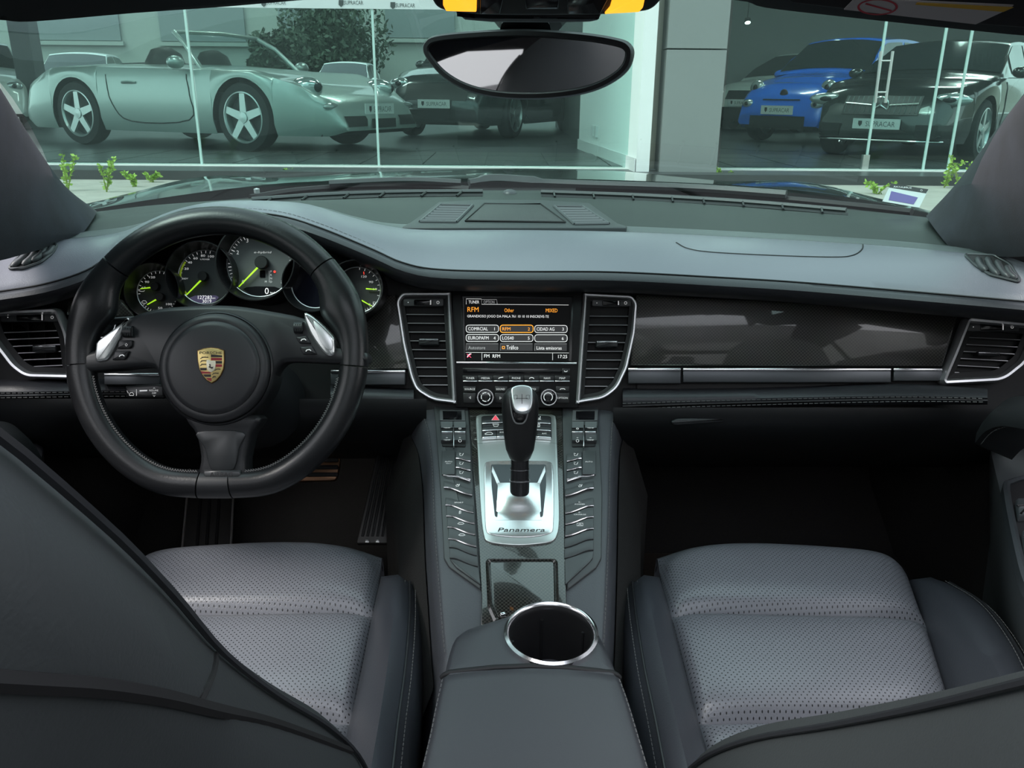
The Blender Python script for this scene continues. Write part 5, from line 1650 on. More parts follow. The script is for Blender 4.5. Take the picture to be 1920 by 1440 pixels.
# ================================================================== CABIN SHELL
fl = MB()
fl.grid([[Vector((x, y, .27)) for x in (-.80, -.4, 0, .4, .80)] for y in (-1.2, -.5, 0, .5, 1.0, 1.4)] )
fl.grid([[Vector((x, y, z)) for x in (-.80, -.4, 0, .4, .80)] for y, z in ((1.4, .27), (1.55, .35), (1.7, .55), (1.74, .9))])
for s_ in (-1, 1):
    fl.grid([[Vector((s_ * .76, y, z)) for y in (.95, 1.2, 1.5, 1.72)] for z in (.26, .6, .84)])
tag(fl.build('floor', CARPET), kind='structure')
for s in (-1, 1):
    m = MB()
    nm = 'door_1' if s < 0 else 'door_2'
    D = thing(nm, 'black door panel beside the driver seat' if s < 0 else 'black door panel with window switches beside the passenger seat', 'door', (s * .76, .5, .3))
    D['kind'] = 'structure'
    rows = []
    for z, x in ((.26, .72), (.34, .73), (.45, .735), (.55, .735), (.63, .73), (.70, .735), (.78, .735), (.84, .725), (.90, .715), (.93, .73), (.94, .75), (.60, .79)):
        rows.append([Vector((s * (x + .06 * min(1, max(0, (y - .72) / .2))), y, z + .03 * max(0, .6 - y))) for y in (-.3, 0, .2, .4, .6, .75, .9, 1.0, 1.1, 1.2)])
    MB().grid(rows).build('door_card', M('door_black', (.009, .010, .011), .5, bump=.15, bscale=700), D)
    # arm shelf
    q = [PZ(x, y, .66) for x, y in ((1858, 845), (1866, 880), (1880, 940), (1898, 1030), (1925, 1110), (1975, 1230), (2040, 1380), (2120, 1560))]
    e = catmull([tuple(p) for p in q], 4)
    rows = []
    for p in e:
        p = Vector(p)
        o = Vector((max(.70, p.x + .10), p.y + .01, p.z))
        rows.append([Vector((s * v.x, v.y, v.z)) for v in (Vector((.74, p.y, .38)), p + Vector((.045, 0, -.20)), p + Vector((.014, 0, -.07)), p + Vector((.002, 0, -.018)), p, p + Vector((.008, 0, .006)), p.lerp(o, .5) + Vector((0, 0, .008)), o + Vector((0, 0, .012)), o + Vector((.05, 0, .05)))])
    tip = [v.lerp(rows[0][6], .5) + Vector((0, .02, -.03)) for v in rows[0]]
    MB().grid([tip] + rows).build('door_armrest', M('door_grey', (.060, .063, .068), .45, bump=.1, bscale=700), D)
    if s > 0:
        AF = Fr((0, 0, .672), (0, 0, 1))
        pk = catmull(b4((1610, 340), (1630, 305), (1694, 288), (1760, 290), (1800, 340), (1860, 560), (1890, 720), (1840, 760), (1740, 760), (1690, 710), (1650, 560)), 4, True)
        uvq = [AF.uv(x, y) for x, y in pk]
        if area2(uvq) < 0: uvq = uvq[::-1]
        sw = MB().frame(AF, uvq, inset(uvq, .008), -.01, .006, .002, px=False).build('switch_surround', M('surround_grey', (.05, .055, .06), .3), D)
        MB().prism(AF, inset(uvq, .008), -.02, .001, px=False).build('switch_pocket', BLACK, sw)
        for k, (x, y) in enumerate(((1690, 395), (1715, 520))):
            w = MB().prism(AF, rnd(b4((x - 25, y - 30), (x + 60, y - 32), (x + 70, y + 30), (x - 15, y + 40)), 4), -.01, .010 , .003).build('window_switch', M('switch_grey', (.07, .075, .08), .4), sw)
            MB().tube([AF.pt(*b4(x - 22, y + 2), .0105), AF.pt(*b4(x + 62, y - 2), .0105)], .0012, 6).build('chrome_edge', BRIGHT, D)
    # padded roll on top of the door front, with a stitch line
    rl = catmull([(1842, 792), (1862, 770), (1890, 760), (1930, 764), (1990, 774)], 4)
    rows = []
    for x, y in rl:
        a = PY(x, y, .97 - (x - 1840) * .0012); b = PY(x - 4, y + 44, .96 - (x - 1840) * .0012)
        if s < 0:
            a, b = a + Vector((.035, 0, -.04)), b + Vector((.035, 0, -.04))
        rows.append([Vector((s * v.x, v.y, v.z)) for v in (a + Vector((.03, .03, 0)), a, a.lerp(b, .3) + Vector((-.012, -.01, 0)), a.lerp(b, .7) + Vector((-.014, -.012, 0)), b, b + Vector((.06, .02, -.03))) ])
    o = MB().grid(rows).build('door_top_roll', M('door_black', (.009, .010, .011), .5), D)
    stitches([Vector((s * v.x, v.y, v.z)) for v in [PY(x - 2, y + 40, .945 - (x - 1840) * .0012) + (Vector((.035, 0, -.04)) if s < 0 else Vector((0, 0, 0))) for x, y in rl]], .006, .0042, .0006).build('stitching', THREAD, o, kind='stuff')
for s, nm in ((-1, 'trim_4'), (1, 'trim_5')):
    m = MB(); m.slab([[Vector((s * .70, .85, .90)), Vector((s * .72, 1.15, .92)), Vector((s * .75, 1.40, .90))], [Vector((s * .71, .85, 1.00)), Vector((s * .73, 1.15, .985)), Vector((s * .76, 1.40, .955))]], .02)
    tag(m.build(nm, BLACK), 'black corner trim under the driver side pillar' if s < 0 else 'black corner trim under the passenger side pillar', kind='structure')
# windscreen pillars
def pillar(inner, outer, name, lab, s):
    a, b = catmull(inner, 5), catmull(outer, 5)
    rows = []
    for t, bul in ((0, 0), (.04, .012), (.15, .022), (.35, .035), (.6, .04), (.85, .03), (1, 0)):
        rows.append([PY(*p).lerp(PY(*q), t) + Vector((-s * bul * .55, -bul * .6, bul * .3)) for p, q in zip(a, b)])
    o = MB().slab(rows, .02 * (1 if s > 0 else -1)).build(name, ALCANTARA)
    tag(o, lab, 'pillar', kind='structure')
pillar([(-260, -250, .42), (-150, -60, .62), (-60, 75, .85), (0, 165, 1.0), (60, 262, 1.12), (120, 347, 1.24), (180, 397, 1.36)],
       [(-520, 60, .42), (-350, 260, .62), (-220, 420, .76), (-120, 485, .86), (-20, 492, .97), (70, 470, 1.07), (140, 455, 1.17)], 'trim_1', 'dark blue-grey suede windscreen pillar on the driver side', -1)
pillar([(2210, -250, .42), (2080, -60, .62), (1985, 80, .85), (1922, 172, 1.0), (1870, 240, 1.12), (1800, 335, 1.24), (1738, 405, 1.37)],
       [(2480, 60, .42), (2300, 270, .62), (2150, 400, .76), (2050, 455, .86), (1945, 478, .97), (1860, 480, 1.07), (1785, 468, 1.17)], 'trim_2', 'dark blue-grey suede windscreen pillar on the passenger side', 1)
# header above the windscreen and the roof frame (glass panel added in its middle to light the cabin)
HC = [(-260, 20, .40), (-60, 42, .62), (0, 38, .66), (60, 41, .70), (250, 25, .80), (420, 13, .86), (600, -2, .9), (800, -12, .92), (960, -15, .93), (1150, -10, .92), (1377, 0, .9), (1435, 14, .86), (1581, 31, .8), (1817, 56, .70), (1920, 66, .66), (1990, 68, .62), (2200, 60, .40)]
he = [PY(*p) for p in catmull(HC, 4)]
VIS = M('headliner', (.014, .014, .016), .85, noise=.2, nscale=200)
rows = [[p + Vector((0, .06, .05)) for p in he], [p + Vector((0, .012, .006)) for p in he], he, [p + Vector((0, -.010, .002)) for p in he], [Vector((p.x * .97, p.y - .08, p.z + .03)) for p in he], [Vector((p.x * .95, min(p.y - .16, .60), 1.315 - .05 * (p.x / .6) ** 2)) for p in he], [Vector((p.x * .95, .46, 1.33 - .05 * (p.x / .6) ** 2)) for p in he]]
hd = MB().grid(rows)
for s in (-1, 1):       # side rails
    hd.grid([[Vector((s * x, y, z)) for y in (.55, .2, -.2, -.6, -1.0, -1.25)] for x, z in ((.66, 1.17), (.64, 1.22), (.60, 1.27), (.53, 1.30), (.47, 1.315), (.47, 1.335))])
hd.grid([[Vector((x, y, 1.315)) for x in (-.6, -.2, .2, .6)] for y in (-.95, -1.2, -1.4)])
tag(hd.build('ceiling', VIS), 'black headliner and header above the windscreen', kind='structure')
rg = MB(); rg.grid([[Vector((x, y, 1.34 - .02 * abs(x))) for x in (-.49, 0, .49)] for y in (.48, -.3, -1.0)])
tag(rg.build('window_2', glass_mat('roof_glass', (.92, .95, .96), .03)), 'tinted glass roof panel above the seats', kind='structure')  # panel added out of view to let daylight into the cabin
# rear of the cabin: bench, side panels, rear deck (seen in the mirror)
rs = thing('rear_bench', 'dark rear bench behind the front seats', 'seat', (0, -.9, .3))
MB().box((0, -.62, .42), (1.3, .5, .22)).build('bench_cushion', LEATHER, rs)
for s in (-1, 1):
    rb = MB(); rb.tube([Vector((s * .36, -.85, .45)), Vector((s * .36, -.98, .9)), Vector((s * .36, -1.0, 1.0))], [.24, .24, .16], 20); rb.build('bench_back', LEATHER, rs)
    hr = MB(); hr.tube([Vector((s * .36, -1.0, 1.03)), Vector((s * .36, -1.01, 1.16))], [.11, .10], 16); hr.build('headrest', LEATHER, rs)
w = MB()
for s in (-1, 1):
    w.grid([[Vector((s * .75, y, z)) for y in (.0, -.4, -.8, -1.4)] for z in (.26, .6, .93)])
    w.grid([[Vector((s * x, y, z)) for x, z in ((.75, .93), (.70, 1.1), (.64, 1.25))] for y in (-.95, -1.45)])
    w.grid([[Vector((s * x, y, z)) for x, z in ((.74, .93), (.69, 1.1), (.645, 1.24))] for y in (-.02, -.12)])
w.grid([[Vector((x, -1.42, z)) for x in (-.78, 0, .78)] for z in (.26, .9, 1.02)])
tag(w.build('wall_rear', VIS), 'dark rear cabin sides and window posts', kind='structure')
# windscreen
wb = [PY(x, y, Y + .03) for x, y, Y in catmull(C0, 4)]
wt = [PY(*p) + Vector((0, .01, .01)) for p in catmull([(-190, 20, .52), (-60, 42, .62), (60, 41, .70), (250, 25, .80), (420, 13, .86), (800, -12, .92), (1150, -10, .92), (1435, 14, .86), (1700, 43, .76), (1920, 66, .66), (2100, 60, .52)], 4)]
rows = []
for k in range(9):
    t = k / 8
    rows.append([a.lerp(b, t) + Vector((0, .045, .05)) * (4 * t * (1 - t)) * .6 for a, b in zip(wb, wt)])
tag(MB().grid(rows).build('window_1', glass_mat('windscreen_glass', (.50, .68, .64), .010, fres=.3)), 'green tinted windscreen over the dashboard', kind='structure')

# ================================================================== MIRROR, OVERHEAD CONSOLE, LABELS
mr = thing('rear_view_mirror', 'wide black rear view mirror hanging at the top of the windscreen', 'mirror', PT(985, 120, .96))
mn = (CAM - PT(985, 122, .95)).normalized() + Vector((-.28, 0, -.03))
MF = Fr(PT(985, 122, .95), mn)
mo = catmull(t2((352, 250), (365, 205), (420, 175), (600, 155), (870, 145), (1150, 163), (1330, 192), (1388, 222), (1404, 270), (1380, 345), (1310, 408), (1200, 460), (1050, 490), (870, 499), (700, 487), (560, 450), (450, 385), (375, 300)), 4, True)
q = [MF.uv(x, y) for x, y in mo]
if area2(q) < 0: q = q[::-1]
m = MB(); n = len(q)
qi = inset(q, .0085)
cx, cy = sum(p[0] for p in q) / n, sum(p[1] for p in q) / n
bk = [(lerp(p[0], cx, .25), lerp(p[1], cy, .35)) for p in q]
st = [m.add([MF.w(x, y, h) for x, y in pp]) for pp, h in ((bk, -.035), (q, -.012), (q, -.002), (inset(q, .002), .002), (inset(q, .0065), .0022), (qi, 0.0))]
for a, b in zip(st, st[1:]): m.ring_faces(a, b, n)
m.face(range(st[0], st[0] + n))
m.build('mirror_case', PLASTIC, mr)
g = MB(); i = g.add([MF.w(x, y, .0005) for x, y in qi]); g.face(range(i, i + n))
g.build('mirror_glass', M('mirror_silver', (.6, .6, .6), .02, 1.0), mr)
MB().tube([MF.pt(985, 60, -.02), MF.pt(985, 40, -.03), MF.pt(990, 10, -.05)], [.03, .026, .05], 16).build('mirror_mount', BLACK, mr)
oc = thing('overhead_console', 'black overhead console with two lit orange reading lamps above the mirror', 'roof console', PY(1020, 0, .82))
OF = Fr(PY(1020, 10, .80), (0, -.6, -.8))
MB().prism(OF, catmull(t2((390, -60), (400, 10), (440, 52), (520, 68), (620, 80), (760, 84), (900, 84), (1050, 84), (1260, 80), (1440, 66), (1500, 50), (1540, 15), (1600, -60)), 3) , -.03, .002, .004).build('console_shell', BLACK, oc)
MB().prism(OF, rnd(t2((515, 66), (620, 78), (1250, 80), (1235, 108), (1190, 118), (1000, 122), (700, 120), (560, 108)), 4), -.06, -.012, .004).build('sensor_cover', PLASTIC, oc)
LAMP = M('lamp_orange', (.9, .45, .05), .3, emit=(1.0, .36, .02), estr=.55)
for qd in (((455, -30), (625, -30), (622, 62), (470, 58), (455, 30)), ((1310, -30), (1470, -30), (1455, 40), (1435, 62), (1262, 72), (1290, 40))):
    MB().prism(OF, rnd(t2(*qd), 2), 0, .004, .001).build('reading_lamp', LAMP, oc)
for qd in (((640, -20), (760, -20), (740, 72), (640, 74)), ((1070, -20), (1290, -20), (1240, 74), (1080, 72)), ((860, -20), (1040, -20), (1030, 48), (870, 48))):
    MB().prism(OF, rnd(t2(*qd), 2), 0, .0045, .001).build('lamp_lens', M('lens_smoke', (.03, .03, .033), .15), oc)
# visor sticker on the passenger side
vs = thing('sun_visor', 'black passenger sun visor with a white airbag warning label', 'sun visor', PY(1740, 20, .66))
VF = Fr(PY(1740, 25, .60), (0, -.55, -.83))
MB().prism(VF, [(1420, -60), (1480, 8), (1600, 22), (1830, 48), (1990, 60), (2050, -60)], -.012, .0, .003).build('visor_board', VIS, vs)
lbl = MB().prism(VF, t3((875, 55), (940, -10), (1860, 30), (1840, 48), (1640, 140)), 0, .0008).build('warning_label', M('label_white', (.55, .52, .52), .6), vs)
p = MB(); line2(p, VF, circ(*t3(1070, 40), 36, 28, ry=14), 4, .0011, closed=True); line2(p, VF, t3((1000, 20), (1150, 62)), 4, .0011); p.build('prohibition_sign', M('label_red', (.5, .05, .07), .6), lbl)
p = MB(); p.prism(VF, t3((1300, 15), (1860, 42), (1800, 68), (1290, 26)), .0009, .0012); p.build('yellow_band', M('label_yellow', (.7, .42, .05), .6), lbl)
# ================================================================== FOOTWELL: PEDALS AND PLATES
def pedal(nm, lab, pts, Y, nr, n=(0, -.8, .6), mt=None, fl=8):
    f = Fr(PY(*pts[0], Y), n)
    o = thing(nm, lab, 'pedal', PY(*pts[2], Y))
    MB().prism(f, rnd(pts, fl), -.01, .0, .002).build('pedal_plate', mt or PLASTIC, o)
    xs = [p[0] for p in pts]; ys = [p[1] for p in pts]
    for k in range(nr):
        y = lerp(min(ys) + 8, max(ys) - 8, (k + .5) / nr)
        if max(ys) - min(ys) < 100:
            MB().prism(f, rnd(rect(min(xs) + 4, y - 4, max(xs) - 4, y + 4), 3), 0, .003, .001).build('pedal_rib', BLACK, o)
    return f, o
pedal('brake_pedal', 'metal brake pedal with dark ribs under the steering wheel', b2((1130, 195), (1345, 185), (1352, 230), (1335, 300), (1130, 306)), 1.34, 3, mt=M('pedal_metal', (.22, .12, .07), .35, .8))
f, o = pedal('accelerator_pedal', 'long narrow floor-hinged accelerator pedal beside the console', b2((1505, 152), (1585, 150), (1540, 548), (1415, 548)), 1.28, 0, (0, -.62, .78), M('pedal_rubber', (.03, .028, .026), .5), 4)
for k in range(5):
    t = (k + .5) / 5
    MB().tube([f.pt(*b2(lerp(1512, 1580, t), 165), .001), f.pt(*b2(lerp(1430, 1530, t), 520), .001)], .0022, 5).build('pedal_groove', BLACK, o)
for x in (1458, 1500):
    MB().prism(f, b2((x - 6, 532), (x + 6, 532), (x + 9, 545), (x - 9, 545)), 0, .003, .001).build('pedal_stud', CHROME, o)
fm = thing('footrest', 'ribbed black footrest with pale metal edges under the wheel', 'footrest', PZ(390, 1010, .31))
ff = Fr(PZ(390, 1010, .31), (0, -.35, .94))
MB().prism(ff, [(356, 880), (440, 880), (433, 1050), (340, 1050)], -.01, 0, .002).build('rest_plate', M('pedal_rubber', (.03, .028, .026), .5), fm)
for a, b in (((356, 880), (340, 1050)), ((440, 880), (432, 1050))):
    MB().tube([ff.pt(*a, .002), ff.pt(*b, .002)], .0022, 6).build('metal_edge', M('edge_metal', (.75, .72, .68), .3, .8), fm)
for t in (.3, .5, .7):
    MB().tube([ff.pt(lerp(356, 440, t), 880, .001), ff.pt(lerp(340, 432, t), 1050, .001)], .003, 6).build('rest_rib', BLACK, fm)
mat_ = MB(); mat_.prism(Fr((.38, 1.2, .275), (0, 0, 1)), rnd([(-.2, -.3), (.22, -.3), (.2, .18), (-.2, .18)], .04), 0, .012, .004, px=False)
tag(mat_.build('floor_mat', M('mat_brown', (.030, .022, .016), .95, noise=.3, nscale=200)), 'dark brown carpet mat in the passenger footwell', 'floor mat')

# ================================================================== BONNET, COWL, WIPERS (outside the glass)
HB = [(60, 425, 1.32), (150, 398, 1.5), (300, 372, 1.66), (450, 352, 1.80), (600, 340, 1.92), (965, 334, 1.98), (1300, 343, 1.93), (1500, 357, 1.82), (1650, 380, 1.68), (1790, 412, 1.5), (1880, 445, 1.32)]
H1 = [(40, 415, 1.5), (120, 392, 1.75), (250, 361, 1.95), (330, 340, 2.1), (400, 330, 2.2), (470, 331, 2.25), (540, 334, 2.3), (715, 322, 2.4), (965, 316, 2.45), (1180, 322, 2.4), (1340, 341, 2.3), (1400, 339, 2.25), (1470, 338, 2.2), (1550, 347, 2.1), (1640, 374, 1.95), (1760, 405, 1.75), (1850, 430, 1.5)]
hb, h1 = row(HB, 81), row(H1, 81)
bon = thing('car_bonnet', 'glossy black bonnet with raised wings beyond the windscreen', 'bonnet', (0, 2.4, .5))
PAINT = M('black_paint', (.012, .014, .014), .25, coat=1.0)
rows = [[p + Vector((0, 0, -.03)) for p in hb], hb, [a.lerp(b, .5) + Vector((0, 0, .006)) for a, b in zip(hb, h1)], h1]
for dy, dz in ((.15, -.03), (.35, -.085), (.6, -.17), (.8, -.27), (.9, -.42)):
    rows.append([Vector((p.x * (1 - dy * .12), p.y + dy, p.z + dz)) for p in h1])
MB().grid(rows).build('bonnet_panel', PAINT, bon)
co = [[p + Vector((0, .01, -.035)) for p in r0[::1]]]
hb97 = row(HB, ND)
co.append([a.lerp(b, .5) + Vector((0, 0, -.03)) for a, b in zip(r0, hb97)])
co.append([p + Vector((0, 0, -.022)) for p in hb97])
MB().grid(co).build('cowl_panel', M('cowl_black', (.012, .013, .014), .5), bon)
wp = thing('windscreen_wiper', 'black wiper arm lying across the driver side of the windscreen base', 'wiper', PY(700, 352, 1.85), 'windscreen wipers')
MB().tube([PY(x, y, Y) for x, y, Y in catmull([(470, 371, 1.70), (560, 357, 1.80), (690, 349, 1.87), (800, 350, 1.88), (880, 354, 1.86)], 5)], .007, 6).build('wiper_blade', BLACK, wp)
MB().tube([PY(x, y, Y) + Vector((0, -.012, .012)) for x, y, Y in catmull([(620, 353, 1.84), (760, 347, 1.88), (865, 351, 1.88)], 5)], .008, 6).build('wiper_arm', M('wiper_grey', (.05, .052, .055), .45), wp)
MB().lathe(PY(482, 362, 1.70), (0, 0, 1), [(.006, 0), (.006, .008), (0, .010)], 10).build('washer_jet', CHROME, wp)
wp = thing('windscreen_wiper', 'black wiper arm lying across the passenger side of the windscreen base', 'wiper', PY(1300, 360, 1.85), 'windscreen wipers')
MB().tube([PY(x, y, Y) for x, y, Y in catmull([(1080, 352, 1.90), (1250, 358, 1.86), (1450, 371, 1.75), (1600, 385, 1.64), (1710, 397, 1.54)], 5)], .007, 6).build('wiper_blade', BLACK, wp)
MB().tube([PY(x, y, Y) + Vector((0, -.012, .010)) for x, y, Y in catmull([(880, 350, 1.90), (927, 344, 1.92), (1000, 348, 1.92), (1100, 352, 1.90), (1300, 359, 1.84), (1470, 371, 1.74)], 5)], [.010] * 3 + [.014] * 8 + [.009] * 15, 6).build('wiper_arm', M('wiper_grey', (.05, .052, .055), .45), wp)
# dealer card behind the glass
CFR = Fr(PY(1697, 372, 1.46), (-.1, -.75, .6))
dc = thing('dealer_card', 'small dealer card with dark header and violet panel in the windscreen corner', 'card', PY(1690, 385, 1.46))
MB().prism(CFR, t3((1148, 1066), (1366, 1100), (1312, 1205), (1098, 1168)), -.001, 0).build('card_sheet', M('card_pale', (.55, .6, .6), .5), dc)
MB().prism(CFR, t3((1148, 1063), (1366, 1098), (1352, 1120), (1138, 1086)), 0, .0006).build('card_header', M('card_black', (.02, .02, .02), .5), dc)
p = MB(); put_text(p, CFR, 'SUPRACAR', *t3(1215, 1086), 3.6, .0008, wpx=34, mirror=True, ang=math.radians(-8)); p.build('card_lettering', M('card_white', (.8, .8, .8), .5), dc)
p = MB(); put_text(p, CFR, 'O', *t3(1325, 1104), 4, .0008); p.build('card_emblem', M('card_white', (.8, .8, .8), .5), dc)
MB().prism(CFR, t3((1150, 1108), (1305, 1145), (1280, 1185), (1135, 1160)), 0, .0006).build('card_panel', M('card_violet', (.13, .10, .30), .5), dc)

# the whole car, tilted as one on its ramp
_t = Matrix.Rotation(CAR_PITCH, 4, 'X')
for o in list(COL.objects):
    if o.parent is None and o.type in ('MESH', 'EMPTY'):
        o.matrix_basis = Matrix.Translation(CAM) @ _t @ Matrix.Translation(-CAM) @ o.matrix_basis
set_view(PITCH)
# ================================================================== SHOWROOM AND STREET
FZ = 0.54                      # showroom floor, a step above the street
GY = 8.0                       # line of the shop front
def struct(o, label=None):
    return tag(o, label, kind='structure')
# street with paving, kerb strip
m = MB(); m.box((0, 0, -.03), (60, 40, .06)); struct(m.build('ground', M('asphalt', (.09, .09, .09), .9, noise=.3, nscale=8)), 'grey street in front of the showroom')
KZ = FZ - .06
kerb = MB().box((0, GY - 1.7, KZ / 2 - .01), (30, 3.2, KZ - .02)).build('pavement', M('pale_concrete', (.34, .34, .30), .9, noise=.25, nscale=6))
struct(kerb, 'pale concrete pavement strip below the shop front')
def tile_mat(name, a, b, sx, sy):
    mt = M(name, a, .35)
    N, L, bs = nodes_of(mt)
    tc = N.new('ShaderNodeTexCoord')
    br = N.new('ShaderNodeTexBrick')
    br.offset = 0.0
    br.inputs['Color1'].default_value = (*a, 1); br.inputs['Color2'].default_value = (*[x * .85 for x in a], 1); br.inputs['Mortar'].default_value = (*b, 1)
    br.inputs['Scale'].default_value = 1.0
    br.inputs['Mortar Size'].default_value = .012
    br.inputs['Brick Width'].default_value = sx; br.inputs['Row Height'].default_value = sy
    L.new(tc.outputs['Object'], br.inputs['Vector'])
    L.new(br.outputs['Color'], bs.inputs['Base Color'])
    return mt
fl = MB(); fl.box((0, 17, FZ - .05), (40, 19.2, .1))
struct(fl.build('floor_showroom', M('showroom_floor', (.05, .052, .055), .35, noise=.2, nscale=2)), 'dark tiled showroom floor')
# dark tiles along the glass, each its own slab
tl = MB()
TM = M('floor_tile', (.060, .062, .066), .3, noise=.15, nscale=3)
flo = bpy.data.objects['floor_showroom']
tb = MB().box((0, 0, 0), (.585, .585, .012))
base_tile = None
for i in range(-9, 12):
    for j in range(3):
        x, y = i * .6 + .1, GY + .42 + j * .6
        if base_tile is None:
            base_tile = tb.build('tile', TM, flo, local=True)
            t = base_tile
        else:
            t = base_tile.copy(); COL.objects.link(t)
        t.location = (x, y, FZ + .003)
sill = MB(); sill.box((0, GY - .02, FZ - .045), (30, .26, .10)); struct(sill.build('trim_3', M('pale_stone', (.55, .57, .55), .7)), 'pale stone sill under the shop window')
# glass panes with their polished edges
def gx(px, py=318): return PY(px, py, GY).x
PANE = glass_mat('shop_glass', (.66, .82, .79), .035, (.85, 1.0, .97), .6)
EDGE = M('glass_edge', (.45, .62, .58), .2, emit=(.3, .45, .42), estr=.06)
xs = [gx(-420), gx(28), gx(382), gx(713), gx(1192)]
nwin = 4
GH = 4.2
def pane(x0, x1, y0=GY, y1=GY, lab=''):
    global nwin
    m = MB(); m.grid([[Vector((x0, y0, FZ)), Vector((x1, y1, FZ))], [Vector((x0, y0, FZ + GH)), Vector((x1, y1, FZ + GH))]])
    o = m.build('window_%d' % nwin, PANE); struct(o, lab); nwin += 1
    e = MB(); e.box((x1, y1, FZ + GH / 2), (.020, .02, GH)); e.build('pane_edge', EDGE, o)
    return o
names = ['shop window pane furthest towards the driver side', 'shop window pane across the rear half of the silver convertible', 'shop window pane across the nose of the silver convertible', 'shop window pane behind the rear view mirror']
for a, b, lab in zip(xs, xs[1:], names):
    pane(a + .01, b - .01, lab=lab)
ys = [gx(1345, 322), gx(1623, 322), gx(1729, 336), gx(1775, 339), gx(2200, 345)]
for a, b, lab in zip(ys, ys[1:], ['glass door leaf in front of the blue hatchback', 'glass door leaf in front of the black saloon grille', 'narrow glass side light by the black saloon headlamp', 'shop window pane on the passenger side end']):
    o = pane(a + .01, b - .01, lab=lab)
    if lab.startswith('glass door leaf in front of the blue'):
        MB().box((b - .02, GY, FZ + .07), (.06, .05, .14)).build('floor_hinge', M('steel', (.7, .72, .7), .3, .9), o)
dh = thing('door_handle_bar', 'tall ladder-like steel pull handle on the glass door', 'door handle', PY(1650, 195, GY - .05))
HF = Fr((0, GY - .06, 0), (0, -1, 0))
for px0, px1 in ((1652, 1641), (1674, 1660)):
    MB().tube([HF.pt(px0, 96), HF.pt(px1, 193)], .013, 10).build('handle_tube', M('steel', (.7, .72, .7), .3, .9), dh)
for y, x0, x1 in ((114, 1650, 1671), (173, 1643, 1662)):
    MB().tube([HF.pt(x0, y), HF.pt(x1, y)], .008, 8).build('handle_rung', M('steel', (.7, .72, .7), .3, .9), dh)
# white frieze on the glass with the dealer name
FF = Fr((0, GY - .02, 0), (0, -1, 0))
zt = PY(700, 17, GY).z
fz = MB(); fz.box((lerp(gx(380), gx(840), .5), GY - .012, zt + .35), (gx(840) - gx(380), .012, .7))
fo = fz.build('shop_sign', M('sign_white', (.62, .66, .66), .6))
tag(fo, 'white shop sign band across the top of the window', 'sign')
for px in (510, 655, 752):
    p = MB(); put_text(p, FF, 'SUPRACAR', px + 8, 5 if px < 700 else 10, 7, 0, wpx=36); p.build('sign_lettering', M('sign_dark', (.05, .06, .06), .5), fo)
    p = MB(); p.prism(FF, [(px - 20, 0 if px < 700 else 4), (px - 11, 0 if px < 700 else 4), (px - 11, 9 if px < 700 else 13), (px - 15.5, 13 if px < 700 else 17), (px - 20, 9 if px < 700 else 13)], 0, .002); p.build('sign_emblem', M('sign_dark', (.05, .06, .06), .5), fo)
pc = PZ(86, 240, FZ)
m = MB(); m.box((pc.x - .1, pc.y, FZ + 2.2), (.34, .34, 4.4)); struct(m.build('dark_post', M('post_dark', (.05, .055, .06), .5)), 'dark square post inside the showroom behind the convertible tail')
# grey clad column with steel edge
c0, c1 = PY(1236, 322, GY - .35).x, PY(1343, 322, GY - .35).x
GREY = M('column_grey', (.24, .255, .25), .55, noise=.06, nscale=2)
col = thing('grey_column', 'wide grey metal-clad column between the shop windows', 'column', ((c0 + c1) / 2, GY - .1, .3)); col['kind'] = 'structure'
zj = PY(1300, 92, GY - .35).z
MB().box(((c0 + c1) / 2, GY - .05, zj / 2 - .003), (c1 - c0, .6, zj - .006)).build('cladding_panel', GREY, col)
MB().box(((c0 + c1) / 2, GY - .05, zj + 1.6 + .003), (c1 - c0, .6, 3.2 - .006)).build('cladding_panel', GREY, col)
sx = gx(1212)
MB().box((sx, GY - .02, 2.4), (.20, .12, 4.0)).build('steel_edge', M('warm_steel', (.52, .50, .44), .35, .8), col)
sx = gx(1228)
MB().box((lerp(gx(1222), c0, .6), GY + .05, 2.4), (abs(c0 - gx(1222)) * .9, .1, 4.0)).build('dark_reveal', M('reveal_grey', (.12, .13, .13), .5), col)
# white partition behind the glass
wa, wb = PZ(1192, 322, FZ), PZ(1085, 279, FZ)
m = MB()
d = (wb - wa); nrm = Vector((d.y, -d.x, 0)).normalized() * .12
i = m.add([wa, wb, wb + nrm, wa + nrm, wa + Vector((0, 0, 4)), wb + Vector((0, 0, 4)), wb + nrm + Vector((0, 0, 4)), wa + nrm + Vector((0, 0, 4))])
for f in ((0, 1, 5, 4), (1, 2, 6, 5), (2, 3, 7, 6), (3, 0, 4, 7), (4, 5, 6, 7)):
    m.face([i + k for k in f])
wo = struct(m.build('wall_partition', M('white_wall', (.90, .91, .90), .7)), 'white partition wall beside the column')
for k in range(2):
    c = wa.lerp(wb, .62 + .06 * k) - nrm.normalized() * .01 + Vector((0, 0, .26))
    MB().box(c, (.03, .10, .12), rot=Matrix.Rotation(math.atan2(d.y, d.x) - math.pi / 2, 3, 'Z')).build('wall_socket', M('socket_white', (.8, .8, .8), .4), wo)
bb = MB(); a, b = wa - nrm.normalized() * .008, wb - nrm.normalized() * .008
bb.slab([[a, b], [a + Vector((0, 0, .12)), b + Vector((0, 0, .12))]], .01); bb.build('baseboard', M('socket_white', (.8, .8, .8), .4), wo)
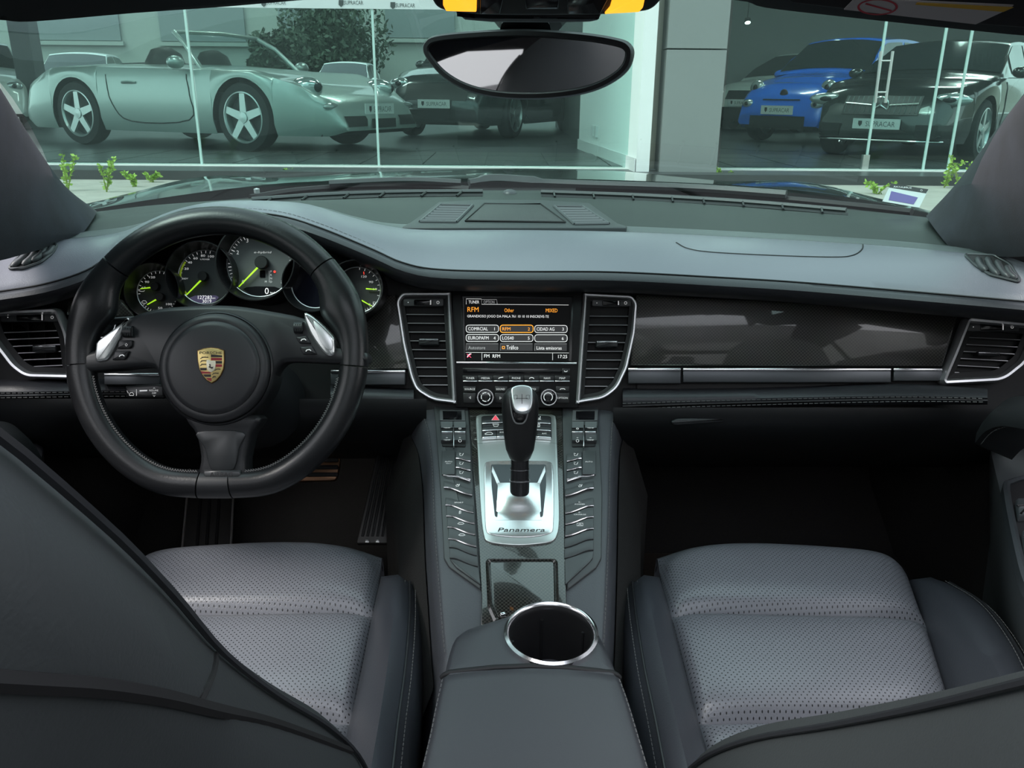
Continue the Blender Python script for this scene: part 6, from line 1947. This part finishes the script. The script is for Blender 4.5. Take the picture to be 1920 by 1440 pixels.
# showroom inner shell (solid on the passenger side, open to the added yard on the other)
GW = M('grey_wall', (.16, .165, .165), .8)
x_split = PY(1090, 270, 12).x
m = MB(); m.box((x_split + 6.5, 18.0, FZ + 2.2), (13, .2, 4.4)); struct(m.build('wall_back', GW), 'grey back wall behind the blue hatchback')
m = MB(); m.box((x_split + .05, 14.5, FZ + 2.2), (.12, 7, 4.4)); struct(m.build('wall_inner', M('dark_wall', (.08, .085, .085), .8)), 'dark inner wall')
m = MB(); m.box((x_split + 22, 14, FZ + 2.2), (.2, 16, 4.4)); struct(m.build('wall_right', M('cream_wall', (.30, .29, .24), .8)), 'cream side wall at the far passenger end')
m = MB(); m.box((-3.5, 13, FZ + 4.45), (33, 10.8, .14)); struct(m.build('ceiling_showroom', M('dark_ceiling', (.10, .10, .10), .8)), 'showroom ceiling')
m = MB(); m.box((0, GY - .1, FZ + 5.4), (40, .5, 2.2)); struct(m.build('wall_front', GREY), 'grey fascia wall above the shop windows')
for k, (px, py, Y) in enumerate(((1402, 42, 15.0), (1560, 18, 14.0), (1250, 10, 15.0))):
    c = PY(px, py, Y)
    o = thing('spot_lamp', ['small bright round spotlight over the white hatchback', 'small round spotlight above the blue hatchback roof', 'small round spotlight behind the column'][k], 'spotlight', c)
    MB().tube([c + Vector((0, .03, .03)), Vector((c.x, c.y + .03, FZ + 4.4))], .008, 6).build('lamp_rod', BLACK, o)
    MB().lathe(c, (0, -.5, -.86), [(.05, -.06), (.055, 0), (.045, .004)], 16).build('lamp_body', BLACK, o)
    MB().lathe(c, (0, -.5, -.86), [(.045, .005), (.0, .008)], 16).build('lamp_face', M('spot_glow', (1, 1, 1), .5, emit=(1, .97, .9), estr=8), o)
FILL_LABELS = ['ceiling lamp above the convertible tail', 'ceiling lamp above the convertible nose', 'ceiling lamp just behind the mirror pane', 'ceiling lamp above the black saloon', 'ceiling lamp deeper inside above the far tail', 'ceiling lamp deeper inside above the dark utility car', 'ceiling lamp deeper inside beside the dark wall', 'ceiling lamp deeper inside above the blue hatchback']
for k in range(8):  # glowing panels added out of view to brighten the showroom
    x, y = -6 + (k % 4) * 4.0 + (1.2 if k > 3 else 0), 9.2 + (k // 4) * 4.2
    o = thing('ceiling_lamp', FILL_LABELS[k], 'ceiling lamp', (x, y, FZ + 4.3), 'showroom ceiling lamps')
    MB().box((x, y, FZ + 4.35), (1.6, .34, .06)).build('lamp_tray', M('tray_white', (.7, .7, .7), .5), o)
    MB().box((x, y, FZ + 4.31), (1.5, .26, .03)).build('lamp_diffuser', M('diffuser_glow', (1, 1, 1), .5, emit=(1, .98, .94), estr=22), o)
m = MB(); m.box((0, -16, 4.5), (60, 1, 9)); struct(m.build('wall_opposite', M('street_facade', (.45, .46, .44), .8, noise=.2, nscale=.4)), 'plain facade on the other side of the street')  # unseen facade added to cut reflected haze in the shop glass
m = MB(); m.box((-7, -6, 2.0), (.3, 20, 4)); struct(m.build('wall_street', M('white_render', (.85, .85, .84), .8)), 'white rendered wall along the side of the street')  # unseen pale wall added so the rear view mirror shows white
# added yard: building and trees stand in for reflections in the shop glass
m = MB(); m.box((-9, 32, FZ - .06), (50, 26, .1)); struct(m.build('ground_yard', M('yard_asphalt', (.13, .135, .135), .9, noise=.2, nscale=3)), 'grey yard behind the showroom')
bld = thing('far_building', 'pale flat building beyond the parked white cars', 'building', (-12, 34, FZ))
BW = M('facade_pale', (.30, .33, .30), .8, noise=.1, nscale=.6)
MB().box((-14, 34.5, FZ + 5), (40, 1, 10)).build('facade', BW, bld)
for x0, w, z0, h in ((-24, 3.0, 2.6, 4), (-18.5, 4.0, 2.4, 4.4), (-13, 3.2, 2.4, 4.4), (-8.5, 3.0, 2.6, 4), (-4.5, 2.6, 2.6, 4)):
    wnd = MB().box((x0 + w / 2, 33.97, FZ + z0 + h / 2), (w, .1, h)).build('facade_panel', M('facade_dark', (.17, .20, .20), .6), bld)
    MB().box((x0 + w / 2, 33.9, FZ + z0 - .1), (w + .2, .12, .14)).build('panel_ledge', BW, wnd)
random.seed(5)
def tree(px, py, Y, r, lab):
    c = PY(px, py, Y)
    T = thing('yard_tree', lab, 'tree', (c.x, c.y, FZ))
    MB().tube([Vector((c.x, c.y, FZ)), Vector((c.x + .1, c.y, c.z - r * .3)), c], [.18, .14, .08], 8).build('trunk', M('bark', (.06, .05, .04), .9), T)
    lv = MB()
    for k in range(6000):
        a, b_, q = random.uniform(0, 6.283), random.uniform(-1, 1), random.random() ** .4
        s_ = math.sqrt(1 - b_ * b_)
        lob = 1 + .25 * math.sin(a * 3 + b_ * 4)
        p = c + Vector((math.cos(a) * s_, math.sin(a) * s_, b_ * .95)) * (r * q * lob)
        u = Vector((random.gauss(0, 1), random.gauss(0, 1), random.gauss(0, 1))).normalized() * .11
        v = u.cross(Vector((random.gauss(0, 1), random.gauss(0, 1), random.gauss(0, 1)))).normalized() * .055
        i = lv.add([p - u, p + v, p + u, p - v]); lv.face((i, i + 1, i + 2, i + 3))
    lv.build('crown', M('tree_leaf', (.030, .055, .030), .7), T, smooth=0, kind='stuff', recalc=False)
tree(620, 92, 31.6, 1.9, 'round dark green tree beyond the showroom')
tree(515, 112, 31.6, .9, 'small dark bush-like tree beside the round tree')
# ================================================================== CARS
def car(label, L, W, H, xw, wr, prof, belt, gh, paint, pos, head, grille=None, lights=None, name='parked_car', rim=None, sill=.20, open_top=False, plate=None, group=None, spokes=5, rimmat=None, glass=None, roofmat=None, tumble=.80, nose=.72, tail=.78):
    """local frame: x forward from the middle, y to the car's left, z up.
    prof: (x, z of the centre line of bonnet / deck); belt: (x, z of the shoulder); gh: (windscreen foot, roof front, roof rear, rear glass foot, roof z)"""
    R = thing(name, label, 'car', (0, 0, 0), group)
    hl = L / 2
    def f(tab, x):
        for (a, b), (c, d) in zip(tab, tab[1:]):
            if x <= c or (c, d) == tab[-1]:
                t = min(max((x - a) / (c - a), 0), 1)
                t = t * t * (3 - 2 * t) * .5 + t * .5
                return b + (d - b) * t
    def hw(x):
        u = x / hl
        k = 1 - (1 - nose) * max(0, (u - .55) / .45) ** 2.2 if u > 0 else 1 - (1 - tail) * max(0, (-u - .6) / .4) ** 2.4
        return W / 2 * k
    rw = wr * 1.13
    stx = set([-hl, hl, hl * .985, -hl * .985, hl * .95, -hl * .95])
    for k in range(41): stx.add(lerp(-hl * .97, hl * .97, k / 40))
    for w in xw:
        for k in range(17): stx.add(w + rw * math.cos(math.pi * k / 16))
        stx.add(w + rw * 1.001); stx.add(w - rw * 1.001)
    stx = sorted(stx)
    def arch(x):
        z = sill
        for w in xw:
            d = abs(x - w)
            if d < rw:
                z = max(z, wr + math.sqrt(rw * rw - d * d) * 1.0)
        return z
    rows = []
    for x in stx:
        w, zt, zb = hw(x), f(prof, x), f(belt, x)
        e = 1.0
        u = abs(x) / hl
        endk = max(0, (u - .93) / .07)
        z0 = arch(x) + endk * .05
        zb = max(zb, z0 + .03); zt = max(zt, zb + .005)
        zt -= endk * .10; zb -= endk * .12
        zb = max(zb, z0 + .02)
        half = [(w * (.955 if z0 <= sill + .06 else 1.0), z0), (w * 1.0, lerp(z0, zb, .2)), (w * 1.005, lerp(z0, zb, .55)), (w * .99, lerp(z0, zb, .85)), (w * .955, zb), (w * .86, lerp(zb, zt, .45)), (w * .62, lerp(zb, zt, .80)), (w * .3, lerp(zb, zt, .96)), (0, zt)]
        rows.append([(x, y, z) for y, z in half] + [(x, -y, z) for y, z in half[-2::-1]])
    b = MB(); b.grid(rows)
    n = len(rows[0])
    b.face(range(n)); b.face(range((len(rows) - 1) * n, len(rows) * n))
    b.build('body', paint, R, local=True, smooth=50)
    und = MB(); und.box((0, 0, sill + .06), (L * .9, W * .80, .12)); und.box((0, 0, sill + .25), (L * .72, W * .62, .3)); und.build('underbody', BLACK, R, local=True)
    GL = glass or M('car_glass', (.02, .026, .028), .08, coat=.5)
    x0, x1, x2, x3, zr = gh
    def gp(t, v, off=0.0):
        """t along 0..1 wind foot->rear foot, v 0 belt .. 1 roof centre"""
        kx = [x0, x1, x2, x3]
        tt = t * 3
        i = min(int(tt), 2); fr_ = tt - i
        x = lerp(kx[i], kx[i + 1], fr_)
        h = [0, 1, 1, 0]
        hh = lerp(h[i], h[i + 1], fr_)
        if i == 1: hh = 1 + .035 * math.sin(math.pi * fr_)
        zb = f(belt, x) - .01
        zc = f(prof, x) if i != 1 else f(belt, x)
        zt = lerp(f(prof, x) if hh < 1 else zb, zr, hh) if i != 1 else zr + .03 * math.sin(math.pi * fr_) * 1
        w0 = hw(x) * .93
        w1 = W / 2 * tumble * (.94 if hh > .5 else 1)
        wt = lerp(w0 * .98, w1, min(hh, 1))
        if v < .5:
            s_ = v / .5
            y = lerp(w0, wt, s_) ; z = lerp(zb, max(zt - .05, zb), s_)
        else:
            s_ = (v - .5) / .5
            y = wt * (1 - s_) ** .8; z = max(zt - .05, zb) + (zt - max(zt - .05, zb)) * math.sin(s_ * math.pi / 2)
        return Vector((x, y + off * (1 if v < .9 else 0), z + off * (.3 if v < .5 else 1)))
    if not open_top:
        T = [k / 30 for k in range(31)]
        V = [0, .12, .25, .38, .5, .6, .75, .9, 1.0]
        g = MB()
        g.grid([[gp(t, v) for v in V] + [Vector((p.x, -p.y, p.z)) for p in [gp(t, v) for v in V[-2::-1]]] for t in T])
        g.build('cabin_roof', roofmat or paint, R, local=True, smooth=50)
        def patch(t0, t1, v0, v1, nm, both=False, m_=GL, off=.006):
            for s in ((1, -1) if both else (0,)):
                q = MB()
                ts = [lerp(t0, t1, k / 8) for k in range(9)]
                vs = [lerp(v0, v1, k / 6) for k in range(7)]
                if s == 0:
                    rr = [[gp(t, v, off) for v in vs] + [Vector((p.x, -p.y, p.z)) for p in [gp(t, v, off) for v in vs[-2::-1]]] for t in ts]
                    rr = [[p + Vector((off * (1 if t0 < .4 else -1), 0, 0)) for p in r] for r in rr]
                else:
                    rr = [[Vector((p.x, s * p.y, p.z)) for p in [gp(t, v, off) for v in vs]] for t in ts]
                q.grid(rr); q.build(nm, m_, R, local=True)
        patch(.03, .31, .52, 1.0, 'windscreen')
        patch(.70, .95, .52, 1.0, 'rear_window')
        patch(.22, .47, .10, .46, 'side_window', True)
        patch(.49, .78, .10, .46, 'side_window', True)
    else:
        # cabriolet: bare windscreen frame and seats
        fr_ = MB()
        for s in (-1, 1):
            fr_.tube([Vector((x0, s * hw(x0) * .84, f(belt, x0) - .02)), Vector((lerp(x0, x1, .6), s * W * .38, lerp(f(belt, x0), zr, .7))), Vector((x1, s * W * .34, zr))], .024, 8)
        fr_.tube([Vector((x1, -W * .34, zr)), Vector((x1 + .03, 0, zr + .02)), Vector((x1, W * .34, zr))], .022, 8)
        fr_.build('windscreen_frame', paint, R, local=True)
        wg = MB(); wg.grid([[Vector((lerp(x0, x1, t), y * lerp(hw(x0) * .84, W * .34, t), lerp(f(belt, x0) - .0, zr, t) + .03 * t * (1 - y * y))) for y in (-1, -.5, 0, .5, 1)] for t in (0, .5, 1)])
        wg.build('windscreen', glass_mat('clear_glass', (.75, .85, .84), .06), R, local=True)
        ck = MB(); ck.box(((x0 + x3) / 2, 0, f(belt, 0) + .004), (abs(x3 - x0) * .95, W * .74, .03)); ck.build('cockpit', BLACK, R, local=True)
        for s in (-1, 1):
            st_ = MB(); st_.tube([Vector((x0 - .85, s * .36, f(belt, 0) - .2)), Vector((x0 - .98, s * .36, f(belt, 0) + .12)), Vector((x0 - 1.0, s * .36, f(belt, 0) + .22))], [.22, .2, .11], 14); st_.build('headrest', M('seat_dark', (.02, .02, .02), .6), R, local=True)
        tc = MB(); tc.grid([[Vector((x, y * W * .37, z - .04 * y * y)) for y in (-1, -.6, -.2, .2, .6, 1)] for x, z in ((x3 + .95, f(belt, 0) + .02), (x3 + .7, f(belt, 0) + .10), (x3 + .3, f(belt, 0) + .09), (x3, f(belt, 0) + .0))]); tc.build('folded_roof', M('cloth_top', (.02, .02, .022), .8), R, local=True)
    # wheels
    for wx in xw:
        for s in (-1, 1):
            yo = s * (hw(wx) - .115)
            ax = Vector((0, s, 0))
            wb_ = MB().lathe(Vector((wx, yo, wr)), ax, [(wr * .66, -.09), (wr * .96, -.08), (wr, -.04), (wr, .06), (wr * .96, .095), (wr * .72, .105), (wr * .70, .09)], 40, caps=False).build('wheel', M('tyre', (.015, .015, .016), .8), R, local=True)
            rm = MB()
            rr = wr * .74
            rm.lathe(Vector((wx, yo, wr)), ax, [(rr * .94, -.07), (rr * .93, .05), (rr * 1.0, .104), (rr * .95, .108), (rr * .91, .085)], 40, caps=False)
            rm.build('rim', rimmat or M('rim_silver', (.62, .65, .65), .3, .8), wb_, local=True)
            for k in range(spokes):
                a = 2 * math.pi * k / spokes + .3
                u = Vector((math.cos(a), 0, math.sin(a))); v = Vector((-math.sin(a), 0, math.cos(a)))
                c = Vector((wx, yo, wr)) + ax * .075
                q = MB()
                w0, w1 = rr * .17, rr * .13
                i = q.add([c + u * rr * .08 + v * w0, c + u * rr * .08 - v * w0, c + u * rr * .95 - v * w1 - ax * .0, c + u * rr * .95 + v * w1, c + u * rr * .08 + v * w0 + ax * .02, c + u * rr * .08 - v * w0 + ax * .02, c + u * rr * .95 - v * w1 + ax * .02, c + u * rr * .95 + v * w1 + ax * .02])
                for fc in ((0, 1, 2, 3), (4, 5, 6, 7), (0, 1, 5, 4), (1, 2, 6, 5), (2, 3, 7, 6), (3, 0, 4, 7)):
                    q.face([i + z for z in fc])
                q.build('spoke', rimmat or M('rim_silver', (.62, .65, .65), .3, .8), wb_, local=True)
            MB().lathe(Vector((wx, yo, wr)), ax, [(rr * .22, .06), (rr * .2, .103), (0, .106)], 20).build('hub_cap', rimmat or M('rim_silver', (.62, .65, .65), .3, .8), wb_, local=True)
            MB().lathe(Vector((wx, yo, wr)), ax, [(rr * .9, .02), (0, .022)], 24, caps=False).build('brake_disc', M('disc_grey', (.08, .08, .085), .5), wb_, local=True)
    # surface finder for lamps and grille
    bv = BVHTree.FromPolygons(b.v, b.f)
    def front_hit(y, z):
        h = bv.ray_cast(Vector((hl + 1, y, z)), Vector((-1, 0, 0)))
        return h[0] if h[0] is not None else Vector((hl, y, z))
    def blob(c, rad, mat, nm, normal=(1, 0, 0), parent=R):
        q = MB(); N = 16
        for j in range(N + 1): pass
        rows = []
        for j in range(9):
            ph = -math.pi / 2 + math.pi * j / 8
            rows.append([Vector((c[0] + rad[0] * math.sin(ph), c[1] + rad[1] * math.cos(ph) * math.cos(2 * math.pi * k / 20), c[2] + rad[2] * math.cos(ph) * math.sin(2 * math.pi * k / 20))) for k in range(20)])
        q.grid(rows, cu=True)
        return q.build(nm, mat, parent, local=True)
    HLM = M('lamp_glass', (.55, .6, .6), .1, .6, coat=1)
    for (y, z, ry, rz) in (lights or []):
        for s in (-1, 1):
            h = front_hit(s * y, z)
            o = blob((h.x - .02, s * y, z), (.06, ry, rz), HLM, 'headlight')
            blob((h.x + .012, s * y, z), (.035, ry * .45, rz * .55), M('lamp_dark', (.03, .03, .035), .15, .5), 'lamp_core', parent=o)
    for (y0, z0, y1, z1, mt, nm) in (grille or []):
        q = MB()
        ys_ = [lerp(y0, y1, k / 10) for k in range(11)]
        q.grid([[front_hit(y, z) + Vector((.012, 0, 0)) for y in ys_] for z in (z0, lerp(z0, z1, .33), lerp(z0, z1, .67), z1)])
        q.build(nm, mt, R, local=True)
    if plate:
        y, z, pw, ph = plate
        h = front_hit(y, z)
        xf = max(front_hit(y, z).x, front_hit(y + pw / 2, z).x, front_hit(y - pw / 2, z).x) + .03
        po = MB().box((xf, y, z), (.012, pw, ph)).build('number_plate', M('plate_white', (.72, .74, .73), .5), R, local=True)
        PF = Fr((xf + .0075, y, z), (1, 0, 0), (0, 1, 0))
        vs, fs = text_geo('SUPRACAR')
        mx, mn_ = max(v[0] for v in vs), min(v[0] for v in vs)
        t_ = MB(); sc = pw * .62 / (mx - mn_)
        i = t_.add([PF.w((vx - mn_) * sc - pw * .22, (vy - .35) * sc * 1.2, 0) for vx, vy in vs])
        for fc in fs: t_.face([i + k for k in fc])
        t_.build('plate_lettering', M('plate_grey', (.12, .13, .14), .5), po, local=True)
        t_ = MB(); t_.prism(PF, [(-pw * .38, ph * .28), (-pw * .30, ph * .28), (-pw * .30, -ph * .05), (-pw * .34, -ph * .28), (-pw * .38, -ph * .05)], 0, .001, px=False)
        t_.build('plate_emblem', M('plate_dark', (.03, .03, .035), .5), po, local=True)
    # mirrors and door seams
    for s in (-1, 1):
        c = Vector((x0 - (.30 if not open_top else .16), s * (hw(x0) + .06), f(belt, x0 - .25) + .07))
        blob(c, (.07, .10, .065), paint, 'door_mirror')
    # door seams on both flanks
    def side_pt(x, z, s):
        h = bv.ray_cast(Vector((x, s * 3, z)), Vector((0, -s, 0)))
        return (h[0] if h[0] is not None else Vector((x, s * hw(x), z))) + Vector((0, s * .001, 0))
    xa, xb = x0 - .12, (x1 + x2) / 2 - .30
    for s in (-1, 1):
        zb_ = f(belt, xa)
        pts = [(xa, zb_ - .04), (xa + .04, .55), (xa, .30), (xb + .25, .27), (xb, .45), (xb - .06, zb_ - .04)]
        MB().tube([side_pt(x, z, s) for x, z in catmull(pts, 4)], .007, 5).build('door_seam', M('seam_dark', (.02, .02, .022), .6), R, local=True)
        hp = side_pt(xb + .18, zb_ - .12, s)
        MB().tube([hp, hp + Vector((.10, s * .02, .005)), hp + Vector((.20, 0, 0))], .014, 6).build('door_handle', paint, R, local=True)
    R.rotation_euler = (0, 0, head)
    R.location = pos
    return R, front_hit, blob
def at_floor(px, py): return PZ(px, py, FZ)
DARK = M('grille_black', (.012, .012, .013), .4)
# silver convertible, side on: solve pose from the two near wheels
SILVER = M('silver_paint', (.42, .48, .46), .32, .55, coat=.6)
wf, wr_ = at_floor(487, 284), at_floor(183, 270)
hd = math.atan2(wf.y - wr_.y, wf.x - wr_.x)
fwd = Vector((math.cos(hd), math.sin(hd), 0)); lf = Vector((-math.sin(hd), math.cos(hd), 0))
mid = (wf + wr_) / 2 + lf * .80
k9 = (wf - wr_).length / 2.36
R911, fh, bl = car('silver convertible sports car standing side-on behind the shop window', 4.46, 1.85, 1.3, (1.18, -1.18), .335,
    [(-2.23, .58), (-2.1, .72), (-1.6, .84), (-.9, .87), (.3, .85), (.75, .82), (1.2, .76), (1.7, .65), (2.05, .54), (2.23, .44)], [(-2.23, .52), (-2.0, .66), (-1.5, .81), (-.9, .82), (.4, .78), (.9, .78), (1.3, .78), (1.75, .66), (2.05, .50), (2.23, .40)],
    (.60, .10, -.7, -1.35, 1.16), SILVER, mid, hd, grille=[(-.62, .26, -.30, .36, DARK, 'air_intake'), (.30, .26, .62, .36, DARK, 'air_intake'), (-.22, .24, .22, .33, DARK, 'air_intake')], name='silver_convertible', sill=.17, open_top=True, plate=(0, .42, .52, .11), tumble=.75, nose=.70, tail=.80)
for s in (-1, 1):
    hb_ = bl((1.76, s * .63, .625), (.19, .105, .10), M('lamp_glass', (.55, .6, .6), .1, .6, coat=1), 'headlight'); bl((1.87, s * .64, .625), (.085, .06, .06), M('lamp_dark', (.03, .03, .035), .15, .5), 'lamp_core', parent=hb_)
    h = fh(s * .70, .44); bl((h.x - .005, s * .68, .45), (.03, .13, .035), M('lamp_glass', (.55, .6, .6), .1, .6, coat=1), 'fog_lamp')
R911.scale = (k9, k9, k9)
# black saloon at the door
BLK = M('saloon_black', (.012, .015, .015), .2, coat=1)
wl_ = at_floor(1829, 302)
hd = math.radians(-133)
fwd = Vector((math.cos(hd), math.sin(hd), 0)); lf = Vector((-math.sin(hd), math.cos(hd), 0))
pos = wl_ - fwd * 1.48 * .95 - lf * .86 * .95
ST_ = M('star_chrome', (.7, .7, .7), .2, 1)
R_, fh, bl = car('black saloon with a large round star badge in its grille behind the glass door', 4.69, 1.81, 1.44, (1.48, -1.36), .335,
    [(-2.34, .70), (-2.2, .98), (-1.7, 1.04), (-1.2, 1.0), (.6, .98), (1.0, .97), (1.6, .90), (2.1, .80), (2.28, .70), (2.34, .60)], [(-2.34, .62), (-2.1, .90), (-1.5, .94), (.9, .90), (1.5, .86), (2.05, .74), (2.25, .62), (2.34, .55)],
    (.95, .15, -.85, -1.75, 1.37), BLK, pos, hd, grille=[(-.42, .50, .42, .70, DARK, 'grille'), (-.75, .26, -.42, .40, DARK, 'air_intake'), (.42, .26, .75, .40, DARK, 'air_intake')], lights=[(.68, .66, .22, .07)], name='black_saloon', plate=(0, .40, .52, .11))
R_.scale = (.95, .95, .95)
h = fh(0, .60)
sb = MB().lathe(Vector((h.x + .02, 0, .60)), (1, 0, 0), [(.085, 0), (.095, .012), (.085, .018), (.078, .012)], 28, caps=False).build('star_badge', ST_, R_, local=True)
for a in (90, 210, 330):
    MB().tube([Vector((h.x + .03, 0, .60)), Vector((h.x + .03, .082 * math.cos(math.radians(a)), .60 + .082 * math.sin(math.radians(a))))], [.014, .004], 6).build('star_arm', ST_, sb, local=True)
for s in (-1, 1):
    MB().tube([Vector((fh(s * .1, .60).x + .02, s * .1, .60)), Vector((fh(s * .40, .62).x + .02, s * .40, .62))], .010, 6).build('grille_bar', ST_, R_, local=True)
for k in range(15):
    y = -.39 + .78 * k / 14
    if abs(y) > .09:
        MB().tube([Vector((fh(y, .52).x + .018, y, .52)), Vector((fh(y, .69).x + .018, y, .69))], .007, 5).build('grille_fin', M('fin_grey', (.16, .17, .17), .3, .7), R_, local=True)
MB().tube([Vector((fh(y, .22).x + .02, y, .225)) for y in [-.85 + .17 * k for k in range(11)]], .010, 6).build('splitter_trim', ST_, R_, local=True)
# blue hatchback
BLUE = M('blue_paint', (.015, .15, .70), .25, coat=1)
pl = PT(1457, 206, 11.8)
hd = math.radians(-141)
fwd = Vector((math.cos(hd), math.sin(hd), 0))
small = dict(L=3.57, W=1.63, H=1.49)
P5 = [(-1.78, .70), (-1.7, .95), (-1.2, 1.0), (.2, 1.02), (.75, 1.0), (1.15, .93), (1.5, .82), (1.7, .68), (1.785, .55)]
B5 = [(-1.78, .62), (-1.6, .84), (-1.1, .92), (.6, .90), (1.1, .84), (1.45, .72), (1.68, .60), (1.785, .50)]
pos = Vector((pl.x, pl.y, FZ)) - fwd * 1.80
R_, fh, bl = car('bright blue small hatchback with round headlights inside the showroom', 3.57, 1.63, 1.49, (1.12, -1.18), .30, P5, B5, (.80, .18, -.95, -1.68, 1.48), BLUE, pos, hd,
    grille=[(-.45, .25, .45, .38, DARK, 'air_intake')], lights=[(.58, .76, .12, .115), (.56, .54, .10, .065)], name='blue_hatchback', plate=(0, .46, .52, .12), nose=.80, tail=.85)
h = fh(0, .68); bl((h.x, 0, .68), (.02, .065, .065), M('badge_dark', (.06, .04, .05), .3, .6), 'nose_badge')
MB().tube([Vector((fh(y, .60).x + .008, y, .60)) for y in [-.3 + .06 * k for k in range(11)]], .010, 6).build('nose_bar', M('grille_black', (.012, .012, .013), .4), R_, local=True)
# white hatchback behind it
WHITE = M('white_paint', (.62, .65, .63), .3, coat=.6)
pl = PT(1390, 187, 15.6)
pos = Vector((pl.x, pl.y, FZ)) - Vector((math.cos(hd), math.sin(hd), 0)) * 2.0
car('white hatchback half hidden behind the column and the blue car', 4.06, 1.78, 1.45, (1.25, -1.3), .31,
    [(-2.03, .75), (-1.9, 1.0), (-1.4, 1.02), (.4, 1.0), (.9, .98), (1.5, .90), (1.85, .80), (2.0, .66), (2.03, .58)], [(-2.03, .66), (-1.8, .88), (-1.2, .94), (.8, .90), (1.4, .84), (1.8, .72), (2.03, .55)],
    (.95, .25, -1.0, -1.85, 1.44), WHITE, pos, hd, grille=[(-.38, .58, .38, .74, DARK, 'grille'), (-.6, .25, .6, .44, DARK, 'air_intake')], lights=[(.62, .70, .15, .075)], name='white_hatchback', plate=(0, .52, .52, .12), group='white cars', roofmat=WHITE)
# dark car behind the mirror
DK = M('graphite_paint', (.030, .036, .038), .25, coat=1)
p0 = at_floor(830, 262)
hd = math.radians(-112)
car('dark grey sport utility car behind the pane under the mirror', 4.6, 1.9, 1.6, (1.42, -1.4), .36,
    [(-2.3, .85), (-2.15, 1.12), (-1.6, 1.16), (.5, 1.12), (1.0, 1.10), (1.7, 1.02), (2.1, .90), (2.27, .74), (2.3, .62)], [(-2.3, .75), (-2.0, 1.0), (-1.4, 1.06), (.9, 1.02), (1.6, .95), (2.05, .82), (2.3, .60)],
    (1.05, .35, -1.2, -2.1, 1.62), DK, p0 + Vector((.75, 2.2, 0)), hd, grille=[(-.5, .55, .5, .78, DARK, 'grille'), (-.65, .28, .65, .42, DARK, 'air_intake')], lights=[(.66, .78, .17, .09)], name='dark_suv', plate=(0, .50, .52, .12))
# white cars built solid in place of reflections in the shop glass
AY_P = [(-1.72, .75), (-1.6, 1.0), (-1.1, 1.02), (.3, 1.0), (.8, .98), (1.3, .90), (1.6, .78), (1.72, .55)]
AY_B = [(-1.72, .66), (-1.5, .88), (-1.0, .94), (.7, .90), (1.2, .82), (1.55, .68), (1.72, .50)]
def reflected_car(px, py, head, lab, x=0, lights=None, gr=None, paint=WHITE):
    p = at_floor(px, py)
    return car(lab, 3.5, 1.63, 1.46, (1.15, -1.15), .29, AY_P, AY_B, (.75, .15, -.95, -1.62, 1.46), paint, p, math.radians(head), grille=gr, lights=lights or [(.58, .70, .13, .08)], name='white_hatchback', group='white cars', nose=.80, tail=.85, plate=(0, .42, .5, .12))
XG = [(-.72, .30, -.34, .66, DARK, 'dark_nose'), (.34, .30, .72, .66, DARK, 'dark_nose'), (-.36, .24, .36, .52, DARK, 'grille')]
reflected_car(168, 222, -80, 'white hatchback with dark crossed nose beyond the convertible tail', gr=XG)
reflected_car(655, 216, -92, 'white rounded hatchback beside the tree beyond the convertible nose', gr=[(-.4, .26, .4, .36, DARK, 'air_intake')], lights=[(.58, .72, .11, .10)])
reflected_car(-30, 236, -60, 'white car at the driver side edge of the shop window', gr=[(-.45, .28, .45, .44, DARK, 'air_intake')])
reflected_car(320, 209, 12, 'pale car standing sideways far beyond the convertible door')
# ================================================================== WEEDS AT THE KERB
def weed(px, py, hgt, sp, lab, n=26, Y=GY - .55):
    b_ = PZ(px, py, KZ - .02)
    W_ = thing('weed', lab, 'weed', b_, 'weeds along the kerb')
    for k in range(4):
        a = random.uniform(0, 6.28)
        tip = b_ + Vector((math.cos(a) * sp, math.sin(a) * sp * .6, hgt * random.uniform(.6, 1)))
        midp = b_.lerp(tip, .5) + Vector((0, 0, hgt * .12))
        MB().tube([b_, midp, tip], [.005, .004, .002], 5).build('stem', M('weed_stem', (.25, .32, .08), .7), W_)
        lv = MB()
        for j in range(n):
            t = random.uniform(.1, 1)
            p = b_.lerp(midp, t * 2) if t < .5 else midp.lerp(tip, t * 2 - 1)
            d = Vector((random.gauss(0, 1), random.gauss(0, 1), random.gauss(.3, .6))).normalized() * random.uniform(.02, .045)
            e = d.cross(Vector((random.gauss(0, 1), random.gauss(0, 1), random.gauss(0, 1)))).normalized() * .012
            i = lv.add([p, p + d * .5 + e, p + d, p + d * .5 - e]); lv.face((i, i + 1, i + 2, i + 3))
        lv.build('leaves', M('weed_leaf', (.30, .48, .08), .6), W_, smooth=0, kind='stuff', recalc=False)
for px, py, h_, sp, lab in ((128, 358, .30, .10, 'tall leafy weed on the pavement nearest the driver pillar'), (200, 360, .28, .09, 'upright weed left of the thin dry stalk'), (254, 350, .12, .08, 'short weed beside the bonnet wing'), (284, 342, .10, .07, 'small weed at the bonnet edge'),
                            (542, 335, .08, .04, 'tiny weed below the convertible nose'), (1284, 338, .16, .10, 'yellow-green weed at the foot of the grey column'), (1357, 340, .12, .08, 'small weed at the corner of the column'),
                            (1645, 364, .10, .12, 'low tuft behind the dealer card'), (1770, 352, .28, .14, 'bushy weed beside the glass door edge'), (1800, 356, .34, .14, 'tallest bushy weed nearest the passenger pillar')):
    weed(px, py, h_, sp, lab)
